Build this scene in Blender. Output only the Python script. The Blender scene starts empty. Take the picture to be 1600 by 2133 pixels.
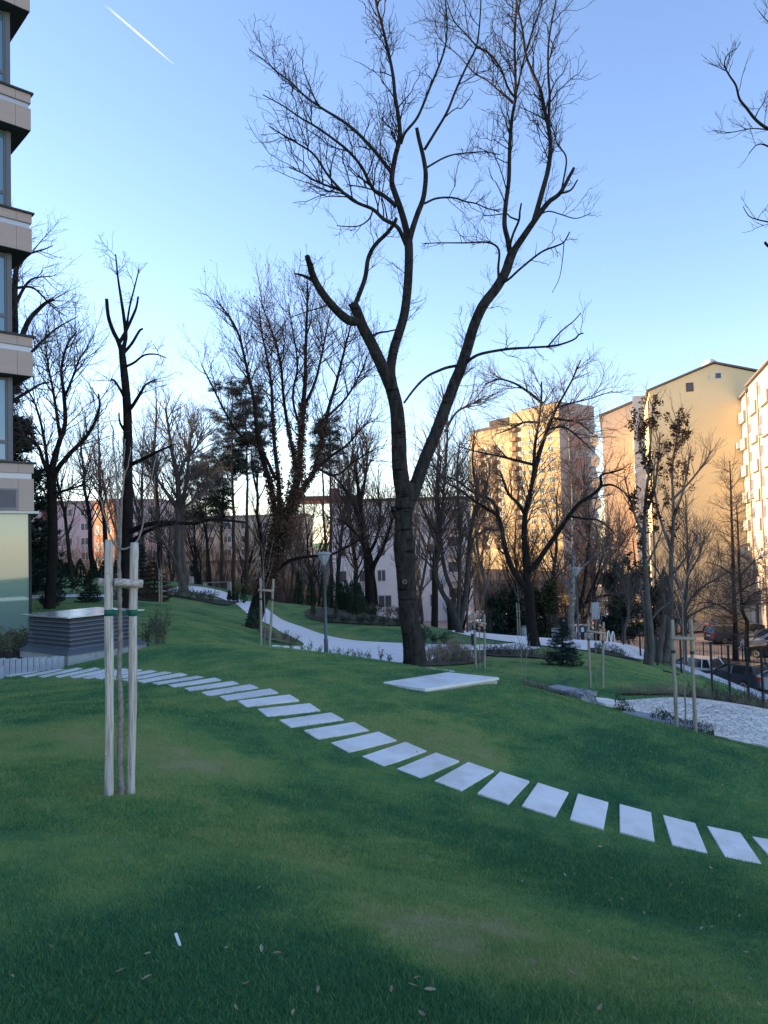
import bpy, bmesh, math, random
import numpy as np
from mathutils import Vector, Matrix
random.seed(7); RNG = np.random.default_rng(11)
C = bpy.context.scene.collection
SC = bpy.context.scene
# ------------------------------------------------------------------ camera
F = 1560.0; ROLL = math.radians(1.5); PITCH = math.radians(2.2); EYE = 1.93
def ray(px, py):
    c = (px-800)/F; d = (1066.5-py)/F
    c2 = c*math.cos(ROLL)+d*math.sin(ROLL); d2 = -c*math.sin(ROLL)+d*math.cos(ROLL)
    return np.array([c2, math.cos(PITCH)-d2*math.sin(PITCH), math.sin(PITCH)+d2*math.cos(PITCH)])
def at(px, py, Y):                       # world point seen along that direction, Y metres ahead
    r = ray(px, py); p = r*(Y/r[1]); p[2] += EYE; return p
cam_d = bpy.data.cameras.new('camera'); cam = bpy.data.objects.new('camera', cam_d); C.objects.link(cam)
cam_d.sensor_fit = 'VERTICAL'; cam_d.sensor_height = 36.0; cam_d.lens = 36.0*F/2133
cam_d.clip_start = 0.05; cam_d.clip_end = 20000
fw = Vector((0, math.cos(PITCH), math.sin(PITCH))); up = Vector((0, -math.sin(PITCH), math.cos(PITCH))); rt = Vector((1, 0, 0))
rt2 = rt*math.cos(ROLL)+up*-math.sin(ROLL)*-1.0
# camera axes: image right/up expressed in the world (photo is turned slightly counter-clockwise)
ax = rt*math.cos(ROLL)-up*math.sin(ROLL); ay = rt*math.sin(ROLL)+up*math.cos(ROLL); az = -fw
cam.matrix_world = Matrix(((ax.x, ay.x, az.x, 0), (ax.y, ay.y, az.y, 0), (ax.z, ay.z, az.z, EYE), (0, 0, 0, 1)))
SC.camera = cam
# ------------------------------------------------------------------ materials
MATS = {}
def mat(name, col, rough=0.8, metal=0.0, noise=None, scale=8.0, stretch=(1, 1, 1), bump=0.0, bscale=None, spec=0.3, attr=None, detail=4.0, coords='Object', ramp=(.3, .72)):
    if name in MATS: return MATS[name]
    m = bpy.data.materials.new(name); m.use_nodes = True; nt = m.node_tree; b = nt.nodes['Principled BSDF']
    b.inputs['Roughness'].default_value = rough; b.inputs['Metallic'].default_value = metal
    b.inputs['Specular IOR Level'].default_value = spec
    b.inputs['Base Color'].default_value = (*col, 1)
    if noise or bump:
        tc = nt.nodes.new('ShaderNodeTexCoord'); mp = nt.nodes.new('ShaderNodeMapping'); mp.inputs['Scale'].default_value = stretch
        nt.links.new(tc.outputs[coords], mp.inputs[0])
        n = nt.nodes.new('ShaderNodeTexNoise'); n.inputs['Scale'].default_value = scale; n.inputs['Detail'].default_value = detail; n.inputs['Roughness'].default_value = 0.65
        nt.links.new(mp.outputs[0], n.inputs['Vector'])
        if noise:
            cr = nt.nodes.new('ShaderNodeValToRGB'); cr.color_ramp.elements[0].position = ramp[0]; cr.color_ramp.elements[1].position = ramp[1]
            cr.color_ramp.elements[0].color = (*noise, 1); cr.color_ramp.elements[1].color = (*col, 1)
            nt.links.new(n.outputs['Fac'], cr.inputs[0]); nt.links.new(cr.outputs[0], b.inputs['Base Color'])
        if bump:
            bp = nt.nodes.new('ShaderNodeBump'); bp.inputs['Strength'].default_value = bump; bp.inputs['Distance'].default_value = 0.02
            if bscale:
                n2 = nt.nodes.new('ShaderNodeTexNoise'); n2.inputs['Scale'].default_value = bscale; n2.inputs['Detail'].default_value = 5
                nt.links.new(mp.outputs[0], n2.inputs['Vector']); nt.links.new(n2.outputs['Fac'], bp.inputs['Height'])
            else: nt.links.new(n.outputs['Fac'], bp.inputs['Height'])
            nt.links.new(bp.outputs[0], b.inputs['Normal'])
    MATS[name] = m; return m
def attr_mat(name, stops, rough=0.85, fine=None, transl=0.0):
    """colour ramp driven by the mesh attribute 'tone' (a property of each spot of lawn or leaf)"""
    m = bpy.data.materials.new(name); m.use_nodes = True; nt = m.node_tree; b = nt.nodes['Principled BSDF']
    b.inputs['Roughness'].default_value = rough; b.inputs['Specular IOR Level'].default_value = 0.15
    a = nt.nodes.new('ShaderNodeAttribute'); a.attribute_name = 'tone'
    cr = nt.nodes.new('ShaderNodeValToRGB'); e = cr.color_ramp.elements
    while len(e) < len(stops): e.new(0.5)
    for i, (p, c) in enumerate(stops): e[i].position = p; e[i].color = (*c, 1)
    src = a.outputs['Fac']
    if fine:
        tc = nt.nodes.new('ShaderNodeTexCoord'); n = nt.nodes.new('ShaderNodeTexNoise'); n.inputs['Scale'].default_value = fine[0]; n.inputs['Detail'].default_value = 6
        nt.links.new(tc.outputs['Object'], n.inputs['Vector'])
        ma = nt.nodes.new('ShaderNodeMath'); ma.operation = 'MULTIPLY_ADD'; ma.inputs[1].default_value = fine[1]; ma.inputs[2].default_value = -fine[1]*0.5
        nt.links.new(n.outputs['Fac'], ma.inputs[0])
        ad = nt.nodes.new('ShaderNodeMath'); ad.operation = 'ADD'; ad.use_clamp = True
        nt.links.new(ma.outputs[0], ad.inputs[0]); nt.links.new(src, ad.inputs[1]); src = ad.outputs[0]
    nt.links.new(src, cr.inputs[0]); nt.links.new(cr.outputs[0], b.inputs['Base Color'])
    MATS[name] = m; return m
# ------------------------------------------------------------------ mesh helpers
class MB:
    """collects shapes, then links them as ONE mesh object"""
    def __init__(s): s.v = []; s.f = []; s.n = 0
    def add(s, v, f):
        v = np.asarray(v, float).reshape(-1, 3); s.v.append(v); s.f += [tuple(int(i)+s.n for i in q) for q in f]; s.n += len(v)
    def box(s, x0, x1, y0, y1, z0, z1, M=None):
        v = np.array([(x, y, z) for z in (z0, z1) for y in (y0, y1) for x in (x0, x1)], float)
        if M is not None: v = xf(M, v)
        s.add(v, [(0, 2, 3, 1), (4, 5, 7, 6), (0, 1, 5, 4), (2, 6, 7, 3), (0, 4, 6, 2), (1, 3, 7, 5)])
    def rbox(s, x0, x1, y0, y1, z0, z1, r, M=None):
        bm = bmesh.new(); bmesh.ops.create_cube(bm, size=1)
        for v in bm.verts: v.co = Vector(((x0+x1)/2+v.co.x*(x1-x0), (y0+y1)/2+v.co.y*(y1-y0), (z0+z1)/2+v.co.z*(z1-z0)))
        bmesh.ops.bevel(bm, geom=bm.edges[:], offset=r, segments=2, affect='EDGES', profile=0.6)
        s.bm(bm, M)
    def bm(s, bm, M=None):
        bm.verts.index_update()
        v = np.array([tuple(q.co) for q in bm.verts]); 
        if M is not None: v = xf(M, v)
        s.add(v, [[q.index for q in f.verts] for f in bm.faces]); bm.free()
    def prism(s, poly, h0, h1, M=None):      # polygon in xy, extruded in z
        n = len(poly); v = [(x, y, h0) for x, y in poly]+[(x, y, h1) for x, y in poly]
        f = [tuple(range(n))[::-1], tuple(range(n, 2*n))]+[(i, (i+1) % n, n+(i+1) % n, n+i) for i in range(n)]
        v = np.array(v, float)
        if M is not None: v = xf(M, v)
        s.add(v, f)
    def tube(s, P, R, sides=8, cap=True):
        P = np.asarray(P, float); v, f = tube_arrays(P[None], np.asarray(R, float)[None], sides); k = len(P)
        f = [tuple(q) for q in f]
        if cap: f += [tuple(range(sides))[::-1], tuple(range((k-1)*sides, k*sides))]
        s.add(v, f)
    def lathe(s, prof, sides=16, M=None):    # (r, z) profile
        a = np.linspace(0, 2*np.pi, sides, endpoint=False); v = []
        for r, z in prof: v += [(r*math.cos(t), r*math.sin(t), z) for t in a]
        k = len(prof); f = [(i*sides+j, i*sides+(j+1) % sides, (i+1)*sides+(j+1) % sides, (i+1)*sides+j) for i in range(k-1) for j in range(sides)]
        f += [tuple(range(sides))[::-1], tuple(range((k-1)*sides, k*sides))]
        v = np.array(v, float)
        if M is not None: v = xf(M, v)
        s.add(v, f)
    def build(s, name, m, parent=None, smooth=False, loc=None):
        v = np.concatenate(s.v) if s.v else np.zeros((0, 3))
        o = raw(name, v, s.f, m, parent, smooth, loc); return o
def xf(M, v):
    A = np.array(M.to_3x3()); return v@A.T+np.array(M.translation)
def frame(o, u, z=(0, 0, 1)):               # local x along u (horizontal), local y = z × u
    u = Vector(u).normalized(); zz = Vector(z); w = zz.cross(u)
    return Matrix(((u.x, w.x, zz.x, o[0]), (u.y, w.y, zz.y, o[1]), (u.z, w.z, zz.z, o[2]), (0, 0, 0, 1)))
def raw(name, v, f, m, parent=None, smooth=False, loc=None):
    me = bpy.data.meshes.new(name); v = np.asarray(v, np.float32)
    if loc is not None: v = v-np.asarray(loc, np.float32)
    elif parent is not None:
        p = parent; off = np.zeros(3)
        while p is not None: off += np.array(p.location); p = p.parent
        v = v-off.astype(np.float32)
    if isinstance(f, np.ndarray):
        k = f.shape[1]; me.vertices.add(len(v)); me.vertices.foreach_set('co', v.ravel())
        me.loops.add(f.size); me.loops.foreach_set('vertex_index', f.ravel().astype(np.int32))
        me.polygons.add(len(f)); me.polygons.foreach_set('loop_start', np.arange(0, f.size, k, dtype=np.int32))
        me.update(calc_edges=True)
    else: me.from_pydata([tuple(map(float, q)) for q in v], [], f); me.update()
    if smooth: me.polygons.foreach_set('use_smooth', np.ones(len(me.polygons), bool))
    if m is not None: me.materials.append(m)
    o = bpy.data.objects.new(name, me); C.objects.link(o)
    if loc is not None: o.location = loc
    if parent is not None: o.parent = parent
    return o
def set_tone(o, tone):
    a = o.data.attributes.new('tone', 'FLOAT', 'POINT'); a.data.foreach_set('value', np.asarray(tone, np.float32))
def tag(o, label=None, cat=None, group=None, kind=None):
    if label: o['label'] = label
    if cat: o['category'] = cat
    if group: o['group'] = group
    if kind: o['kind'] = kind
    return o
def thing(name, label, cat, loc, group=None, rz=0.0):
    o = bpy.data.objects.new(name, None); C.objects.link(o); o.location = tuple(float(q) for q in loc); o.rotation_euler = (0, 0, rz)
    o.empty_display_size = 0.2
    return tag(o, label, cat, group)
def copy_tree(o, parent=None):
    c = o.copy(); C.objects.link(c); c.parent = parent
    for ch in list(o.children): copy_tree(ch, c)
    return c
def tube_arrays(P, R, sides):
    """P (N,n,3), R (N,n) -> verts, quad faces for N tubes"""
    N, n, _ = P.shape
    T = np.gradient(P, axis=1); T /= np.linalg.norm(T, axis=2, keepdims=True)+1e-9
    D = P[:, -1]-P[:, 0]; ref = np.zeros((N, 3)); k = np.argmin(np.abs(D), axis=1); ref[np.arange(N), k] = 1
    U = np.cross(T, ref[:, None, :]); U /= np.linalg.norm(U, axis=2, keepdims=True)+1e-9
    W = np.cross(T, U)
    a = np.linspace(0, 2*np.pi, sides, endpoint=False)
    V = P[:, :, None, :]+R[:, :, None, None]*(U[:, :, None, :]*np.cos(a)[None, None, :, None]+W[:, :, None, :]*np.sin(a)[None, None, :, None])
    i = np.arange(n-1)[:, None]; j = np.arange(sides)[None, :]
    q = np.stack([i*sides+j, i*sides+(j+1) % sides, (i+1)*sides+(j+1) % sides, (i+1)*sides+j], -1).reshape(-1, 4)
    Fq = (np.arange(N)[:, None, None]*(n*sides)+q[None]).reshape(-1, 4)
    return V.reshape(-1, 3), Fq
def leaf_arrays(Cn, size, rng, flat=0.0, quad=True, aspect=0.6, dirs=None):
    """small leaf faces, one per centre, turned at random"""
    N = len(Cn); a = rng.normal(size=(N, 3)) if dirs is None else dirs+rng.normal(size=(N, 3))*0.35
    a /= np.linalg.norm(a, axis=1, keepdims=True)+1e-9
    b = rng.normal(size=(N, 3)); b[:, 2] *= (1-flat); b -= a*(a*b).sum(1, keepdims=True); b /= np.linalg.norm(b, axis=1, keepdims=True)+1e-9
    s = np.broadcast_to(size, (N,))[:, None]*rng.uniform(0.6, 1.3, (N, 1))
    A = a*s; B = b*s*aspect
    if quad: V = np.stack([Cn-A*0.5, Cn+B*0.5, Cn+A*0.5, Cn-B*0.5], 1); Fq = np.arange(N*4).reshape(N, 4)
    else: V = np.stack([Cn-B*0.3, Cn+B*0.3, Cn+A], 1); Fq = np.arange(N*3).reshape(N, 3)
    return V.reshape(-1, 3), Fq
# smooth value noise for lawn tones and ground
_NG = RNG.uniform(0, 1, (256, 256))
def vnoise(x, y):
    xi = np.floor(x).astype(int); yi = np.floor(y).astype(int); fx = x-xi; fy = y-yi; fx = fx*fx*(3-2*fx); fy = fy*fy*(3-2*fy)
    g = lambda i, j: _NG[i % 256, j % 256]
    return (g(xi, yi)*(1-fx)+g(xi+1, yi)*fx)*(1-fy)+(g(xi, yi+1)*(1-fx)+g(xi+1, yi+1)*fx)*fy
def fbm(x, y, oct=4):
    s = 0; a = 0.5
    for k in range(oct): s = s+a*vnoise(x*2**k+17*k, y*2**k+31*k); a *= 0.5
    return s/(1-0.5**oct)
def sstep(a, b, x):
    t = np.clip((x-a)/(b-a), 0, 1); return t*t*(3-2*t)
# ------------------------------------------------------------------ terrain
SLABS = [(1472,1723,1538,1735,1588,1803,1513,1786,8.09),(1386,1700,1448,1714,1471,1780,1399,1763,8.17),(1294,1676,1356,1692,1358,1753,1288,1737,8.28),(1205,1653,1266,1669,1255,1729,1182,1709,8.39),(1124,1634,1183,1649,1155,1704,1087,1684,8.48),(1045,1613,1102,1626,1056,1677,993,1659,8.63),(976,1591,1028,1607,962,1651,904,1632,8.81),(909,1568,960,1584,870,1623,828,1608,9.04),(848,1546,894,1562,802,1598,750,1581,9.3),(791,1524,826,1538,723,1570,683,1552,9.61),(741,1504,772,1518,666,1544,626,1528,9.92),(695,1485,720,1495,603,1518,576,1504,10.28),(648,1465,672,1476,558,1496,531,1483,10.67),(605,1446,629,1456,514,1478,490,1465,11.06),(573,1435,590,1442,473,1461,453,1452,11.44),(523,1427,539,1433,434,1450,420,1445,11.83),(484,1421,501,1424,400,1439,380,1434,12.25)]
CTRL = []
SLABC = []
for s in SLABS:
    c = ((s[0]+s[2]+s[4]+s[6])/4, (s[1]+s[3]+s[5]+s[7])/4); p = at(*c, s[8]); CTRL.append(tuple(p)); SLABC.append(p)
FAR_SLABS = [(406,1424,12.68),(375,1418,13.1),(338,1413,13.5),(306,1409,13.9),(275,1406,14.27),(248,1405,14.6),(223,1405,14.87),(197,1404,15.12),(165,1402,15.4),(128,1402,15.68),(91,1401,15.95),(51,1402,16.2),(18,1404,16.42),(-20,1406,16.6)]
for s in FAR_SLABS: p = at(*s); CTRL.append(tuple(p)); SLABC.append(p)
SANG = [80,77,73,70,67,63,57,52,47,42,38,34,31.5,30,29]
for i in range(2, 15):                       # the ground tilts up a little away from the path
    a, c, e = SLABC[i-1], SLABC[i+1], math.radians(SANG[i]); kk = .085 if i < 12 else .05; bb = ((c-a)[2]-kk*(c-a)[1])/(c-a)[0]
    for s_ in (-.7, .7): CTRL.append((SLABC[i][0]+s_*math.cos(e), SLABC[i][1]+s_*math.sin(e), SLABC[i][2]+s_*(bb*math.cos(e)+kk*math.sin(e))))
for q in [(800,2133,2.9),(200,2133,2.85),(1300,1600,9.86),(1040,1428,13.5),(1140,1452,12.95),(1250,1478,12.6),(1370,1508,12.2),(1480,1536,11.9),(1600,1566,11.6),
          (1430,1528,13.7),(1300,1466,17.8),(1440,1459,18.1),(1600,1487,16.6),(1600,1550,14.4),(1480,1500,16.1),(1100,1402,22.3),(1230,1433,20.5),(995,1394,23.0),
          (1173,1384,24.5),(1300,1400,23.5),(1340,1385,29),(1420,1400,30.5),(1490,1446,26),(1590,1468,24),(700,1350,28),(620,1326,31),(560,1290,36.5),(480,1252,44),
          (430,1230,51),(860,1357,28),(950,1352,29),(1030,1347,31),(1110,1347,32),(1200,1336,38.5),(1300,1342,36.5),(150,1217,43),(105,1266,27),(150,1250,32),(330,1302,23),
          (400,1264,31),(450,1222,56),(300,1237,38),(150,1203,55),(330,1340,17.5),(500,1348,17),(650,1362,16.5),(800,1383,16),(480,1332,24),(600,1258,42),(760,1312,34),
          (940,1312,40),(740,1276,46),(865,1388,22),(676,1362,26),(525,1312,28),(138,1388,17.0),(305,1360,18.2),(20,1362,18.5),(560,1352,21),(60,1480,10.2),(300,1480,9.6),(227,1655,6.2)]:
    CTRL.append(tuple(at(*q)))
CTRL += [(*at(a, b_, y_)[:2], z_) for a, b_, y_, z_ in ((886,1439,12.55,-.615),(1040,1412,13.4,-.63),(933,1401,14.05,-.575),(790,1423,13.2,-.545),(838,1431,12.87,-.57),(963,1426,12.97,-.615),(860,1420,13.2,-.60),(960,1415,13.3,-.62))]
CTRL += [(0,0,.3),(-3,1,.3),(3,1,-.1),(2,4,-.42),(4,5,-1.0),(6,8,-1.8),(-2.6,3,.2),(-4.5,6,0),(-7,9,-.2),(-14,14,-.5),(-20,20,-.4),(-40,40,0),(-60,70,-1),(-30,80,-1.5),(-8,60,-3.2),
         (0,58,-4.8),(8,50,-5.2),(7,15,-2.1),(9,15,-2.3),(10,19,-2.7),(8.5,10.5,-2.0),(9,6,-2.3),(12,10,-2.8),(12,3,-2.6),(14,20,-3.4),(14,27,-3.9),(14,36,-4.2),(-10,-6,.3),(8,-6,-1),(12,45,-5.0),(12.6,36,-3.75),(12.3,33,-3.9),(0,85,-7),(20,85,-7.5)]
CT = np.array(CTRL); _n = len(CT)
def _U(r2): return 0.5*r2*np.log(r2+1e-9)
_d2 = ((CT[:, None, :2]-CT[None, :, :2])**2).sum(-1); _K = _U(_d2)+np.eye(_n)*0.35; _Pm = np.c_[np.ones(_n), CT[:, :2]]
_A = np.block([[_K, _Pm], [_Pm.T, np.zeros((3, 3))]]); _w = np.linalg.solve(_A, np.r_[CT[:, 2], 0, 0, 0])
WALLX = [(0, 14.2), (14, 13.6), (20, 12.9), (24, 12.5), (31, 12.5), (40, 12.4), (60, 12.4)]
def height(x, y):
    x = np.asarray(x, float); y = np.asarray(y, float); sh = x.shape; x = x.ravel(); y = y.ravel(); out = np.empty(len(x))
    for i in range(0, len(x), 20000):
        X = np.clip(x[i:i+20000], -70, 30); Y = np.clip(y[i:i+20000], -8, 90)
        d2 = (X[:, None]-CT[None, :, 0])**2+(Y[:, None]-CT[None, :, 1])**2
        out[i:i+20000] = _U(d2)@_w[:_n]+_w[_n]+_w[_n+1]*X+_w[_n+2]*Y
    wx = np.interp(y, [a for a, b in WALLX], [b for a, b in WALLX])
    k = np.maximum(sstep(0.15, 0.5, x-wx), sstep(41.5, 50, y)*sstep(2, 7, x)) * np.where(y < -2, sstep(-8, -2, y), 1)
    far = sstep(55, 72, y)*sstep(-22, 0, x); k = np.maximum(k, far)
    out = out*(1-k)-7.5*k
    lf = sstep(60, 80, y)*(1-sstep(-22, 0, x)); out = out*(1-lf)+(-1.6)*lf
    return out.reshape(sh)
def hz(x, y): return float(height(np.array([x]), np.array([y]))[0])
def G(px, py, y0=1.6, y1=90):               # where that line of sight meets the ground
    r = ray(px, py); r = r/r[1]; Y = np.linspace(y0, y1, 4000); P = r[None]*Y[:, None]; P[:, 2] += EYE
    h = height(P[:, 0], P[:, 1]); k = np.nonzero(P[:, 2] <= h)[0]
    i = k[0] if len(k) else len(Y)-1
    return np.array([P[i, 0], P[i, 1], h[i]])
def foot(px, Y, py=1300): p = at(px, py, Y); return np.array([p[0], Y, hz(p[0], Y)])
# ------------------------------------------------------------------ lawn tone (how dry or lush each spot is)
DRY = [(240,1545,.22,1.1),(760,1620,-.12,.9),(980,1500,.22,1.2),(760,1900,.22,.6),(450,1470,.12,1.0),(930,1965,.75,.35),(820,1900,.5,.3),(1010,2010,.5,.3),(880,1535,.6,.5),(960,1575,.55,.35),(1010,1545,.5,.3),(1090,1600,.35,.3),(330,1560,.45,.6),(60,1560,.3,.6),(420,1590,.3,.4),(560,1750,.25,.5),(420,1430,.2,.4),(268,1650,.8,.13),(560,1600,.2,.3),(700,1800,.25,.4)]
DRYP = [(*G(a, b)[:2], s, r*1.6) for a, b, s, r in DRY]
LUSH = [(*G(a, b)[:2], s, r) for a, b, s, r in [(300,1950,.35,1.0),(700,2050,.35,.8),(1100,1780,.3,1.0),(1250,1560,.3,1.6),(620,1640,.25,.8),(450,1530,.3,.8),(1400,1900,.3,1.2),(520,1840,.2,.5)]]
def tone(x, y):
    near = 1-sstep(12, 22, y)
    t = 0.33+0.6*(fbm(x*0.5+3, y*0.5+9, 5)-0.5)+0.7*(fbm(x*1.9, y*1.9, 4)-0.5)+.40*(fbm(x*7, y*7, 3)-.5)
    t = t+0.05*(1-near)
    ang = x*0.3-y*0.9
    t = t+0.22*(vnoise(ang*0.8+40, (x*.9+y*.3)*0.22)-0.5)
    for a, b, s, r in DRYP: t = t+s*.72*np.exp(-(((x-a)/(r*1.15))**2+((y-b)/(r*.8))**2))*(0.15+1.4*fbm(x*3.1, y*3.1, 4)**1.3)
    for a, b, s, r in LUSH: t = t-s*np.exp(-(((x-a)/(r*1.2))**2+((y-b)/r)**2))
    return np.clip(t, 0, 1)
lawn_stops = [(0.0, (.030, .115, .050)), (0.3, (.085, .195, .064)), (0.55, (.180, .255, .075)), (0.8, (.205, .235, .085)), (1.0, (.27, .26, .13))]
M_lawn = attr_mat('lawn', lawn_stops, 0.95, (9, 0.45))
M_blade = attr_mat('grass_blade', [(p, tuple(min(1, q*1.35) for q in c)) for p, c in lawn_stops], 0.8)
M_soil = mat('soil', (.085, .068, .055), 0.95, noise=(.03, .024, .02), scale=9, bump=.6, bscale=30)
M_litter = mat('leaf_litter', (.12, .085, .065), 0.95, noise=(.04, .04, .025), scale=2.2, bump=.5, bscale=14, detail=8)
M_path = mat('pale_path', (.88, .84, .81), 0.9, noise=(.76, .73, .71), scale=1.6, bump=.15, bscale=60, detail=8)
M_slab = mat('white_slab', (.90, .86, .82), 0.85, noise=(.76, .73, .70), scale=5, bump=.12, bscale=70, detail=8, coords='Object')
M_asph = mat('worn_asphalt', (.42, .33, .27), 0.9, noise=(.30, .24, .20), scale=.8, bump=.2, bscale=40, detail=8)
M_conc = mat('concrete', (.50, .49, .47), 0.85, noise=(.36, .35, .33), scale=4, bump=.15, bscale=30, detail=8)
M_gran = mat('granite', (.50, .51, .54), 0.8, noise=(.32, .33, .36), scale=28, bump=.3, bscale=45, detail=8)
M_rough = mat('rough_stone', (.42, .42, .44), 0.9, noise=(.15, .15, .16), scale=6, bump=1.0, bscale=9, detail=8)
M_dark = mat('dark_stone', (.035, .035, .04), 0.8, noise=(.018, .018, .02), scale=8, bump=.5)
nt = M_slab.node_tree; pb = nt.nodes['Principled BSDF']; lk = pb.inputs['Base Color'].links[0]; src = lk.from_socket   # each slab its own shade of stone, with faint damp stains
oi = nt.nodes.new('ShaderNodeObjectInfo'); mr = nt.nodes.new('ShaderNodeMapRange'); mr.inputs[3].default_value = .92; mr.inputs[4].default_value = 1.0; nt.links.new(oi.outputs['Random'], mr.inputs[0])
g_ = nt.nodes.new('ShaderNodeNewGeometry'); sn = nt.nodes.new('ShaderNodeTexNoise'); sn.inputs['Scale'].default_value = 2.3; sn.inputs['Detail'].default_value = 6; nt.links.new(g_.outputs['Position'], sn.inputs['Vector'])
sr = nt.nodes.new('ShaderNodeValToRGB'); sr.color_ramp.elements[0].position = .36; sr.color_ramp.elements[1].position = .55; sr.color_ramp.elements[0].color = (.86, .845, .82, 1); sr.color_ramp.elements[1].color = (1, 1, 1, 1); nt.links.new(sn.outputs['Fac'], sr.inputs[0])
m1 = nt.nodes.new('ShaderNodeMix'); m1.data_type = 'RGBA'; m1.blend_type = 'MULTIPLY'; m1.inputs[0].default_value = 1; nt.links.new(src, m1.inputs[6]); nt.links.new(sr.outputs[0], m1.inputs[7])
m2 = nt.nodes.new('ShaderNodeVectorMath'); m2.operation = 'SCALE'; nt.links.new(m1.outputs[2], m2.inputs[0]); nt.links.new(mr.outputs[0], m2.inputs['Scale']); nt.links.new(m2.outputs[0], pb.inputs['Base Color'])
# ground: one sheet to the horizon
def lines(segs):
    o = []
    for a, b, s in segs: o += list(np.arange(a, b-1e-6, s))
    return np.array(o+[segs[-1][1]])
gx = lines([(-900, -200, 100), (-200, -70, 10), (-70, -20, 1.5), (-20, -9, .5), (-9, 8, .2), (8, 16, .15), (16, 40, 1.5), (40, 200, 10), (200, 900, 100)])
gy = lines([(-60, -6, 3), (-6, 2, .5), (2, 20, .2), (20, 60, .4), (60, 120, 2), (120, 400, 20), (400, 4000, 300)])
XX, YY = np.meshgrid(gx, gy); ZZ = height(XX, YY)
ZZ = ZZ+0.035*(fbm(XX*1.1, YY*1.1, 3)-0.5)*(1-sstep(14, 40, YY))
nx, ny = len(gx), len(gy); idx = np.arange(nx*ny).reshape(ny, nx)
gf = np.stack([idx[:-1, :-1], idx[:-1, 1:], idx[1:, 1:], idx[1:, :-1]], -1).reshape(-1, 4)
ground = raw('ground', np.stack([XX, YY, ZZ], -1).reshape(-1, 3), gf, M_lawn, None, True)
set_tone(ground, tone(XX, YY).ravel()); tag(ground, kind='structure')
def hs(x, y):                                # height of the ground sheet itself
    return height(x, y)+0.035*(fbm(np.asarray(x)*1.1, np.asarray(y)*1.1, 3)-0.5)*(1-sstep(14, 40, np.asarray(y, float)))
# sheets draped on the ground
def inside(poly, x, y):
    c = np.zeros(x.shape, bool); n = len(poly)
    for i in range(n):
        x0, y0 = poly[i]; x1, y1 = poly[(i+1) % n]
        k = ((y0 > y) != (y1 > y)) & (x < (x1-x0)*(y-y0)/(y1-y0+1e-12)+x0); c ^= k
    return c
def smooth_poly(P, n=6):
    P = np.array(P, float); o = []
    m = len(P)
    for i in range(m):
        a, b, c, d = P[i-1], P[i], P[(i+1) % m], P[(i+2) % m]
        for k in range(n):
            t = k/n; o.append(0.5*((2*b)+(c-a)*t+(2*a-5*b+4*c-d)*t*t+(3*b-a-3*c+d)*t**3))
    return np.array(o)
def drape(name, poly, m, lift=0.03, step=0.35, kind='structure', smooth=True, relief=0.0):
    poly = smooth_poly(poly) if smooth else np.array(poly, float)
    bm = bmesh.new(); vs = [bm.verts.new((x, y, 0)) for x, y in poly]; es = [bm.edges.new((vs[i], vs[(i+1) % len(vs)])) for i in range(len(vs))]
    bmesh.ops.triangle_fill(bm, edges=es, use_beauty=True)
    x0, y0 = poly.min(0); x1, y1 = poly.max(0)
    for ax_, lo, hi in ((0, x0, x1), (1, y0, y1)):
        for c in np.arange(lo+step, hi, step):
            no = (1, 0, 0) if ax_ == 0 else (0, 1, 0); co = (c, 0, 0) if ax_ == 0 else (0, c, 0)
            bmesh.ops.bisect_plane(bm, geom=bm.verts[:]+bm.edges[:]+bm.faces[:], plane_co=co, plane_no=no)
    co = np.array([v.co[:] for v in bm.verts]); z = hs(co[:, 0], co[:, 1])+lift
    if relief: z = z+relief*(fbm(co[:, 0]*2.3, co[:, 1]*2.3, 3))
    for v, q in zip(bm.verts, z): v.co.z = q
    me = bpy.data.meshes.new(name); bm.normal_update(); bm.to_mesh(me); bm.free()
    me.polygons.foreach_set('use_smooth', np.ones(len(me.polygons), bool)); me.materials.append(m)
    o = bpy.data.objects.new(name, me); C.objects.link(o); tag(o, kind=kind); return o, poly
def gp(L, y0=16): return [tuple(G(a, b, y0)[:2]) for a, b in L]
def yp(L): return [tuple(at(a, 1300, Y)[:2]) for a, Y in L]     # (direction, distance) pairs
PATH_POLY = yp([(340,46),(395,52),(470,52),(505,46),(555,39.5),(640,33.5),(720,31.2),(800,30.6),(900,30.4),(1000,31.2),(1075,33),(1110,36),(1120,31),(1040,29.2),(960,28.2),(920,26.6),(870,24.4),(780,23.2),(690,23.4),(620,23.8),(578,24.0),(566,25.0),(600,26.0),(632,27.2),(614,29.0),(577,31.5),(540,34.5),(487,40.5),(455,46.5),(400,48),(340,44)])
path, PP = drape('path', PATH_POLY, M_path, 0.03, 0.5)
ROUND = [(at(1165, 1335, 36.6)[0]+5.2*math.cos(a), 36.6+4.3*math.sin(a)) for a in np.linspace(0, 2*np.pi, 20, endpoint=False)]
circle, CP = drape('path_circle', ROUND, M_path, 0.036, 0.5)
tag(circle, kind='structure')
left_path, LP = drape('path', yp([(40,31.5),(120,33),(230,34),(300,36),(300,37.5),(225,35.4),(115,34.3),(40,33)]), M_path, 0.03, 0.6)
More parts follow.
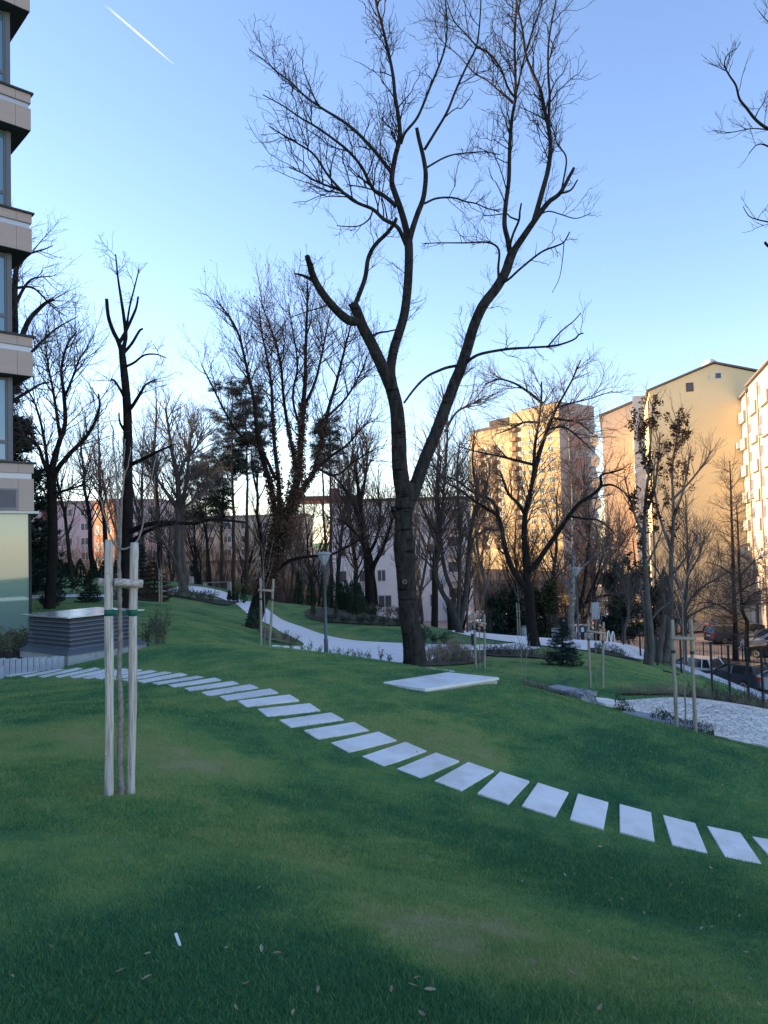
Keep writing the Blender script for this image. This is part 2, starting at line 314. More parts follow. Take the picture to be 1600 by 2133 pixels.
# cobbled plaza
M_cob = bpy.data.materials.new('pale_cobbles'); M_cob.use_nodes = True
nt = M_cob.node_tree; b = nt.nodes['Principled BSDF']; b.inputs['Roughness'].default_value = 0.85
tc = nt.nodes.new('ShaderNodeTexCoord'); vo = nt.nodes.new('ShaderNodeTexVoronoi'); vo.feature = 'DISTANCE_TO_EDGE'; vo.inputs['Scale'].default_value = 7.5; vo.inputs['Randomness'].default_value = .75
vc = nt.nodes.new('ShaderNodeTexVoronoi'); vc.inputs['Scale'].default_value = 7.5; vc.inputs['Randomness'].default_value = .75
nt.links.new(tc.outputs['Object'], vo.inputs['Vector']); nt.links.new(tc.outputs['Object'], vc.inputs['Vector'])
cr = nt.nodes.new('ShaderNodeValToRGB'); cr.color_ramp.elements[0].position = .03; cr.color_ramp.elements[1].position = .085; cr.color_ramp.elements[0].color = (.42, .39, .34, 1); cr.color_ramp.elements[1].color = (1, 1, 1, 1)
c2 = nt.nodes.new('ShaderNodeValToRGB'); c2.color_ramp.elements[0].color = (.62, .57, .50, 1); c2.color_ramp.elements[1].color = (.90, .83, .74, 1)
sx = nt.nodes.new('ShaderNodeSeparateColor'); nt.links.new(vc.outputs['Color'], sx.inputs[0]); nt.links.new(sx.outputs[0], c2.inputs[0])
mx = nt.nodes.new('ShaderNodeMix'); mx.data_type = 'RGBA'; mx.blend_type = 'MULTIPLY'; mx.inputs[0].default_value = 1
nt.links.new(vo.outputs['Distance'], cr.inputs[0]); nt.links.new(cr.outputs[0], mx.inputs[6]); nt.links.new(c2.outputs[0], mx.inputs[7]); nt.links.new(mx.outputs[2], b.inputs['Base Color'])
bp = nt.nodes.new('ShaderNodeBump'); bp.inputs['Strength'].default_value = .5; bp.inputs['Distance'].default_value = .02; nt.links.new(cr.outputs[0], bp.inputs['Height']); nt.links.new(bp.outputs[0], b.inputs['Normal'])
PLAZA = yp([(1246,17.5),(1330,18.4),(1440,18.6),(1540,18.0),(1640,17.0),(1700,15.8),(1660,14.4),(1560,14.2),(1480,14.4),(1400,14.8),(1310,15.9)])
plaza, ZP = drape('plaza', PLAZA, M_cob, 0.03, 0.3)
# planting beds and wild ground
BEDS = []
def bed(L, m=None, lift=0.022, step=.5, name='soil_bed', relief=0.05):
    o, p = drape(name, L, m or M_soil, lift, step, relief=relief); BEDS.append(p); return o
bed(yp([(-60,16.9),(30,17.2),(90,17.4),(130,17.2),(60,20.6),(-10,20.2),(-80,18.6)]))
bed(yp([(300,40),(420,38.5),(470,38.5),(500,41.5),(430,41.5),(340,42)]))
bed(yp([(230,33),(330,34),(345,37),(240,35.5)]))
bed(yp([(540,29.5),(568,30.2),(600,28.6),(618,27.3),(592,26.5),(552,26.6)]), mat('dry_turf', (.22, .20, .10), .95, noise=(.10, .10, .05), scale=3, detail=8))
bed(yp([(650,37.5),(760,36.5),(850,38),(860,44),(760,46),(650,41)]), M_litter)
bed(yp([(880,24.6),(960,26.2),(1000,27.4),(1000,24.9),(930,23.6),(895,23)]), M_litter)
bed(yp([(1015,28.6),(1100,27.6),(1190,28.4),(1180,26.6),(1080,26.3),(1010,26.8)]), M_soil)
bed(yp([(1230,33.5),(1310,33.0),(1330,31.6),(1240,31.8)]), M_soil)
bed(yp([(1280,19.4),(1420,20.4),(1500,21),(1580,20.2),(1640,18.6),(1580,18.9),(1480,19.4),(1400,19.5),(1330,19.2)]), M_litter, step=.3)
bed([(-110, 64), (-40, 62), (-14, 58), (-4, 60), (4, 92), (34, 97), (70, 92), (120, 90), (160, 330), (-160, 330)], M_litter, 0.14, 2.5, 'forest_floor', 0)
carpark, _ = drape('car_park', [(13.4, 16), (13.4, 43), (8, 52), (-1, 62), (-4, 90), (30, 95), (60, 90), (60, 16)], M_asph, 0.03, 1.0, smooth=False)
verge, _ = drape('verge', yp([(1440,54),(1640,47),(1660,52),(1450,58)]), mat('verge_grass', (.035, .05, .03), .95, noise=(.06, .05, .035), scale=1.2), 0.05, 1.0, smooth=False)
# ------------------------------------------------------------------ stepping slabs: every one a thing
SLABT = []
def ground_frame(x, y, ang, lift=0.0):
    e = 0.25; h0 = hs(np.array([x+e, x-e, x, x]), np.array([y, y, y+e, y-e])); gxx = (h0[0]-h0[1])/(2*e); gyy = (h0[2]-h0[3])/(2*e)
    n = Vector((-gxx, -gyy, 1)).normalized(); u = Vector((math.cos(ang), math.sin(ang), 0)); u = (u-n*u.dot(n)).normalized(); w = n.cross(u)
    z = float(hs(np.array([x]), np.array([y]))[0])+lift
    return Matrix(((u.x, w.x, n.x, x), (u.y, w.y, n.y, y), (u.z, w.z, n.z, z), (0, 0, 0, 1)))
SC_ = np.array(SLABC)
SC_ = np.vstack([[(4.09, 7.99, 0)], SC_])
for it in range(2): SC_[1:-1] = SC_[1:-1]*.5+.25*(SC_[:-2]+SC_[2:])
nslab = len(SC_)
ORD = 'first second third fourth fifth sixth seventh eighth ninth tenth eleventh twelfth thirteenth fourteenth fifteenth sixteenth seventeenth eighteenth nineteenth twentieth'.split()
ORD += ['twenty-'+q for q in ORD[:9]]+['thirtieth']+['thirty-'+q for q in ORD[:9]]
def slab_label(i):
    spots = ['low on the right slope', 'low on the right slope', 'on the slope below the cobbled plaza', 'on the steep middle of the curving path', 'below the white square platform', 'left of and below the white square platform', 'on the level stretch of the path', 'behind the staked sapling', 'in front of the louvred vent box', 'before the granite edging']
    return '%s white stepping slab from the right end, %s' % (ORD[i], spots[min(9, i*10//nslab)])
ANG = [83,80,77,73,70,67,63,57,52,47,42,38,34,31.5,30,29,30,31,33,35,36.5,37.5,38.5,39,40,41,42,44,46]+[48]*20
for i in range(nslab):
    a = SC_[max(0, i-1)]; c = SC_[min(nslab-1, i+1)]; d = c-a; ang = math.atan2(d[1], d[0]); x, y = SC_[i][:2]
    M = ground_frame(x, y, math.radians(ANG[i]-90+random.uniform(-1.2, 1.2)), 0.004)
    L, W = 0.81+random.uniform(-.012, .012), (0.355 if i < 17 else .315)+random.uniform(-.01, .01)
    b = MB(); b.rbox(-W/2, W/2, -L/2, L/2, -0.06, 0.012, 0.008, M)
    o = b.build('stepping_slab', M_slab, None, False, (x, y, M.translation.z)); SLABT.append((M, W, L))
    tag(o, slab_label(i), 'stepping slab', 'slabs of the curving lawn path')
# white square platform
pf = [at(886,1439,12.55), at(1040,1412,13.4), at(933,1401,14.05), at(790,1423,13.2)]
zt = np.mean([q[2] for q in pf])+.015
root = thing('stone_platform', 'low white square platform of paving slabs set in the grass crest before the big tree', 'platform', (*np.mean(pf, 0)[:2], zt-.1))
A, B, D = pf[0], pf[1], pf[3]
PLAT = [tuple(q[:2]) for q in pf]
def lerp4(s, t): return ((1-s)*(1-t)*pf[0]+s*(1-t)*pf[1]+s*t*pf[2]+(1-s)*t*pf[3])
for k in range(3):
    t0, t1 = k/3+.004, (k+1)/3-.004
    q = [lerp4(0, t0), lerp4(1, t0), lerp4(1, t1), lerp4(0, t1)]
    b = MB(); b.add([(*p[:2], zt-.045) for p in q]+[(*p[:2], zt) for p in q], [(3, 2, 1, 0), (4, 5, 6, 7), (0, 1, 5, 4), (1, 2, 6, 5), (2, 3, 7, 6), (3, 0, 4, 7)])
    b.build('paving_slab', M_slab, root)
b = MB(); q = [lerp4(.015, .02), lerp4(.985, .02), lerp4(.985, .98), lerp4(.015, .98)]
b.add([(*p[:2], zt-1.2) for p in q]+[(*p[:2], zt-.046) for p in q], [(3, 2, 1, 0), (4, 5, 6, 7), (0, 1, 5, 4), (1, 2, 6, 5), (2, 3, 7, 6), (3, 0, 4, 7)])
b.build('base', mat('sandy_concrete', (.55, .50, .44), .9, noise=(.45, .36, .26), scale=5, detail=6), root)
# kerb behind the platform
P0, P1 = foot(890, 20.5), foot(938, 15.2); b = MB()
for k in range(5):
    a, c = P0+(P1-P0)*k/5, P0+(P1-P0)*(k+1)/5; u = (c-a)[:2]; L = float(np.linalg.norm(u)); m_ = (a+c)/2; M = ground_frame(m_[0], m_[1], math.atan2(u[1], u[0]), .02); b.rbox(-L/2, L/2, -.05, .05, -.2, .02, .006, M)
tag(b.build('kerb', M_slab, None, False, tuple(P0)), 'thin white kerb strip leading from the big tree foot to the platform', 'kerb')
# white slabs beside the rough stone wall
for k, (px, Y) in enumerate([(1243, 17.75), (1258, 17.2), (1272, 16.7)]):
    c = foot(px, Y); M = ground_frame(c[0], c[1], math.radians(-62), .04); b = MB(); b.rbox(-.2, .2, -.45, .45, -.06, .03, .008, M)
    tag(b.build('paving_slab', M_slab, None, False, tuple(c)), ['white paving slab touching the rough stone wall at the plaza entry', 'middle one of three white paving slabs at the plaza entry', 'white paving slab at the plaza entry, the one meeting the cobbles'][k], 'paving slab', 'slabs at the plaza entry')
for k, (px, Y) in enumerate([(1560, 13.6), (1610, 13.2)]):
    c = foot(px, Y); M = ground_frame(c[0], c[1], math.radians(-75), .03); b = MB(); b.rbox(-.2, .2, -.4, .4, -.06, .03, .008, M)
    tag(b.build('paving_slab', M_slab, None, False, tuple(c)), ['small white paving slab just below the cobbled plaza', 'white paving slab below the cobbled plaza, cut by the right frame edge'][k], 'paving slab', 'slabs below the plaza')
# rough stone wall and dark seat walls by the plaza
def rough_block(mb, p, q, w, z0, z1, n=14, amp=.05):
    u = np.array(q)-np.array(p); L = np.linalg.norm(u); M = frame((p[0], p[1], 0), (u[0], u[1], 0))
    bm = bmesh.new(); bmesh.ops.create_cube(bm, size=1)
    bmesh.ops.subdivide_edges(bm, edges=bm.edges[:], cuts=n, use_grid_fill=True)
    for v in bm.verts:
        c = Vector(((v.co.x+.5)*L, v.co.y*w, z0+(v.co.z+.5)*(z1-z0))); k = amp
        v.co = c+Vector((random.uniform(-k, k), random.uniform(-k, k), random.uniform(-k, k)))
    mb.bm(bm, M)
a, c = foot(1188, 16.6), foot(1222, 16.2); b = MB(); rough_block(b, a[:2], c[:2], .42, a[2]-.3, at(1205, 1440, 16.4)[2], 8, .03)
tag(b.build('stone_block', M_rough, None, False, tuple(a)), 'rough hewn pale grey stone block at the near end of the dark seat wall', 'stone block')
a, c = foot(1092, 18.6), foot(1165, 17.4); b = MB(); rough_block(b, a[:2], c[:2], .28, min(a[2], c[2])-.3, at(1130, 1429, 18.0)[2], 10, .025)
tag(b.build('stone_edging', M_rough, None, False, tuple(a)), 'long low pale stone edging above the groundcover, left of the rough block', 'stone edging')
def seatwall(name, p, q, zt, label, w=.45):
    u = np.array(q[:2])-np.array(p[:2]); L = float(np.linalg.norm(u)); r = thing(name, label, 'seat wall', (p[0], p[1], zt-.5)); M = frame((p[0], p[1], 0), (u[0], u[1], 0))
    b = MB(); b.rbox(0, L, -w/2, w/2, zt-.9, zt-.071, .01, M); b.build('base', M_dark, r)
    b = MB(); b.rbox(-.04, L+.04, -w/2-.03, w/2+.03, zt-.07, zt, .012, M); b.build('top_slab', mat('grey_cap', (.36, .36, .39), .7, noise=(.25, .25, .27), scale=9), r)
seatwall('seat_wall', at(1150,1432,17.2), at(1190,1441,16.75), at(1170,1432,17.0)[2], 'short dark seat wall with a thin stone top beside the rough block', .4)
seatwall('seat_wall', at(1300,1490,15.6), at(1476,1505,14.2), at(1400,1497,14.9)[2], 'long low dark seat wall curving along the front of the cobbled plaza', .4)
# drain slot in the lawn
c = G(1398, 1402, 17); M = ground_frame(c[0], c[1], math.radians(3), .02); b = MB(); b.rbox(-.3, .3, -.08, .08, -.1, .02, .005, M)
tag(b.build('drain_cover', M_dark, None, False, tuple(c)), 'small dark drain cover lying in the far lawn behind the right stakes', 'drain cover')
# ------------------------------------------------------------------ louvred vent box
M_louv = mat('grey_blue_metal', (.155, .17, .20), .45, .3, noise=(.135, .15, .18), scale=3)
M_lid = mat('bright_sheet_metal', (.62, .61, .60), .22, .85, noise=(.52, .52, .52), scale=1.4)
ls = 17.0/13.5
vz = at(142,1286,17.0)[2]
vf = at(142,1286,17.0); vr = at(299,1271,18.65); vl = at(35,1280,18.0)
u = vr[:2]-vf[:2]; w = vl[:2]-vf[:2]; Lu = float(np.linalg.norm(u)); u = u/Lu; wp = np.array([-u[1], u[0]]); Lw = float(w@wp)
VM = frame((vf[0], vf[1], 0), (u[0], u[1], 0)); zb = at(138,1386,17.0)[2]
vent = thing('vent_box', 'grey louvred vent box with a shiny flat metal lid beside the glass building', 'vent', (*vf[:2], zb))
b = MB(); b.rbox(-.02, Lu+.02, -.02, Lw+.02, vz-.035, vz, .008, VM); b.build('lid', M_lid, vent)
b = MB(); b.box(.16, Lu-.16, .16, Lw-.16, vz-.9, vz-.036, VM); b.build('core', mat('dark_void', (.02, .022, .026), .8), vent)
b = MB(); nl = 7; zl0 = zb+.34; hh = (vz-.05-zl0)/nl
for k in range(nl):
    z0 = zl0+k*hh
    for (x0, x1, y0, y1) in ((.10, Lu-.10, .10, Lw-.10),):
        t = .075                               # each louvre: sloping blade running round the box
        P = [(x0-.03, y0-.03), (x1+.03, y0-.03), (x1+.03, y1+.03), (x0-.03, y1+.03)]; Q = [(x0+t, y0+t), (x1-t, y0+t), (x1-t, y1-t), (x0+t, y1-t)]
        v = [(*p, z0) for p in P]+[(*p, z0+.018) for p in P]+[(*q, z0+hh*.92) for q in Q]+[(*q, z0+hh*.92-.018) for q in Q]; f = []
        for i in range(4):
            j = (i+1) % 4; f += [(i, j, 4+j, 4+i), (4+i, 4+j, 8+j, 8+i), (12+j, 12+i, i, j)[::1]]
        b.add(xf(VM, np.array(v, float)), f)
b.build('louvres', M_louv, vent)
b = MB(); P = [(-.09, -.09), (Lu+.09, -.09), (Lu+.09, Lw+.09), (-.09, Lw+.09)]; Q = [(.09, .09), (Lu-.09, .09), (Lu-.09, Lw-.09), (.09, Lw-.09)]
v = [(*p, zb+.225) for p in P]+[(*p, zb+.245) for p in P]+[(*q, zb+.345) for q in Q]
b.add(xf(VM, np.array(v, float)), [(i, (i+1) % 4, 4+(i+1) % 4, 4+i) for i in range(4)]+[(4+i, 4+(i+1) % 4, 8+(i+1) % 4, 8+i) for i in range(4)]); b.build('drip_flashing', M_louv, vent)
b = MB(); nb = 3
for k in range(nb): b.rbox(-.05+k*(Lu+.1)/nb+.003, -.05+(k+1)*(Lu+.1)/nb-.003, -.05, Lw+.05, zb-.6, zb+.222, .006, VM)
b.build('concrete_base', M_conc, vent)
# granite palisade edging
for k in range(11):
    px = 4+k*12.3; c = foot(px, 16.15+.012*k*k*.3, 1380); top = at(px, 1371+.12*abs(k-5), 16.2)[2]; r_ = math.radians(random.uniform(-4, 4)); b = MB()
    b.rbox(-.053, .053, -.06, .06, c[2]-.35, top+random.uniform(-.02, .02), .010, Matrix.Translation((c[0], c[1], 0))@Matrix.Rotation(r_, 4, 'Z'))
    tag(b.build('granite_post', M_gran, None, False, tuple(c)), '%s grey granite edging post from the left in the row below the vent box' % ORD[k], 'edging post', 'granite palisade posts')
c = foot(-2, 15.6, 1380); b = MB(); b.rbox(-.07, .07, -.07, .07, c[2]-.3, at(0,1388,15.6)[2], .008, Matrix.Translation((c[0], c[1], 0)))
tag(b.build('granite_post', M_gran, None, False, tuple(c)), 'low pale granite post at the left frame edge, standing in front of the edging row', 'edging post', 'granite palisade posts')
# ------------------------------------------------------------------ tree stakes and saplings
def wood(name, a, b_, stretch=(38, 38, 1.9)):
    return mat(name, a, .85, noise=b_, scale=1.6, stretch=stretch, bump=.6, bscale=1.6, detail=10, ramp=(.38, .56))
M_wood = wood('weathered_wood', (.58, .515, .46), (.30, .26, .22))
M_wood2 = wood('grey_tan_wood', (.38, .34, .27), (.22, .19, .14))
M_woodx = wood('weathered_crossbar', (.54, .48, .43), (.30, .25, .21), (1.9, 38, 38))
M_strap = mat('green_strap', (.01, .13, .09), .6, noise=(.008, .09, .065), scale=9)
M_strapd = mat('dark_green_strap', (.02, .06, .05), .6)
M_saplb = mat('sapling_bark', (.33, .29, .26), .9, noise=(.17, .145, .13), scale=14, stretch=(1, 1, 2), bump=.4, bscale=40)
def post_mb(mb, p, q, r, sides=14, knots=4):
    n = 26; t = np.linspace(0, 1, n)[:, None]; P = np.array(p)*(1-t)+np.array(q)*t; P[:, 0] += .003*np.sin(t[:, 0]*9+p[0]); 
    R = r*(1+.035*np.sin(t[:, 0]*14+p[1]*7)+.03*np.array([random.uniform(-1, 1) for _ in range(n)])); R[-1] *= .9
    mb.tube(P, R, sides)
    for k in range(knots):
        tt = random.uniform(.1, .9); c = np.array(p)*(1-tt)+np.array(q)*tt; a = random.uniform(3.6, 6.0); cc = c+np.array([math.cos(a), math.sin(a), 0])*r*.86
        mb.tube([cc, cc+np.array([math.cos(a), math.sin(a), .2])*r*.28], [r*.34, r*.2], 6)
def stakes(label, P1, P2, r, bar_t=.835, strap_t=.713, m=None, group='wooden tree stakes', near=False):
    """P1,P2 = (foot, top) of the two posts"""
    m = m or M_wood2; base = (np.array(P1[0])+np.array(P2[0]))/2; rt_ = thing('tree_stakes', label, 'tree stakes', base, group)
    for p, q in (P1, P2):
        p = np.array(p, float).copy(); p[2] -= .3; b = MB(); post_mb(b, p, np.array(q), r, 16 if near else 8); b.build('post', m, rt_, True)
    f = lambda P, t: np.array(P[0])*(1-t)+np.array(P[1])*t
    a, c = f(P1, bar_t), f(P2, bar_t); d = c-a; d /= np.linalg.norm(d); nrm = np.array([d[1], -d[0], 0]); nrm /= np.linalg.norm(nrm)
    if nrm[1] > 0: nrm = -nrm
    b = MB()
    if near: b.tube([a+d*(r*1.05)+nrm*r*.9, c+d*r*1.55+nrm*(r*2.0)], [r*1.0, r*.97], 16)
    else: b.tube([a-d*r*2.2+nrm*r*1.7, c+d*r*.8+nrm*r*1.7], [r*.95, r*.95], 8)
    b.build('crossbar', M_woodx if near else m, rt_, True)
    if near:
        b = MB(); b.tube([a-d*r*1.9-nrm*r*1.75, c+d*r*1.5-nrm*r*1.75+np.array([0, 0, -.03])], [r*.85, r*.85], 14); b.build('crossbar', M_woodx, rt_, True)
    ms = M_strap if near else M_strapd
    for P in (P1, P2):
        c0 = f(P, strap_t); b = MB(); h = .026 if near else .03
        b.lathe([(r*1.03, -h), (r*1.09, -h), (r*1.09, h), (r*1.03, h)], 14, Matrix.Translation(tuple(c0))); b.build('tie_strap', ms, rt_, True)
    if near:
        a, c = f(P1, strap_t), f(P2, strap_t); b = MB(); n = 9; t = np.linspace(0, 1, n); mid = (a+c)/2; v = []
        for i in range(n):
            p = a*(1-t[i])+c*t[i]+nrm*(-.01+.012*math.sin(t[i]*6.3)); tw = .025-.005*math.sin(t[i]*math.pi)
            v += [p+np.array([0, 0, -tw+.006*math.sin(t[i]*9)]), p+np.array([0, 0, tw*.9+.004*math.sin(t[i]*7)])]
        b.add(v+[q+nrm*-.003 for q in v], [(2*i, 2*i+1, 2*i+3, 2*i+2) for i in range(n-1)]+[(18+2*i, 18+2*i+2, 18+2*i+3, 18+2*i+1) for i in range(n-1)]); b.build('tie_strap', ms, rt_, True)
    return rt_
def catmull(P, n=4):
    P = np.asarray(P, float)
    if len(P) < 3: return P
    E_ = np.vstack([2*P[0]-P[1], P, 2*P[-1]-P[-2]]); o = []
    for i in range(1, len(E_)-2):
        a, b, c, d = E_[i-1:i+3]
        for k in range(n):
            t = k/n; o.append(0.5*((2*b)+(c-a)*t+(2*a-5*b+4*c-d)*t*t+(3*b-a-3*c+d)*t**3))
    o.append(P[-1]); return np.array(o)
# near set
NY = 6.2
p1 = (at(227,1655,NY), at(227,1124,NY)); p2 = (at(271,1640,NY+.12), at(280,1130,NY+.12))
stakes('pair of tall weathered wooden stakes with bright green strap in the near lawn', p1, p2, .0345, .832, .711, M_wood, near=True)
sap = thing('staked_sapling', 'slender bare grey sapling tied with green strap between the near stakes', 'sapling', at(252,1652,NY+.06))
def px_limb(pts, Y, r0, r1, dy=0.0, n=4, jit=0.0):
    m = len(pts); P = np.array([at(p[0], p[1], Y+dy*i/(m-1)) for i, p in enumerate(pts)]); P = catmull(P, n)
    if jit: P = P+RNG.normal(0, jit, P.shape)
    t = np.linspace(0, 1, len(P)); return P, r0*(1-t)+r1*t
b = MB(); P, R = px_limb([(252,1665),(252,1640),(250,1560),(252,1480),(249,1400),(251,1320),(250,1250),(248,1165)], NY+.06, .027, .017, 0, 8, .0015)
R = R*(1+.10*RNG.normal(size=len(R))); R[:9] *= np.linspace(1.35, 1.0, 9); b.tube(P, R, 10); b.tube([at(249,1168,NY+.06), at(248,1150,NY+.06)], [.0145, .013], 10)
for k in range(16):
    i = random.randrange(6, len(P)-2); a = random.uniform(0, 6.28); d = np.array([math.cos(a), math.sin(a), .4]); b.tube([P[i], P[i]+d*.026], [.010, .006], 6)
b.build('trunk', M_saplb, sap, True)
b = MB()
for L, r0, r1, dy in [([(248,1160),(246,1080),(243,1000),(238,940),(234,885)], .0125, .005, .1),([(249,1150),(253,1080),(256,1000),(259,940),(262,915)], .010, .004, -.1),([(249,1145),(268,1142),(290,1118),(303,1060),(312,1010),(326,955)], .009, .004, .25),([(249,1140),(238,1135),(228,1110),(212,1050),(196,1000),(186,975)], .008, .003, -.25),
     ([(247,1060),(232,1010),(225,960)], .006, .003, .1),([(256,1010),(268,960),(272,930)], .005, .003, .05),([(303,1060),(318,1030),(322,990)], .004, .002, .1),([(243,1000),(250,960),(247,915)], .005, .003, -.1),([(228,1110),(224,1060),(226,1030)], .004, .002, -.1),([(234,888),(228,868),(232,850)], .004, .002, 0)]:
    P, R = px_limb(L, NY+.06, r0, r1, dy, 4, .004); b.tube(P, R, 6)
b.build('branches', M_saplb, sap, True)
# the further sets: (left foot, left top, right foot, right top, Y, label part, sapling bare limbs)
def far_set(a, at_, c, ct_, Y, lab, slab, spx, group='wooden tree stakes', r=.035, sr=.017):
    P1 = (at(*a, Y), at(*at_, Y)); P2 = (at(*c, Y+.1), at(*ct_, Y+.1))
    g = hz(P1[0][0], Y); P1 = ((P1[0][0], Y, min(P1[0][2], g)), P1[1]); g = hz(P2[0][0], Y+.1); P2 = ((P2[0][0], Y+.1, min(P2[0][2], g)), P2[1])
    stakes(lab, P1, P2, r, group=group)
    s = thing('staked_sapling', slab, 'sapling', (at(*spx[0], Y)[0], Y+.05, hz(at(*spx[0], Y)[0], Y+.05)), 'staked saplings'); b = MB(); P, R = px_limb(spx, Y+.05, sr, sr*.55, 0, 4, .004); P[0, 2] -= .3; b.tube(P, R, 6); b.build('trunk', M_saplb, s, True)
    b = MB(); tip = P[-1]
    for k in range(9):
        a_ = random.uniform(0, 6.28); L = random.uniform(.5, 1.1); d = np.array([math.cos(a_)*.42, math.sin(a_)*.42, 1]); st = P[-1-random.randrange(0, len(P)//3)]
        q = np.array([st, st+d*L*.35+RNG.normal(0, .02, 3), st+d*L*.7+np.array([0, 0, .08*L]), st+d*L+np.array([0, 0, .2*L])]); b.tube(q, [sr*.4, sr*.32, sr*.22, .003], 5)
    b.build('branches', M_saplb, s, True)
far_set((544,1356),(543,1204),(559,1356),(570,1206),20.8,'pair of tan wooden stakes at the grass crest left of the lamp post','thin sapling between the stakes left of the lamp post',[(551,1360),(552,1280),(549,1180)])
far_set((992,1395),(987,1275),(1009,1395),(1009,1280),23.2,'pair of tan wooden stakes just right of the dry brown shrubs behind the platform','thin sapling between the stakes behind the white platform',[(1000,1396),(999,1330),(999,1262)])
far_set((1230,1434),(1225,1291),(1254,1437),(1257,1296),20.4,'pair of tan wooden stakes standing right of the dark fir in the far lawn','thin sapling between the stakes right of the dark fir',[(1240,1436),(1241,1360),(1240,1300)])
far_set((1410,1520),(1400,1291),(1449,1532),(1439,1290),13.75,'pair of tan wooden stakes with a crossbar standing before the cobbled plaza','dark stemmed sapling between the stakes before the cobbled plaza',[(1429,1530),(1426,1420),(1424,1330),(1420,1230)], r=.036)
far_set((1079,1316),(1076,1256),(1084,1316),(1081,1258),44,'pair of pale stakes far behind, just left of the dark forked trunk','thin sapling far behind beside the dark forked trunk',[(1081,1316),(1081,1270),(1080,1240)])
far_set((332,1270),(331,1184),(337,1270),(336,1186),33,'pair of tan stakes before the brown conifer in the far left bed','thin sapling at the stakes before the brown conifer',[(334,1270),(335,1215),(333,1190)])
# tiny wispy sapling without stakes
s = thing('wispy_sapling', 'pale wispy two stemmed sapling above the low stone edging', 'sapling', G(1090, 1425, 15))
b = MB(); YS = float(s.location.y)
for L in ([(1087,1428),(1087,1380),(1084,1345),(1078,1325)],[(1094,1428),(1095,1385),(1099,1355),(1104,1338)]):
    P, R = px_limb(L, YS, .010, .004, 0, 4, .003); b.tube(P, R, 5)
b.build('trunk', mat('pale_bark', (.30, .29, .25), .9), s, True); b = MB()
for k in range(22):
    q = at(random.choice([1085, 1096])+random.uniform(-2, 2), random.uniform(1330, 1385), YS); d = np.array([random.uniform(-1, 1), random.uniform(-1, 1), .9])*random.uniform(.12, .3); b.tube([q, q+d*.5+RNG.normal(0, .01, 3), q+d], [.004, .003, .0015], 4)
b.build('branches', MATS['pale_bark'], s)
# ------------------------------------------------------------------ lamps, bollards, bins, benches
M_lampgrey = mat('lamp_grey_metal', (.10, .13, .14), .45, .5, noise=(.085, .11, .12), scale=3)
M_lampwhite = mat('lamp_white', (.62, .62, .60), .5)
M_glasspale = bpy.data.materials.new('pale_lamp_glass'); M_glasspale.use_nodes = True
bb = M_glasspale.node_tree.nodes['Principled BSDF']; bb.inputs['Base Color'].default_value = (.75, .78, .78, 1); bb.inputs['Roughness'].default_value = .15; bb.inputs['Transmission Weight'].default_value = .6; bb.inputs['IOR'].default_value = 1.2
def lamp(label, px, Y, ytop, ybase=None, fat=1.0):
    b0 = foot(px, Y, ybase or 1330); top = at(px-1, ytop, Y); H = top[2]-b0[2]; r = thing('park_lamp', label, 'lamp', b0, 'park lamps'); T = Matrix.Translation((b0[0], b0[1], b0[2]))
    b = MB(); b.lathe([(.075*fat, -.3), (.075*fat, .5), (.055*fat, .55), (.05*fat, H-.62), (.065*fat, H-.60), (.065*fat, H-.48), (.03, H-.46)], 14, T); b.build('pole', M_lampgrey, r, True)
    b = MB(); b.lathe([(.07, H-.46), (.075, H-.43), (.22, H-.10), (.21, H-.10), (.065, H-.43)], 18, T); b.build('glass_shade', M_glasspale, r, True)
    b = MB()
    for k in range(6):
        a = k*math.pi/3; d = np.array([math.cos(a), math.sin(a), 0]); o = np.array(b0); b.tube([o+d*.073+np.array([0, 0, H-.45]), o+d*.228+np.array([0, 0, H-.08])], [.007, .007], 5)
    b.build('shade_frame', M_lampgrey, r)
    b = MB(); b.lathe([(.25, H-.095), (.265, H-.08), (.26, H-.055), (.16, H-.02), (.05, H), (.0, H)][:-1], 20, T); b.build('cap', M_lampwhite if fat < 1 else mat('lamp_cap_grey', (.33, .35, .36), .5), r, True)
    b = MB(); b.lathe([(.03, H-.44), (.045, H-.40), (.045, H-.22), (.02, H-.2)], 10, T); b.build('bulb', mat('bulb_white', (.8, .8, .76), .4), r, True); return r
lamp('grey park lamp post with a conical glass head standing at the near path edge', 679, 26.0, 1149)
lamp('grey park lamp post with a conical head behind the dark fir, beside the birch trunk', 1205, 39.0, 1181)
r0 = foot(973, 37); r = thing('lamp_pole', 'thin tall grey pole rising right of the leaning many stemmed tree', 'pole', r0); top = at(972, 1168, 37); b = MB(); b.tube([r0-np.array([0, 0, .3]), top], [.05, .04], 8); b.build('pole', M_lampgrey, r, True)
b = MB(); b.rbox(-.10, .10, -.04, .04, 0, .05, .01, Matrix.Translation(tuple(top))); b.build('lamp_head', M_lampgrey, r)
r0 = foot(130+60+18, 58); r = thing('street_lamp', 'small street lamp with a white curved head by the cypress row at far left', 'lamp', r0); hd = at(208, 1164, 58); b = MB(); b.tube(catmull([r0-np.array([0, 0, .3]), hd+np.array([-.4, 0, -.6]), hd+np.array([-.25, 0, -.05]), hd]), np.linspace(.06, .035, 13), 8); b.build('pole', M_lampgrey, r, True)
b = MB(); b.rbox(-.1, .55, -.14, .14, -.04, .07, .03, Matrix.Translation(tuple(hd))); b.build('lamp_head', M_lampwhite, r)
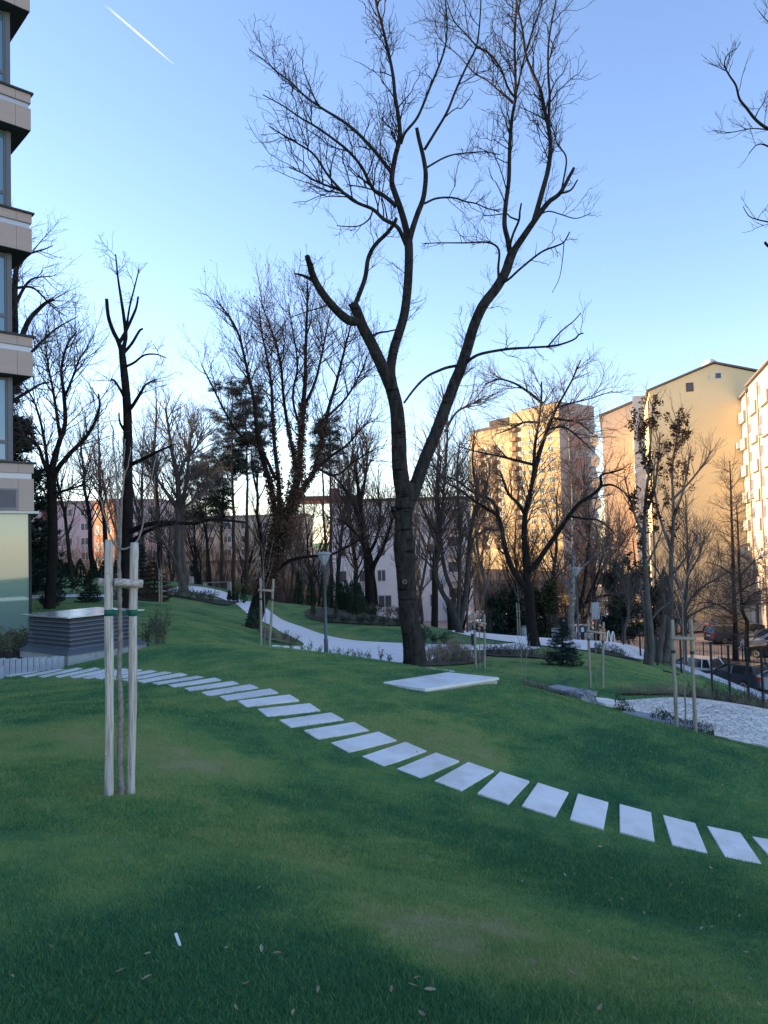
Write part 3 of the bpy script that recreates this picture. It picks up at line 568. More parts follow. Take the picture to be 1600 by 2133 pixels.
r0 = foot(1378, 62); r = thing('street_lamp', 'street lamp with a white rounded head among the bushes left of the grey trunks', 'lamp', r0); hd = at(1374, 1238, 62); b = MB(); b.tube([r0-np.array([0, 0, .3]), hd], [.07, .05], 8); b.build('pole', M_lampgrey, r, True); b = MB(); b.lathe([(.05, -.05), (.34, 0), (.33, .12), (.2, .24), (.05, .28)], 14, Matrix.Translation(tuple(hd))); b.build('lamp_head', M_lampwhite, r, True)
M_black = mat('black_metal', (.02, .022, .026), .5, .3)
def bollard(label, px, Y, yt):
    b0 = foot(px, Y, 1280); H = max(.6, at(px, yt, Y)[2]-b0[2]); r = thing('bollard_light', label, 'bollard', b0, 'bollard lights'); T = Matrix.Translation(tuple(b0)); b = MB(); b.rbox(-.08, .08, -.08, .08, -.2, H*.72, .01, T); b.rbox(-.08, .08, -.08, .08, H-.04, H, .008, T); b.build('post', M_black, r); b = MB(); b.box(-.065, .065, -.065, .065, H*.72, H-.04, T); b.build('light_panel', mat('pale_panel', (.6, .62, .66), .4) if px > 800 else M_black, r)
bollard('dark bollard light beside the far path, right of the small clipped conifers', 495, 42.5, 1244)
bollard('dark bollard light with a pale head, left of the stakes behind the platform', 984, 30.5, 1310)
bollard('dark slim bollard light on the far side of the park lamp beyond the round path', 1212, 41.0, 1305)
M_bin = mat('bin_grey', (.42, .44, .46), .6, .2, noise=(.36, .38, .40), scale=6)
for px, yt, yb, Y, lab in [(1094, 1300, 1325, 41.5, 'grey cylindrical litter bin left of the dark forked trunk'), (1157, 1310, 1327, 40.5, 'grey cylindrical litter bin behind the dark fir')]:
    c = foot(px, Y, 1320); H = .68; r = thing('litter_bin', lab, 'bin', c, 'grey litter bins'); T = Matrix.Translation(tuple(c)); b = MB(); b.lathe([(.19, -.05), (.2, 0), (.2, H-.06), (.21, H-.05), (.21, H), (.17, H), (.16, H-.3)], 12, T); b.build('drum', M_bin, r, False)
    b = MB(); b.lathe([(.21, H-.02), (.22, H), (.22, H+.03), (.05, H+.05)], 12, T); b.build('rim', M_lampgrey, r)
M_bench = wood('bench_wood', (.34, .29, .22), (.2, .16, .12), (3, 20, 20))
c0, c1 = foot(425, 54.5, 1220), foot(481, 54.5, 1220); d = c1-c0; L = float(np.linalg.norm(d[:2])); zz = (c0[2]+c1[2])/2; BM = frame((c0[0], c0[1], zz), (d[0], d[1], 0)); r = thing('park_bench', 'low wooden bench on two concrete ends at the top of the far path', 'bench', c0)
b = MB()
for k in range(4): b.rbox(0, L, -.24+k*.12, -.14+k*.12, .40, .45, .008, BM)
b.build('seat', M_bench, r)
for x in (0, L-.22): b = MB(); b.rbox(x, x+.22, -.25, .25, -.2, .39, .01, BM); b.build('leg', M_conc, r)
c = foot(397, 55, 1220); b = MB(); b.rbox(-.2, .2, -.25, .25, -.2, .45, .01, Matrix.Translation(tuple(c))); b.rbox(-.16, .16, -.2, .2, .45, .48, .01, Matrix.Translation(tuple(c))); tag(b.build('concrete_seat', M_conc, None, False, tuple(c)), 'pale concrete block seat left of the wooden bench on the far path', 'seat')
# white arched bicycle racks
M_white = mat('white_paint', (.75, .75, .74), .5)
for k, px in enumerate((1268, 1277)):
    c = foot(px, 40, 1330); c[2] = hz(c[0], 40); b = MB(); q = [c+np.array([.4*math.cos(a)*.5, .35*math.cos(a), -.1+.95*math.sin(a)]) for a in np.linspace(0, math.pi, 12)]; b.tube(q, [.035]*12, 8)
    tag(b.build('bicycle_rack', M_white, None, True, tuple(c)), ['white arched bicycle rack at the round path edge, left of the pair', 'white arched bicycle rack at the round path edge, right of the pair'][k], 'bicycle rack', 'white bicycle racks')
# blank sign board
c = foot(1241, 43, 1300); r = thing('sign_board', 'pale grey blank notice board on a post behind the sapling near the parked cars', 'sign', c); b = MB(); tp = at(1240, 1255, 43); b.tube([c-np.array([0, 0, .3]), np.array([c[0], c[1], tp[2]])], [.04, .04], 8); b.build('post', M_lampgrey, r); b = MB(); b.rbox(-.22, .22, -.03, .03, tp[2]-.95, tp[2], .01, Matrix.Translation((c[0], c[1]-.05, 0))); b.build('panel', mat('sign_grey', (.40, .42, .45), .5), r)
# white bag and scrap
c = G(984, 1372, 20); c[2] += .08; b = MB(); bm = bmesh.new(); bmesh.ops.create_icosphere(bm, subdivisions=3, radius=.13)
for v in bm.verts: v.co *= 1+.25*math.sin(v.co.x*40)*math.cos(v.co.z*31+v.co.y*25); v.co.z *= 1.2
b.bm(bm, Matrix.Translation(tuple(c))); tag(b.build('plastic_bag', M_white, None, True, tuple(c)), 'crumpled white plastic bag in the dry shrubs left of the stakes', 'bag')
c = G(369, 1968); b = MB(); b.rbox(-.007, .007, -.035, .035, .02, .028, .003, Matrix.Translation(tuple(c))@Matrix.Rotation(.6, 4, 'Z')@Matrix.Rotation(.5, 4, 'X')); tag(b.build('paper_scrap', M_white, None, False, tuple(c)), 'small white paper stick lying alone in the near lawn', 'litter')
# ------------------------------------------------------------------ retaining wall and fence
wall = thing('retaining_wall', 'stepped low stone wall with a white coping above the car park', 'wall', (12.6, 30, -5)); b = MB(); b2 = MB()
seg = [(33.2, -4.2), (30.5, -3.85), (27.2, -3.72), (24, -3.6), (20, -3.35), (15, -3.1)]
def wx(y): return float(np.interp(y, [a for a, _ in WALLX], [q for _, q in WALLX]))
for (ya, za), (yb_, zb_) in zip(seg[:-1], seg[1:]):
    p = np.array([wx(ya)+.28, ya, 0]); q = np.array([wx(yb_)+.28, yb_, 0]); u = q-p; L = float(np.linalg.norm(u)); M = frame((p[0], p[1], 0), tuple(u)); zt = (hz(p[0]-.5, ya)+hz(q[0]-.5, yb_))/2-.10
    b.box(0, L-.003, -.17, .17, -8.2, zt, M); b2.rbox(-.01, L-.01, -.24, .24, zt+.002, zt+.09, .01, M)
b.build('wall', mat('wall_stone', (.30, .26, .22), .9, noise=(.16, .14, .12), scale=3, bump=.5, bscale=6, detail=6), wall); b2.build('coping', mat('white_coping', (.66, .66, .66), .8, noise=(.5, .5, .5), scale=4), wall)
def fence(label, pts, H, group=None, gauge=.004, step=.13, pr=.03):
    r = thing('mesh_fence', label, 'fence', pts[0]); b = MB()
    for p in pts: q = MB(); q.rbox(-pr, pr, -pr, pr, -.6, H, .004, Matrix.Translation(tuple(p))); q.build('post', M_black, r)
    for p, q in zip(pts[:-1], pts[1:]):
        u = np.array(q)-np.array(p); L = float(np.linalg.norm(u)); n = max(2, int(L/step))
        for k in range(1, n): c = np.array(p)+u*k/n; b.box(-gauge/2, gauge/2, -gauge/2, gauge/2, .06, H-.05, Matrix.Translation(tuple(c)))
        for z in (.08, .5, .95, H-.07):
            b.tube([np.array(p)+np.array([0, 0, z]), np.array(q)+np.array([0, 0, z])], [gauge*.8]*2, 4)
    b.build('wire_panel', M_black, r); return r
FP = []
for px, y0, yt, Y in [(1300, 1375, 1296, 36), (1335, 1385, 1300, 34), (1370, 1395, 1310, 32), (1420, 1408, 1318, 29.6), (1484, 1436, 1337, 26.2), (1521, 1451, 1345, 25.0), (1560, 1456, 1343, 24.4), (1590, 1460, 1362, 23.8), (1640, 1480, 1370, 22.5), (1700, 1490, 1370, 21)]:
    p = at(px, y0, Y); FP.append((p[0], Y, hz(p[0], Y)))
fence('dark wire mesh fence with slim posts along the lawn edge above the parked cars', FP[4:], 1.75)
fence('far run of dark mesh fence from the grey trunks to the round path', FP[:4][::-1], 1.3)
V = [(*at(px, 1300, Y)[:2], -7.46) for px, Y in [(1440, 54.5), (1463, 53.6), (1501, 52.4), (1544, 51), (1590, 49.6), (1640, 48)]]
fence('thin far mesh fence on the verge between the two rows of parked cars', V, 1.6, step=.25, gauge=.012)
# ------------------------------------------------------------------ office building, left
M_panel = mat('taupe_panel', (.46, .35, .30), .55, noise=(.42, .315, .265), scale=1.3, stretch=(1, 1, 14), detail=6)
M_strip = mat('brushed_strip', (.42, .42, .44), .4, .4)
M_frame = mat('window_frame_grey', (.135, .135, .15), .5)
M_soffit = mat('soffit_dark', (.045, .048, .055), .7)
def glass(name, col, rough=.05, spec=.8):
    m = mat(name, col, rough, spec=spec, noise=tuple(q*.7 for q in col), scale=.35); return m
M_glass = glass('blue_window_glass', (.10, .20, .27), .05, 1.0)
M_gglass = bpy.data.materials.new('frosted_green_glass'); M_gglass.use_nodes = True
bb = M_gglass.node_tree.nodes['Principled BSDF']; bb.inputs['Base Color'].default_value = (.17, .25, .205, 1); bb.inputs['Roughness'].default_value = .03; bb.inputs['IOR'].default_value = 1.75; bb.inputs['Coat Weight'].default_value = .6; bb.inputs['Coat Roughness'].default_value = .03
uF = Vector((-.727, -.687, 0)).normalized(); CO = at(71, 1000, 21.0); OM = Matrix(((uF.x, -.687, 0, CO[0]), (uF.y, .727, 0, CO[1]), (0, 0, 1, 0), (0, 0, 0, 1)))
OB = thing('office_building', 'modern office building with taupe panel bands and dark recessed windows at the left edge', 'building', (CO[0], CO[1], -.6))
LU, LV, LW = 75.0, 100.0, 24.0  # unseen length and depth stretched so the block shades the lawn
zc = lambda y: at(62, y, 21.0)[2]
tops = [zc(963), zc(700), zc(443.6), zc(193.6)]; bots = [zc(1065), zc(785), zc(527), zc(273)]
st = tops[3]-tops[2]
for k in range(2): tops.append(tops[-1]+st); bots.append(bots[-1]+st)  # upper storeys, number picked for the shade they throw on the lawn
zg = -1.5
b = MB(); b.box(.5, LU, .5, LW, zg, tops[-1]+.3, OM); b.build('core', M_soffit, OB)
b = MB(); b.box(.5, 22, LW+.003, LV, zg, tops[3]-.1, OM); b.build('added_shade_wing', M_panel, OB)  # unseen wing added to keep the sun off the path and middle lawn
bp_, bs_, bc_, bsf = MB(), MB(), MB(), MB()
joints = [0, .42, 1.9, 3.4, 4.9, 6.4, 7.9, 9.4, 12.4, 15.4, 20, 30, 40, 50, 62, LU]
for k, (zt, z0) in enumerate(zip(tops, bots)):
    h = 1.08; LV = LW; g0, g1 = zt-.055-h*.39, zt-.055-h*.24
    for (za, zb_) in ((z0+.012, g0), (g1, zt-.06)):
        for a, c in zip(joints[:-1], joints[1:]): bp_.box(a+.004, c-.004, 0, .3, za, zb_, OM)
        for a, c in zip([0, .42, 3, 6, 10, 20], [.42, 3, 6, 10, 20, LV]): bp_.box(0, .3, max(a, .304)+.004 if a < .3 else a+.004, c-.004, za, zb_, OM)
    bs_.box(.05, LU, .05, LV, g0, g1, OM)
    bc_.rbox(-.06, LU, -.06, LV, zt-.058, zt, .01, OM)
    bsf.box(.012, LU, .012, LV, z0, z0+.01, OM)
b.n
bp_.build('cladding_band', M_panel, OB); bs_.build('metal_strip', M_strip, OB); bc_.build('coping', M_soffit, OB); bsf.build('soffit', M_soffit, OB)
# window storeys
mv = MB()
for k in range(len(tops)-1):
    z0, z1 = tops[k], bots[k+1]
    mv.box(.42, .55, .42, .66, z0, z1, OM)
    for j in range(4):
        ua = .55+j*2.1; ub = ua+1.98
        f = MB(); zs = z0+(z1-z0)*.24
        for q in ((ua, ub, z0+.02, z0+.09), (ua, ub, z1-.09, z1-.02), (ua, ub, zs-.05, zs+.05)): f.box(q[0], q[1], .445, .50, q[2], q[3], OM)
        for q in (ua, ub-.05): f.box(q, q+.05, .442, .498, z0+.02, z1-.02, OM)
        wo = f.build('window', M_frame, OB)
        p = MB(); p.box(ua+.05, ub-.05, .472, .486, z0+.09, zs-.05, OM); p.box(ua+.05, ub-.05, .472, .486, zs+.05, z1-.09, OM); p.build('pane', M_glass, wo)
        mv.box(ub, ub+.12, .44, .6, z0, z1, OM)
    mv.box(9.1, LU, .46, .6, z0, z1, OM); mv.box(.46, .6, .66, LV, z0, z1, OM)
mv.build('mullion', M_frame, OB)
# louvre grille in the lowest band
b = MB(); zA, zB = zc(1062), zc(1019)
for q in ((.45, 2.6, zA, zA+.05), (.45, 2.6, zB-.05, zB)): b.box(q[0], q[1], -.03, .02, q[2], q[3], OM)
for q in (.45, 2.55): b.box(q, q+.05, -.028, .02, zA, zB, OM)
n = 9
for k in range(n):
    z0 = zA+.05+(zB-zA-.1)*k/n; h = (zB-zA-.1)/n
    v = [(.5, -.03, z0), (2.55, -.03, z0), (2.55, -.005, z0+h*.85), (.5, -.005, z0+h*.85)]; b.add(xf(OM, np.array(v, float)), [(0, 1, 2, 3)])
b.build('vent_grille', mat('grille_grey', (.17, .17, .18), .5, .3), OB)
LV = LW
b = MB(); b.rbox(-.1, LU, -.1, LV, bots[0]-.075, bots[0]-.002, .01, OM); b.build('lintel_strip', mat('ivory_strip', (.62, .60, .50), .5), OB)
b = MB(); b.box(.12, LU, .10, .14, zg, bots[0]-.08, OM); b.box(.10, .14, .145, LV, zg, bots[0]-.08, OM); b.build('ground_floor_glass', M_gglass, OB)
b = MB(); b.rbox(.06, .125, .06, .14, zg, bots[0]-.08, .008, OM); 
b.build('glass_frame', M_black, OB)
for q in (3.2, 6.4, 9.6): b = MB(); b.box(q, q+.05, .085, .10, zg, bots[0]-.08, OM); b.build('glass_frame', M_black, OB)
# ------------------------------------------------------------------ far buildings
def facade(root, M, wins, mf, mg, name='window'):
    """wins: list of (x0,x1,z0,z1) on the plane y=0 of M (outside is -y)"""
    for (x0, x1, z0, z1) in wins:
        f = MB(); t = .09
        f.box(x0, x1, -.05, .12, z0, z0+t, M); f.box(x0, x1, -.05, .12, z1-t, z1, M); f.box(x0, x0+t, -.048, .12, z0+t, z1-t, M); f.box(x1-t, x1, -.048, .12, z0+t, z1-t, M)
        if x1-x0 > 1.0: f.box((x0+x1)/2-.05, (x0+x1)/2+.05, -.046, .12, z0+t, z1-t, M)
        o = f.build(name, mf, root); p = MB(); p.box(x0+t, x1-t, -.02, .02, z0+t, z1-t, M); p.build('pane', mg, o)
M_wf = mat('white_window_frame', (.65, .65, .63), .6); M_wg = glass('dark_window_glass', (.035, .04, .05), .12, .5); M_wgray = glass('grey_window_glass', (.11, .11, .12), .3, .4)  # last glass is a plain greyer, rougher tone
def stucco(name, c, s=.5): return mat(name, c, .9, noise=tuple(q*.88 for q in c), scale=s, detail=6)
# white apartment house, centre
Y = 87.0; xl = at(692, 1200, Y)[0]; xr = at(985, 1200, Y)[0]; zt = at(850, 1043, Y)[2]
WB = thing('white_building', 'white four storey apartment house seen behind the big tree trunk', 'building', (xl, Y, -7.5)); WM = frame((xl, Y, 0), (1, 0, 0)); Wd = xr-xl
b = MB(); b.box(0, Wd, 0, 13, -8.5, zt, WM); b.build('wall', stucco('white_stucco', (.90, .86, .82)), WB)
b = MB(); b.rbox(-.4, Wd+.4, -.4, 13.4, zt+.003, zt+.35, .03, WM); b.build('cornice', mat('brown_cornice', (.12, .07, .06), .8), WB)
b = MB(); q = at(700, 1030, Y)[0]-xl; b.prism([(q-5, 1), (q+2.5, 1), (q+2.5, 9), (q-5, 9)], zt+.35, zt+.9, WM); b.box(q-1, q+.2, 3, 4.2, zt+.9, zt+1.9, WM); b.build('roof', mat('red_roof', (.25, .10, .08), .85, noise=(.16, .07, .06), scale=2), WB)
X = lambda px: at(px, 1200, Y)[0]-xl; Zf = lambda y: at(850, y, Y)[2]
wl = []
for y0, y1 in ((1070, 1093), (1133, 1157), (1185, 1210), (1238, 1265)):
    for a, c in ((706, 723), (748, 764), (786, 804 if y0 < 1230 else 815), (866, 878), (894, 906)): wl.append((X(a), X(c), Zf(y1), Zf(y0)))
facade(WB, WM, wl, M_wf, M_wgray)
for y0, y1 in ((1063, 1100), (1120, 1157), (1173, 1210), (1228, 1262)):
    b = MB(); z0, z1 = Zf(y1), Zf(y0); b.box(X(932), X(965), -1.2, -.003, z0-.15, z0, WM); b.box(X(932), X(965), -1.2, -1.1, z0, z0+.95, WM); b.box(X(932), X(932)+.1, -1.1, -.003, z0, z0+.95, WM); o = b.build('balcony', stucco('balcony_cream', (.60, .55, .50)), WB)
    b = MB(); b.box(X(935), X(962), -.03, .02, z0+.02, z1, WM); b.build('balcony_door', M_wgray, o)
b = MB(); b.box(X(955), X(1010), -4, -.003, -8.5, Zf(1282), WM); b.rbox(X(953), X(1012), -4.3, -.003, Zf(1282)+.003, Zf(1276), .03, WM); b.build('porch', MATS['white_stucco'], WB)
b = MB(); b.box(X(978), X(984), -4.06, -4.003, -8, Zf(1287), WM); b.build('porch_door', mat('brown_door', (.22, .12, .05), .6), WB)
b = MB(); b.rbox(-1, X(1040), -12, -11.7, -8.4, -6.9, .02, WM); b.build('garden_wall', MATS['concrete'], WB)
# tower block
TW = thing('tower_block', 'tall yellow tower block with stepped roof lit by the low sun behind the bare trees', 'building', (*at(1172, 1200, 200)[:2], -9))
pA = at(980, 1100, 232); pB = at(1172, 1100, 200); pC = pB+13.9*np.array([.84, .55, 0])
u = np.array([pB[0]-pA[0], pB[1]-pA[1]]); LA = float(np.linalg.norm(u)); TM = frame((pA[0], pA[1], 0), (u[0], u[1], 0))
zA = at(1030, 880, 210)[2]; zB = at(1130, 843, 203)[2]; x1 = LA*.50
M_tow = stucco('tower_yellow', (.52, .38, .21), .12); M_tow2 = stucco('tower_tan', (.34, .21, .12), .2); M_towp = stucco('tower_pink', (.52, .34, .28), .12); M_red = stucco('tower_red', (.55, .22, .16), .2)
b = MB(); b.box(0, x1, .6, 16, -12, zA, TM); b.box(x1, LA, 0, 13.9, -12, zB, TM); b.build('wall', M_tow, TW)
b = MB(); b.box(.5, x1-.5, 2, 12, zA+.01, zA+1.2, TM); b.box(x1*.3, x1*.75, 4, 9, zA+1.2, zA+3.4, TM); b.rbox(x1+2, LA-3, 3, 12, zB+.01, zB+1.0, .1, TM); b.box(x1-.8, x1+1.6, 1, 6, zA, zB-1.2, TM); b.build('roof', mat('roof_tar', (.10, .07, .06), .9), TW)
us = np.array([pC[0]-pB[0], pC[1]-pB[1]]); LS = float(np.linalg.norm(us)); SM = frame((pB[0], pB[1], 0), (us[0], us[1], 0))
b = MB(); b.box(.0, LS, -.05, -.004, -12, zB, SM); b.build('side_wall', M_towp, TW)
for k in range(7): b = MB(); b.box(LS*.30, LS*.62, -.16, -.054, zB-4.2-k*5.8-2.0, zB-3.2-k*5.8, SM); b.build('red_panel', M_red, TW)
b = MB(); b.box(LS*.86, LS*.97, -.12, -.054, -12, zB-5, SM)
for k in range(13): b.box(LS*.72, LS*.97, -.9, -.124, zB-6-k*2.8, zB-5-k*2.8, SM)
b.build('stair_bay', mat('pale_bay', (.45, .45, .46), .7), TW)
wl = []; rows = 13; bal = MB(); rec = MB()
for r_ in range(rows):
    z0 = zB-4.6-r_*2.78
    for j, xx in enumerate((.60, .695, .79, .89)): wl.append((LA*xx, LA*xx+1.9, z0, z0+1.5))
    if z0 < zA-4:
        for j, xx in enumerate((.05, .19, .34)): wl.append((LA*xx+.4, LA*xx+2.2, z0, z0+1.45))
    if r_ % 1 == 0:
        bal.box(LA*.515, LA*.585, -1.1, -.01, z0-1.0, z0+.15, TM); rec.box(LA*.52, LA*.58, -.06, -.02, z0+.2, z0+1.6, TM)
        if z0 < zA-4: bal.box(LA*.10, LA*.17, -.6, .55, z0-1.0, z0+.15, TM); rec.box(LA*.105, LA*.165, .50, .58, z0+.2, z0+1.6, TM); bal.box(LA*.26, LA*.33, -.6, .55, z0-1.0, z0+.15, TM); rec.box(LA*.265, LA*.325, .50, .58, z0+.2, z0+1.6, TM)
for (x0, x1_, z0, z1) in wl: facade(TW, TM if x0 > LA*.5 else frame((TM@Vector((0, .6, 0)))[:], (u[0], u[1], 0)), [(x0, x1_, z0, z1)], M_wf, M_wg)
bal.build('balcony_bands', M_tow2, TW); rec.build('balcony_recess', mat('recess_brown', (.13, .09, .06), .8), TW)
b = MB()
for r_ in range(rows): b.box(LA*.59, LA*.99, -.02, 0, zB-5.0-r_*2.78-.75, zB-5.0-r_*2.78, TM)
b.build('spandrel', mat('ochre_spandrel', (.52, .35, .16), .9, noise=(.46, .30, .13), scale=.4), TW)
# yellow gable block
wd = np.array([.306, 1.0]); wd /= np.linalg.norm(wd); gd = np.array([wd[1], -wd[0]])
g0 = at(1352, 1100, 82)[:2]; YG = thing('gable_building', 'big yellow apartment block with a blank gable wall and pale round roof tank', 'building', (*g0, -7.5)); GM = frame((g0[0], g0[1], 0), (gd[0], gd[1], 0))
def on_g(px, py, M, o=g0, d=gd):           # hit of a line of sight with the vertical plane of the gable
    r = ray(px, py); n = np.array([d[1], -d[0]]); t = (np.array(o)@n)/(r[:2]@n); p = r*t; p[2] += EYE; return float((p[:2]-np.array(o))@d), float(p[2])
xa, za = on_g(1352, 815, GM); xb, zb_ = on_g(1487, 758, GM); xc, zc_ = on_g(1576, 778, GM); xc = max(xc, xb+4.5)
M_yel = stucco('golden_stucco', (.88, .68, .38), .15); RX = Matrix(((1, 0, 0, 0), (0, 0, -1, 0), (0, 1, 0, 0), (0, 0, 0, 1)))
b = MB(); b.prism([(xa, -9), (xc+2, -9), (xc+2, zc_-.6), (xc, zc_), (xb, zb_), (xa, za)], -22, 0, GM@RX); b.build('wall', M_yel, YG)
b = MB()
for (p, q) in (((xa-.3, za-.05), (xb, zb_+.08)), ((xb, zb_+.08), (xc+2.2, zc_-.55))):
    v = [(p[0], -.25, p[1]+.02), (q[0], -.25, q[1]+.02), (q[0], 22.3, q[1]+.02), (p[0], 22.3, p[1]+.02)]; v += [(a, c, z+.16) for a, c, z in v]; b.add(xf(GM, np.array(v)), [(3, 2, 1, 0), (4, 5, 6, 7), (0, 1, 5, 4), (1, 2, 6, 5), (2, 3, 7, 6), (3, 0, 4, 7)])
b.build('roof', mat('roof_dark', (.20, .16, .14), .8), YG)
for (q0, q1, fr) in (((1429, 798), (1445, 815), mat('brown_frame', (.12, .05, .04), .6)), ((1475, 779), (1480, 791), M_wf), ((1488, 776), (1504, 789), M_wf)):
    a, z1 = on_g(*q0, GM); c, z0 = on_g(*q1, GM); facade(YG, GM, [(a, c, z0, z1)], fr, M_wgray)
xt, ztk = on_g(1487, 757, GM); b = MB(); b.lathe([(.9, ztk-.6), (.9, ztk+.25), (.72, ztk+.75), (.35, ztk+1.0), (.05, ztk+1.05)], 16, GM@Matrix.Translation((xt-.1, 2.5, 0))); b.build('roof_tank', mat('tank_cream', (.72, .66, .58), .5), YG, True)
# balcony column on its left face
LM = frame((g0[0], g0[1], 0), (wd[0], wd[1], 0)); bw = MB(); bg = MB()
for k in range(9):
    z0 = za-2.2-k*2.85
    bw.box(.4, 4.2, .0, 1.2, z0-1.0, z0+.1, LM); bw.box(.4, .55, .0, 1.2, z0+.1, z0+1.85, LM); bg.box(.6, 4.0, .1, 1.0, z0+.1, z0+1.8, LM)
bw.build('balcony_column', stucco('pale_balcony', (.66, .60, .52)), YG); bg.build('balcony_glazing', M_wgray, YG)
# pink block behind it
p0 = at(1253, 1100, 97)[:2]; PB = thing('pink_building', 'pinkish gabled apartment block between the tower and the yellow gable', 'building', (*p0, -7.5)); PM = frame((p0[0], p0[1], 0), (gd[0], gd[1], 0))
xa, za = on_g(1253, 868, PM, p0); xb, zb_ = on_g(1350, 827, PM, p0)
b = MB(); b.prism([(xa, -9), (xb+9, -9), (xb+9, zb_+.4), (xb+2, zb_+.8), (xa, za)], -20, 0, PM@RX); b.build('wall', stucco('pink_stucco', (.84, .63, .45), .15), PB)
v = [(xa-.3, -.25, za), (xb+2, -.25, zb_+.82), (xb+2, 20, zb_+.82), (xa-.3, 20, za)]; v += [(a, c, z+.25) for a, c, z in v]; b = MB(); b.add(xf(PM, np.array(v)), [(3, 2, 1, 0), (4, 5, 6, 7), (0, 1, 5, 4), (1, 2, 6, 5), (2, 3, 7, 6), (3, 0, 4, 7)]); b.build('roof', MATS['roof_dark'], PB)
a, z1 = on_g(1312, 854, PM, p0); c, z0 = on_g(1330, 864, PM, p0); facade(PB, PM, [(a, c, z0, z1)], M_wf, M_wgray)
LM2 = frame((p0[0], p0[1], 0), (wd[0], wd[1], 0)); bw = MB()
for k in range(9): z0 = za-2.2-k*2.85; bw.box(.4, 4, 0, 1.0, z0-1, z0+.1, LM2)
bw.build('balcony_column', MATS['pale_balcony'], PB)
# cream block with balconies at the right edge
o0 = at(1553, 1100, 80)[:2]; CBm = thing('balcony_building', 'cream apartment block with stacked balconies and drainpipes at the right edge, lit by the sun', 'building', (*o0, -7.5))
CM = frame((o0[0], o0[1], 0), (-wd[0], -wd[1], 0))      # x runs along the front towards the viewer; outside is +? checked below
OUT = -1 if (CM.to_3x3()@Vector((0, 1, 0))).x > 0 else 1
def cb(mb, x0, x1, d0, d1, z0, z1):
    a, c = sorted((d0*OUT, d1*OUT)); mb.box(x0, x1, a, c, z0, z1, CM)
zr = at(1541, 834, 80)[2]; M_cr = stucco('cream_stucco', (.56, .48, .385), .2)
b = MB(); cb(b, 0, 34, -14, 0, -9, zr); cb(b, 5.5, 34, -13, .0, zr, zr+.5); b.build('wall', M_cr, CBm)
b = MB(); cb(b, -.3, 5.45, -14.3, .3, zr+.003, zr+.2); cb(b, 5.2, 34.3, -13.3, .3, zr+.503, zr+.68); b.build('roof', MATS['roof_dark'], CBm)
b = MB()
for x in (4.6, 10.4, 16.2): b.tube([(CM@Vector((x, .10*OUT, -8)))[:], (CM@Vector((x, .10*OUT, zr)))[:]], [.09, .09], 8)
b.build('drainpipe', mat('orange_pipe', (.50, .34, .22), .5), CBm)
M_balc = stucco('cream_balcony', (.56, .485, .39), .3); M_open = mat('loggia_back', (.62, .51, .385), .9)
for k in range(8):
    z0 = zr-2.6-k*2.8
    for x0, x1, dpt in ((.4, 3.9, .35), (6.4, 10.1, .3), (12.0, 15.8, .3)):
        if z0 < -5: continue
        p = MB(); cb(p, x0, x1, .003, dpt, z0-.15, z0); cb(p, x0, x1, dpt-.1, dpt, z0, z0+.95); cb(p, x0, x0+.1, .003, dpt-.1, z0, z0+.95); cb(p, x1-.1, x1, .003, dpt-.1, z0, z0+.95); o = p.build('balcony', M_balc, CBm)
        p = MB(); cb(p, x0+.15, x1-.15, .004, .06, z0+.02, z0+2.25); p.build('balcony_door', M_open, o)
        if (k*3+int(x0)) % 3 != 0: p = MB(); cb(p, x0, x1, dpt-.06, dpt-.02, z0+.96, z0+2.5); cb(p, x0, x0+.06, .06, dpt-.06, z0+.96, z0+2.5); p.build('glazing', mat('glazing_pale', (.34, .33, .31), .12, spec=.6), o); p = MB(); cb(p, x0-.04, x1+.04, .003, dpt+.04, z0+2.5, z0+2.62); p.build('balcony_roof', M_balc, o)
        elif (k+int(x0)) % 4 == 1:
            p = MB(); cb(p, x0+.3, x0+1.2, dpt+.003, dpt+.35, z0+.1, z0+.7); p.build('air_conditioner', mat('ac_white', (.68, .66, .60), .6), o)
    wl = []
    if z0 > -5:
        for x in (4.95, 10.8, 16.5):
            f = MB(); cb(f, x, x+1.3, -.1, .05, z0+.7, z0+.8); cb(f, x, x+1.3, -.1, .05, z0+2.1, z0+2.2)
            for q in (x, x+.6, x+1.2): cb(f, q, q+.1, -.1, .048, z0+.8, z0+2.1)
            o = f.build('window', M_wf, CBm); p = MB(); cb(p, x+.1, x+1.2, -.1, .02, z0+.8, z0+2.1); p.build('pane', M_wgray, o)
p = MB(); cb(p, 2.0, 4.4, .003, .12, -7.4, -4.6); p.build('garage_door', mat('garage_white', (.62, .62, .62), .6), CBm)
p = MB(); cb(p, 4.41, 5.6, .003, .14, -7.4, -5.2); p.build('doorway', M_wg, CBm)
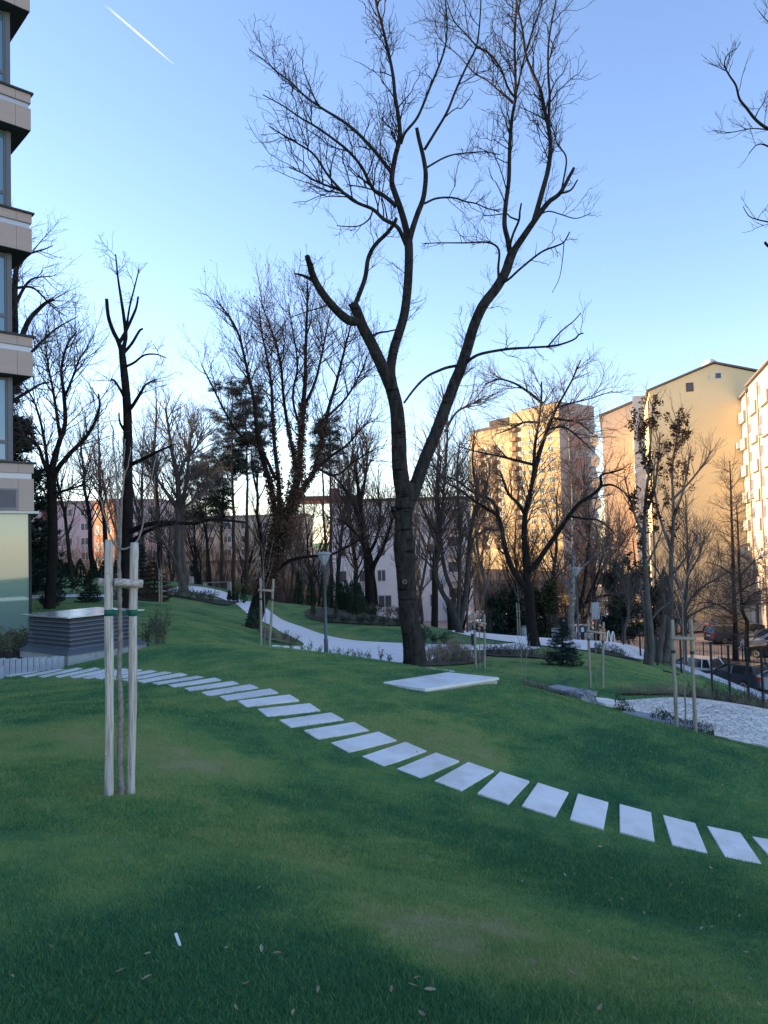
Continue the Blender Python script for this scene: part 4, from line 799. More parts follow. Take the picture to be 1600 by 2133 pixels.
# long pale and pink blocks far left
def far_block(name, label, px0, px1, ytop, Y, m, rows, cols, wh, ww, z00=-3, roof=None, stepw=None):
    a, c = at(px0, 1140, Y), at(px1, 1140, Y); zt = at((px0+px1)/2, ytop, Y)[2]; r = thing(name, label, 'building', (a[0], Y, z00)); M = frame((a[0], Y, 0), (1, 0, 0)); L = c[0]-a[0]
    b = MB(); b.box(0, L, 0, 14, z00-3, zt, M); b.build('wall', m, r); b = MB(); b.rbox(-.3, L+.3, -.3, 14.3, zt+.003, zt+.5, .04, M); b.build('roof', roof or MATS['roof_dark'], r)
    wl = []
    for i in range(rows):
        for j in range(cols): x = L*(j+.5)/cols; z = zt-2.6-i*2.9; wl.append((x-ww/2, x+ww/2, z, z+wh))
    facade(r, M, wl, M_wf, M_wgray); return r, M, L, zt
r, M, L, zt = far_block('pink_apartment_block', 'long pale pink apartment block with dark red stair strip, far left behind the trees', 20, 335, 1048, 150, stucco('pale_pink_stucco', (.58, .45, .45), .15), 4, 9, 1.5, 1.7, -3, mat('roof_grey', (.30, .27, .28), .8))
b = MB(); x = at(88, 1140, 150)[0]-at(20, 1140, 150)[0]; b.box(x, x+1.6, -.3, -.004, -5, zt-1, M); b.build('stair_strip', mat('brick_red', (.30, .10, .08), .9, noise=(.2, .07, .06), scale=2), r)
a = at(196, 1140, 132); ub = np.array([.75, -.66]); Lb = 7.0; OBk = thing('orange_building', 'narrow orange brick building catching sunlight, far left behind the dark straight trunk', 'building', (a[0], a[1], -3)); M = frame((a[0], a[1], 0), (ub[0], ub[1], 0)); zt = at(215, 1046, 128)[2]
b = MB(); b.box(0, Lb, 0, 3.5, -6, zt, M); b.build('wall', stucco('orange_brick', (.60, .26, .13), .3), OBk); b = MB(); b.rbox(-.3, Lb+.3, -.3, 3.8, zt+.003, zt+.5, .04, M); b.build('roof', mat('roof_rust', (.30, .12, .08), .8), OBk)
facade(OBk, M, [(x, x+1.1, zt-2.6-i*2.9, zt-1.1-i*2.9) for i in range(4) for x in (.7, 2.9, 5.1)], M_wf, M_wgray)
far_block('pale_apartment_block', 'low pale yellow apartment block glimpsed between the pines, far behind', 345, 640, 1078, 165, stucco('pale_yellow_stucco', (.62, .50, .36), .15), 3, 8, 1.5, 1.8, -5, MATS['roof_grey'])
# ------------------------------------------------------------------ parked cars
M_tyre = mat('tyre_rubber', (.02, .02, .02), .9); M_rim = mat('alloy_rim', (.42, .42, .43), .35, .8); M_cglass = glass('car_glass', (.02, .025, .03), .06, .9); M_tail = mat('tail_light_red', (.50, .02, .02), .25); M_head = mat('head_lamp', (.7, .7, .7), .15); M_plate = mat('number_plate', (.72, .72, .70), .5)
def paint(name, c): m = mat(name, c, .28, .15, spec=.6); m.node_tree.nodes['Principled BSDF'].inputs['Coat Weight'].default_value = .8; return m
def car(label, px, Y, heading, col, kind='hatch', group='parked cars', z=-7.47, L=4.3, H=1.48):
    """heading: direction the nose points, degrees in the ground plane (0 = +x)"""
    p = at(px, 1330, Y); r = thing('parked_car', label, 'car', (p[0], Y, z), group); a = math.radians(heading); M = Matrix.Translation((p[0], Y, z))@Matrix.Rotation(a, 4, 'Z')
    W = .89; wb = H*.56
    prof = {'hatch': [(-.5, .30), (-.5, .62), (-.485, .64), (-.40, .64), (.16, .63), (.30, .60), (.46, .50), (.5, .42), (.5, .2), (.47, .15), (-.47, .15)],
            'estate': [(-.5, .30), (-.5, .58), (-.49, .66), (-.42, .66), (.14, .63), (.30, .60), (.46, .50), (.5, .42), (.5, .2), (.47, .15), (-.47, .15)]}['hatch' if kind != 'estate' else 'estate']
    def loft(sections, m, name, par, smooth=False, bev=.035):
        bm = bmesh.new(); rows = []
        for (x, z, w) in sections: rows.append((bm.verts.new((x, -w, z)), bm.verts.new((x, w, z))))
        n = len(rows)
        bm.faces.new([q[0] for q in rows][::-1]); bm.faces.new([q[1] for q in rows])
        for i in range(n): j = (i+1) % n; bm.faces.new((rows[i][0], rows[i][1], rows[j][1], rows[j][0])[::-1])
        bmesh.ops.recalc_face_normals(bm, faces=bm.faces[:])
        if bev: bmesh.ops.bevel(bm, geom=bm.edges[:], offset=bev, segments=2, affect='EDGES', profile=.6, clamp_overlap=True)
        b = MB(); b.bm(bm, M); return b.build(name, m, par, smooth)
    sec = []
    for x, z in prof:
        w = W if .2 < z < .6 else W*.955
        if abs(x) > .47: w *= .93
        sec.append((x*L, z*H, w))
    body = loft(sec, col, 'body', r, False, .05)
    rear = -.485 if kind == 'estate' else (-.47 if kind == 'hatch' else -.38)
    gh = [(rear*L, .64*H, W*.90), (.17*L, .63*H, W*.92), (-.02*L, .955*H, W*.72), (-.10*L, .97*H, W*.70), ((rear+.10)*L, .965*H, W*.70), ((rear+.055)*L, .94*H, W*.72)]
    if kind == 'saloon': gh = [(rear*L, .64*H, W*.88), (.16*L, .63*H, W*.92), (-.01*L, .95*H, W*.72), (-.10*L, .97*H, W*.70), ((rear+.17)*L, .955*H, W*.70)]
    loft(gh, M_cglass, 'windows', r, False, .02)
    b = MB(); x0, x1 = (rear+(.07 if kind != 'saloon' else .17))*L, -.01*L
    b.rbox(x0, x1, -W*.69, W*.69, H*.95, H*.99, .018, M); b.build('roof', col, r)
    for s in (-1, 1):
        f = lambda x, z, w: (M@Vector((x, s*w, z)))[:]
        pl = [([f(.165*L, .63*H, W*.915), f(-.015*L, .96*H, W*.72)], [.035, .03])]
        pl.append(([f(-.12*L, .63*H, W*.915), f(-.12*L, .965*H, W*.715)], [.035, .03]))
        pl.append(([f(rear*L+.02, .63*H, W*.90), f((rear+.06)*L, .95*H, W*.72)], [.06, .05]))
        if kind != 'saloon': pl.append(([f(-.34*L, .63*H, W*.91), f(-.33*L, .965*H, W*.71)], [.04, .04]))
        for q_, w_ in pl: b = MB(); b.tube(q_, w_, 6); b.build('pillar', col, r)
    for sx_ in (-.30, .31):
        for s in (-1, 1):
            T = M@Matrix.Translation((sx_*L, s*(W-.10), .315))@Matrix.Rotation(math.pi/2*-s, 4, 'X'); b = MB(); b.lathe([(.20, -.09), (.30, -.10), (.315, -.06), (.315, .06), (.30, .105), (.20, .10)], 20, T); tw = b.build('wheel', M_tyre, r, True)
            b = MB(); b.lathe([(.205, .06), (.21, .107), (.17, .112), (.05, .09), (.04, .11), (.0, .11)][:-1], 14, T); b.build('rim', M_rim, tw)
    for s in (-1, 1):
        b = MB(); y0, y1 = sorted((s*W*.60, s*W*.91)); b.rbox(-.508*L, -.47*L, y0, y1, .47*H, .60*H, .02, M); b.build('tail_light', M_tail, r)
        b = MB(); y0, y1 = sorted((s*W*.55, s*W*.89)); b.rbox(.44*L, .492*L, y0, y1, .40*H, .48*H, .02, M); b.build('headlight', M_head, r)
        b = MB(); y0, y1 = sorted((s*W*.96, s*(W+.13))); b.rbox(.09*L, .13*L, y0, y1, .62*H, .69*H, .02, M); b.build('side_mirror', col, r)
    b = MB(); b.rbox(-.512*L, -.49*L, -.26, .26, .42*H, .49*H, .005, M); b.build('number_plate', M_plate, r)
    b = MB(); b.rbox(-.507*L, -.48*L, -W*.85, W*.85, .15*H, .27*H, .03, M); b.rbox(.47*L, .507*L, -W*.85, W*.85, .15*H, .25*H, .03, M); b.build('bumper', mat('bumper_dark', (.05, .05, .055), .6), r)
    return r
PW, PBk, PBl, PGr, PSi, PRd, PCr = paint('paint_white', (.74, .75, .77)), paint('paint_black', (.015, .016, .02)), paint('paint_navy', (.03, .045, .075)), paint('paint_grey', (.16, .18, .21)), paint('paint_silver', (.48, .49, .50)), paint('paint_red', (.28, .02, .03)), paint('paint_cream', (.58, .52, .42))
car('white hatchback parked below the fence with its red tail lights towards the lawn', 1426, 48.5, 128, PW, 'estate', H=1.56, L=4.5)
car('dark blue hatchback parked below the fence beside the white one', 1518, 46.0, 125, PBl, 'hatch', H=1.5)
car('white car roof showing at the right edge behind the last fence posts', 1612, 44, 125, PW, 'hatch')
car('pale blue grey car half hidden behind the round path edge by the grey trunks', 1322, 51, 120, paint('paint_paleblue', (.45, .52, .58)), 'hatch', H=1.5)
car('dark navy estate car parked side on with a bright alloy wheel by the far verge', 1530, 64, 6, PBl, 'estate', L=4.6, H=1.5)
car('black high boxy car parked just behind the navy estate', 1535, 68.5, 8, PBk, 'estate', L=4.6, H=1.85)
car('grey hatchback nose in at the right edge, third from the front', 1592, 61.5, 150, PGr, 'hatch')
car('white hatchback nose in at the right edge, second from the front', 1606, 59, 150, PW, 'hatch')
car('black hatchback nose in at the right edge, frontmost of its row', 1618, 56, 150, PBk, 'hatch')
car('dark red car partly hidden behind the grey trunk cluster', 1392, 72, 170, PRd, 'hatch')
car('silver car standing alone right of the dark red one', 1434, 71, 20, PSi, 'saloon')
car('dark car under the dark evergreen left of the red one', 1340, 70, 175, PBk, 'saloon')
car('white saloon parked facing right under the dark evergreens', 1283, 76, 15, PW, 'saloon')
car('white saloon with bright red tail lights just behind the round path', 1207, 62, 95, PW, 'saloon', z=-6.8)
car('silver hatchback behind the birch trunk on the sandy street', 1165, 84, 60, PSi, 'hatch')
car('cream car parked far along the sandy street beyond the birch', 1188, 100, 20, PCr, 'hatch')
car('dark green car half hidden left of the dark forked trunk', 1050, 66, 5, paint('paint_green', (.03, .05, .045)), 'saloon', z=-6.6)
car('pale pink tinted car behind the stakes left of the dark forked trunk', 1022, 70, 170, paint('paint_rose', (.55, .44, .42)), 'hatch', z=-6.6)
car('grey car to the right of the dark forked trunk, beyond the bins', 1132, 68, 178, PGr, 'saloon', z=-6.6)
car('white van-like car beyond the street near the notice board', 1250, 88, 90, PW, 'estate', H=1.9)
# ------------------------------------------------------------------ trees
def bark(name, a, b_, sc=6, st=(1, 1, .35), bump=.7):
    return mat(name, a, .95, noise=b_, scale=sc, stretch=st, bump=bump, bscale=sc*2.2, detail=8, spec=.15)
M_bark = bark('dark_bark', (.042, .036, .033), (.016, .014, .013)); M_barkb = bark('black_bark', (.024, .021, .020), (.010, .009, .008)); M_barkg = bark('grey_bark', (.15, .135, .12), (.06, .052, .047)); M_twig = mat('twig_brown', (.045, .033, .028), .9, spec=.1); M_twigp = mat('twig_purple', (.115, .088, .080), .9, spec=.1); M_twigg = mat('twig_grey', (.12, .10, .09), .9, spec=.1)
M_birch = bark('birch_bark', (.42, .41, .39), (.05, .045, .04), 5, (1, 1, 1.6), .4)
# big trunk: ridged bark with dark horizontal scars
M_big = bpy.data.materials.new('scarred_bark'); M_big.use_nodes = True; nt = M_big.node_tree; b = nt.nodes['Principled BSDF']; b.inputs['Roughness'].default_value = .95; b.inputs['Specular IOR Level'].default_value = .12
tc = nt.nodes.new('ShaderNodeTexCoord')
def nz(scale, st, det=8):
    mp = nt.nodes.new('ShaderNodeMapping'); mp.inputs['Scale'].default_value = st; nt.links.new(tc.outputs['Object'], mp.inputs[0]); n = nt.nodes.new('ShaderNodeTexNoise'); n.inputs['Scale'].default_value = scale; n.inputs['Detail'].default_value = det; n.inputs['Roughness'].default_value = .7; nt.links.new(mp.outputs[0], n.inputs['Vector']); return n
n1 = nz(9, (1, 1, .3)); n2 = nz(3.0, (.32, .32, 2.6), 3)
c1 = nt.nodes.new('ShaderNodeValToRGB'); c1.color_ramp.elements[0].position = .35; c1.color_ramp.elements[1].position = .68; c1.color_ramp.elements[0].color = (.014, .013, .012, 1); c1.color_ramp.elements[1].color = (.058, .052, .047, 1)
c2 = nt.nodes.new('ShaderNodeValToRGB'); c2.color_ramp.elements[0].position = .58; c2.color_ramp.elements[1].position = .66; c2.color_ramp.elements[0].color = (1, 1, 1, 1); c2.color_ramp.elements[1].color = (.22, .2, .2, 1)
mx = nt.nodes.new('ShaderNodeMix'); mx.data_type = 'RGBA'; mx.blend_type = 'MULTIPLY'; mx.inputs[0].default_value = 1; nt.links.new(n1.outputs['Fac'], c1.inputs[0]); nt.links.new(n2.outputs['Fac'], c2.inputs[0]); nt.links.new(c1.outputs[0], mx.inputs[6]); nt.links.new(c2.outputs[0], mx.inputs[7]); nt.links.new(mx.outputs[2], b.inputs['Base Color'])
bp = nt.nodes.new('ShaderNodeBump'); bp.inputs['Strength'].default_value = .9; bp.inputs['Distance'].default_value = .03; nt.links.new(n1.outputs['Fac'], bp.inputs['Height']); nt.links.new(bp.outputs[0], b.inputs['Normal'])

def resamp(P, R, n=24):
    d = np.r_[0, np.cumsum(np.linalg.norm(np.diff(P, axis=0), axis=1))]; t = np.linspace(0, d[-1], n)
    return np.stack([np.interp(t, d, P[:, k]) for k in range(3)], 1), np.interp(t, d, R)
def spawn(P, R, M, tr, ang, length, lscale=.5, up=.25, n=5, wig=.06, rf=.6, rcap=.03, rtip=.003, curl=.15, rng=RNG, down=0.0):
    """M children on parents P (N,n,3): arrays of children"""
    N, k, _ = P.shape; seg = np.linalg.norm(np.diff(P, axis=1), axis=2).sum(1); w = seg/seg.sum()
    i = rng.choice(N, M, p=w); t = rng.uniform(tr[0], tr[1], M); f = t*(k-1); j = np.minimum(f.astype(int), k-2); fr = (f-j)[:, None]
    p = P[i, j]*(1-fr)+P[i, j+1]*fr; T = P[i, j+1]-P[i, j]; T /= np.linalg.norm(T, axis=1, keepdims=True)+1e-9
    r = (R[i, j]*(1-fr[:, 0])+R[i, j+1]*fr[:, 0])
    q = rng.normal(size=(M, 3)); q -= T*(q*T).sum(1, keepdims=True); q /= np.linalg.norm(q, axis=1, keepdims=True)+1e-9
    a = np.radians(rng.uniform(ang[0], ang[1], M))[:, None]; D = T*np.cos(a)+q*np.sin(a); D[:, 2] += up; D /= np.linalg.norm(D, axis=1, keepdims=True)
    L = rng.uniform(length[0], length[1], M)*(1-lscale*t); s = np.linspace(0, 1, n)[None, :, None]
    Pc = p[:, None]+D[:, None]*(L[:, None, None]*s); Pc[:, :, 2] += (curl-down)*L[:, None]*s[..., 0]**2
    nzv = rng.normal(size=(M, n, 3))*wig*L[:, None, None]*s; nzv[:, 0] = 0; Pc = Pc+np.cumsum(nzv, 1)*.6
    r0 = np.minimum(r*rf, rcap)[:, None]; sr = s[..., 0]; Rc = r0*(1-sr)+np.minimum(rtip, r0)*sr
    return Pc, Rc
class Tree:
    def __init__(s): s.limbs = []; s.tw = []; s.par = None
    def limb(s, pts, Y, r0, r1, dy=0.0, px=True, n=5, jit=.0, parent=None):
        """pts in the photograph's directions; radii in the photograph's half widths (px) scaled by distance"""
        m = len(pts); Y0 = Y
        if parent is not None:
            Q, _ = s.limbs[parent]; a = at(*pts[0], Y); k = np.argmin(np.linalg.norm((Q/Q[:, 1:2]*Y-a)[:, [0, 2]], axis=1)+0*Q[:, 1]); Y0 = Q[k, 1]
        P = np.array([at(p[0], p[1], Y0+dy*(i/(m-1))) for i, p in enumerate(pts)]); P = catmull(P, n)
        if jit: P[1:-1] += RNG.normal(0, jit, P[1:-1].shape)
        t = np.linspace(0, 1, len(P)); R = (r0*(1-t)+r1*t)*Y/F; s.limbs.append((P, R)); return len(s.limbs)-1
    def raw_limb(s, P, R): s.limbs.append((np.asarray(P, float), np.asarray(R, float))); return len(s.limbs)-1
    def parents(s, idx=None):
        L = [resamp(*s.limbs[i]) for i in (idx if idx is not None else range(len(s.limbs)))]
        return np.stack([l[0] for l in L]), np.stack([l[1] for l in L])
    def grow(s, levels, idx=None):
        """levels: (number, t range, angle, length, kwargs)"""
        P, R = s.parents(idx)
        for (M, tr, ang, ln, kw) in levels:
            P, R = spawn(P, R, M, tr, ang, ln, **kw); s.tw.append((P, R))
        return P, R
    def build(s, name, label, cat='tree', group=None, m=None, mt=None, sides=10, foot_=None, flare=0.0, rough=.0, under=.5):
        base = s.limbs[0][0][0].copy()
        if foot_ is not None: base = np.array(foot_)
        r = thing(name, label, cat, base, group)
        P0, R0 = s.limbs[0]; P0 = np.vstack([P0[0]+(P0[0]-P0[1])*0+np.array([0, 0, -under]), P0]); R0 = np.r_[R0[0]*1.05, R0]
        if flare: R0 = R0*(1+flare*np.exp(-np.abs(P0[:, 2]-P0[1, 2])/.35))
        s.limbs[0] = (P0, R0); b = MB()
        for i, (P, R) in enumerate(s.limbs):
            sd = sides if R[0] > .05 else (7 if R[0] > .02 else 5)
            n = max(4, int(len(P)*(1 if R[0] < .05 else 1.5)))
            P, R = resamp(P, R, n)
            if rough: R = R*(1+rough*RNG.normal(size=len(R)))
            b.tube(P, R, sd)
        b.build('trunk', m or M_bark, r, True)
        if s.tw:
            V = []; Fq = []; k = 0
            for P, R in s.tw:
                v, f = tube_arrays(P, R, 3 if R.max() < .02 else 4); V.append(v); Fq.append(f+k); k += len(v)
            raw('crown', np.concatenate(V), np.concatenate(Fq), mt or M_twig, r, False)
        return r
def add_leaves(root, Cn, size, m, name='leaves', **kw):
    v, f = leaf_arrays(Cn, size, RNG, **kw); return raw(name, v, f, m, root)
def px_(L): return [(a, b) for a, b in L]
# ---- the big tree
T = Tree(); Y = 22.0
tr = [(866,1392,22),(863,1360,21),(858,1320,20.5),(852,1280,20),(848,1230,20),(845,1190,19.8),(843,1160,21.5),(842,1135,23),(841,1105,19.5),(842,1075,18),(843,1050,20.5),(845,1028,21),(847,1005,17)]
P = catmull(np.array([at(a, b_, Y) for a, b_, _ in tr]), 6); R = np.interp(np.linspace(0, 1, len(P)), np.linspace(0, 1, len(tr)), [q[2] for q in tr])*Y/F
T.raw_limb(P, R)
A0 = T.limb([(843,1040),(836,1000),(832,960),(831,920),(829,880),(826,850),(818,815),(806,785),(790,750),(772,712),(756,682),(744,650),(734,630)], Y, 17.5, 9.5, -1.0, parent=0)
T.limb([(746,668),(728,668),(705,650),(680,622),(660,592),(650,568),(645,550),(640,534)], Y, 9.8, 5.0, -1.6, parent=A0)
T.limb([(655,585),(640,578),(628,573),(614,570)], Y, 4.0, 1.6, -.4, parent=2)
B0 = T.limb([(738,640),(760,581),(767,539),(781,511),(805,487),(819,469),(826,455)], Y, 4.8, 3.2, -1.0, parent=A0)
Cn0 = T.limb([(822,820),(814,775),(820,730),(829,700),(842,656),(849,600),(852,539),(851,501)], Y, 10, 9, .6, parent=A0)
CA = T.limb([(851,505),(844,469),(833,431),(823,403),(816,375),(823,328),(833,286),(830,244),(823,201),(819,159),(809,108),(793,42),(784,10),(778,-40),(770,-110)], Y, 7.5, 1.6, 1.5, parent=Cn0)
CB = T.limb([(853,500),(859,478),(870,445),(882,412),(887,366),(882,328),(873,291),(868,266)], Y, 6.5, 3.6, -.8, parent=Cn0)
CBs = T.limb([(884,312),(903,281),(931,234),(950,187),(973,136),(992,98),(999,51),(1002,-10),(1000,-70)], Y, 3.0, 1.0, -2.0, parent=CB)
CAs = T.limb([(835,300),(844,276),(870,244),(894,187),(917,131),(929,89),(931,37),(925,-20),(920,-80)], Y, 3.4, 1.0, -1.4, parent=CA)
L1 = T.limb([(826,429),(800,408),(781,398),(767,375),(753,347),(725,314),(687,284),(655,262),(627,246),(589,220),(547,197)], Y, 4.6, .9, -2.4, parent=CA)
L2 = T.limb([(816,360),(795,333),(772,305),(734,267),(701,244),(673,227),(636,201),(608,173),(584,155),(551,126),(519,103)], Y, 4.4, .8, 1.8, parent=CA)
L3 = T.limb([(846,510),(828,473),(800,457),(777,436),(748,424),(725,410),(687,370),(655,323),(622,300),(589,281),(560,262)], Y, 4.6, .9, -3.0, parent=Cn0)
L4 = T.limb([(748,424),(711,398),(664,380),(631,361),(603,349)], Y, 2.8, 1.0, -1.2, parent=L3)
L5 = T.limb([(823,432),(800,405),(775,395),(745,388),(723,385)], Y, 2.4, 1.2, 2.4, parent=CA)
L6 = T.limb([(777,436),(770,455),(750,470),(725,472),(702,470)], Y, 1.8, .9, -.9, parent=L3)
RB = T.limb([(850,1050),(862,1025),(875,985),(890,945),(905,910),(920,870),(935,830),(948,795),(959,769),(973,727),(987,680),(1006,637),(1034,600),(1053,567),(1062,540),(1069,522)], Y, 14, 10, 1.4, parent=0)
RD = T.limb([(1067,527),(1091,492),(1114,459),(1142,422),(1166,403),(1187,366),(1196,349)], Y, 8.0, 2.6, -1.0, parent=RB)
RD2 = T.limb([(1166,403),(1189,396),(1203,375)], Y, 2.6, 1.6, .3, parent=RD)
RE = T.limb([(1112,462),(1130,398),(1142,352),(1147,305),(1142,262),(1133,225),(1126,187),(1109,150),(1095,112),(1088,60),(1075,0),(1060,-80)], Y, 6.0, 1.6, 1.0, parent=RD)
RE2 = T.limb([(1142,262),(1145,200),(1142,155),(1142,98),(1149,47),(1158,0),(1165,-60)], Y, 3.4, 1.2, -1.0, parent=RE)
RF = T.limb([(1064,535),(1058,500),(1051,469),(1053,431),(1060,375),(1062,305),(1067,244),(1074,201),(1073,141),(1072,94),(1074,47),(1076,0),(1078,-80)], Y, 6.2, 1.6, 2.0, parent=RB)
RG = T.limb([(1074,205),(1058,183),(1044,145),(1020,112),(994,96),(969,70),(945,42),(930,0),(915,-50)], Y, 3.0, .9, -1.6, parent=RF)
RG2 = T.limb([(1068,215),(1040,190),(1015,168),(985,150),(960,120),(920,85),(905,60)], Y, 2.4, .8, 1.5, parent=RF)
RG3 = T.limb([(1074,201),(1085,150),(1098,100),(1112,55),(1128,10),(1135,-50)], Y, 2.6, .9, -1.2, parent=RF)
RI = T.limb([(970,757),(985,745),(1006,736),(1058,727),(1105,724),(1156,720),(1194,708),(1206,697),(1215,694)], Y, 3.6, 1.2, -2.2, parent=RB)
RI2 = T.limb([(1142,721),(1170,689),(1194,670),(1210,652)], Y, 1.7, .9, -.8, parent=RI)
RJ = T.limb([(1046,590),(1062,580),(1086,558),(1128,525),(1160,512),(1175,504),(1187,483)], Y, 3.0, 1.2, -2.2, parent=RB)
RJ2 = T.limb([(1175,504),(1172,540),(1165,580),(1150,610)], Y, 1.0, .6, -.3, parent=RJ)
RK = T.limb([(1040,595),(1038,560),(1039,520),(1016,505),(969,506),(912,506),(880,508)], Y, 3.2, 1.0, 1.5, parent=RB)
RM = T.limb([(950,762),(930,766),(912,773),(893,782),(875,797),(857,818),(842,839)], Y, 3.4, 2.2, -1.2, parent=RB)
RN = T.limb([(1060,522),(1068,490),(1081,459),(1083,440),(1086,424)], Y, 3.0, 1.8, -1.2, parent=RB)
RN2 = T.limb([(1081,459),(1063,452),(1055,445),(1030,448),(1005,450)], Y, 2.2, .8, -.6, parent=RN)
RO = T.limb([(884,424),(910,413),(945,412),(970,420),(992,424),(1015,434),(1040,440)], Y, 2.4, 1.0, .6, parent=CB)
RP = T.limb([(889,349),(922,330),(945,322),(969,319),(1011,316),(1040,322)], Y, 2.2, .9, 1.2, parent=CB)
RQ = T.limb([(772,702),(790,693),(805,691),(823,687)], Y, 2.6, 1.4, -.8, parent=A0)
RR = T.limb([(690,632),(670,640),(640,649),(605,661)], Y, 1.8, .8, -1.0, parent=2)
RS = T.limb([(838,1095),(826,1075),(818,1058)], Y, 7, 5, -.5, parent=0)
RT = T.limb([(852,1010),(868,985),(880,960)], Y, 3, 1.5, .8, parent=0)
RU = T.limb([(1120,450),(1142,440),(1170,447),(1200,455),(1232,444)], Y, 1.8, .8, -.8, parent=RD)
RV = T.limb([(1170,395),(1180,330),(1160,300),(1150,265),(1120,240),(1085,225)], Y, 2.0, .8, -.9, parent=RD)
RW = T.limb([(830,700),(845,640),(870,600),(905,560),(940,520)], Y, .001, .001, 0, parent=A0); T.limbs.pop()
up_idx = [CA, CBs, CAs, L1, L2, L3, L4, L5, RE, RE2, RF, RG, RG2, RG3]
low_idx = [2, B0, Cn0, RB, RD, RI, RJ, RK, RN2, RO, RP, RU, RV, L6, A0]
T.grow([(230, (.15, 1), (25, 68), (.9, 2.7), dict(up=.34, rcap=.021, curl=.14, wig=.10, n=9, rtip=.007)), (1150, (.12, 1), (28, 75), (.4, 1.25), dict(up=.16, rcap=.011, wig=.16, n=6, rtip=.0058, curl=.22)), (2600, (.15, 1), (30, 80), (.14, .5), dict(up=.12, rcap=.0072, wig=.18, n=5, rtip=.0048, curl=.3))], up_idx)
T.grow([(170, (.3, 1), (35, 80), (.4, 1.6), dict(up=.2, rcap=.013, curl=.12, wig=.13, n=8, rtip=.005)), (700, (.2, 1), (25, 65), (.2, .7), dict(up=.2, rcap=.0075, wig=.13, n=5, rtip=.0042, curl=.25)), (900, (.3, 1), (25, 65), (.1, .3), dict(up=.2, rcap=.0045, wig=.1, n=4, rtip=.003, curl=.25))], low_idx)
big = T.build('bare_tree', 'tallest bare tree in the centre with a thick scarred trunk forking into two great limbs', m=M_big, mt=mat('big_twig', (.032, .024, .022), .9, spec=.1), sides=18, flare=.32, rough=.012)
b = MB(); c = at(843, 1212, 21.68); b.lathe([(.05, 0), (.075, .015), (.06, .05), (.03, .03), (.028, .0)], 12, Matrix.Translation(tuple(c))@Matrix.Rotation(math.pi/2, 4, 'X')); b.build('knot_scar', mat('scar_wood', (.16, .14, .11), .9), big, True)
# ---- helper for a generic bare tree from traced limbs
def bare(label, Y, limbs, levels, m=None, mt=None, group=None, name='bare_tree', sides=9, jit=.0, foot_px=None, leaf=None):
    T = Tree()
    for k, q in enumerate(limbs):
        pts, r0, r1 = q[:3]; dy = q[3] if len(q) > 3 else RNG.uniform(-1.5, 1.5); par = q[4] if len(q) > 4 else (0 if k else None)
        T.limb(pts, Y, r0, r1, dy if k else q[3] if len(q) > 3 else 0, parent=par, jit=jit)
    g = hz(T.limbs[0][0][0][0], Y); T.limbs[0][0][0][2] = min(T.limbs[0][0][0][2], g)
    for lv, idx in levels: P, R = T.grow(lv, idx)
    r = T.build(name, label, m=m or M_bark, mt=mt or M_twigp, sides=sides, group=group, flare=.15, rough=.02)
    if leaf:
        n, size, ml = leaf; i = RNG.integers(0, len(P), n); t = RNG.uniform(.3, 1, n); k = P.shape[1]-1; f = t*k; j = np.minimum(f.astype(int), k-1); fr = (f-j)[:, None]
        add_leaves(r, P[i, j]*(1-fr)+P[i, j+1]*fr+RNG.normal(0, .03, (n, 3)), size, ml)
    return r
def lv(n1, l1, n2, l2, n3=0, l3=None, r=(.03, .012, .006), up=.3, t0=.25, ang=(25, 60), tip=.004, down=0, wig=.07):
    o = [(n1, (t0, 1), ang, l1, dict(up=up, rcap=r[0], n=7, wig=wig, rtip=tip*1.6, down=down)), (n2, (.15, 1), (25, 60), l2, dict(up=up*.6, rcap=r[1], n=5, wig=wig, rtip=tip*1.2, down=down))]
    if n3: o.append((n3, (.2, 1), (25, 65), l3, dict(up=up*.4, rcap=r[2], n=4, wig=.1, rtip=tip, down=down)))
    return o
M_dryleaf = mat('dry_leaf', (.17, .09, .06), .85, noise=(.07, .035, .022), scale=3)
M_darkleaf = mat('dark_seed_cluster', (.055, .03, .02), .9, noise=(.03, .018, .012), scale=3)
# ivy clad many stemmed tree left of centre
Yi = 29.0
IV = [([(528,1312),(531,1290),(538,1262),(548,1230),(558,1200),(570,1165),(580,1120),(592,1085)], 15, 20, .5),
      ([(588,1095),(605,1050),(618,1005),(624,960),(628,900),(632,840),(636,790),(637,720),(640,640),(641,590)], 10, 1.4, 1.0, 0), ([(580,1110),(572,1060),(562,1005),(545,950),(535,890),(528,830),(515,770),(498,700),(478,660),(450,625)], 6.5, 1.1, -2.0, 0),
      ([(585,1100),(582,1050),(580,1000),(572,930),(568,860),(565,800),(555,740),(545,690),(540,640)], 6, 1.1, 2.0, 0), ([(600,1080),(630,1020),(655,980),(670,920),(682,860),(700,800),(715,740),(725,700),(735,660)], 6.5, 1.1, -1.0, 0),
      ([(620,1000),(610,940),(598,880),(590,820),(585,760),(570,700),(555,660),(540,620)], 4.5, 1.1, 2.5, 1), ([(655,980),(690,950),(725,925),(755,890),(775,870)], 3.8, 1, 1.5, 4), ([(632,850),(655,800),(668,750),(680,690),(690,640)], 3.8, 1, 2.0, 1), ([(575,1000),(545,940),(500,905),(470,860),(440,800),(420,760)], 3.8, 1, -2.5, 2),
      ([(560,1205),(600,1170),(640,1160),(690,1155),(720,1140),(770,1115)], 4.5, 1.1, -2.0, 0), ([(660,975),(700,990),(740,960),(790,930)], 3, .9, 1.0, 4), ([(628,900),(610,830),(620,760),(610,690),(600,630)], 3, .9, -1.5, 1), ([(680,870),(720,830),(750,780),(765,740)], 3, .9, 1.5, 4)]
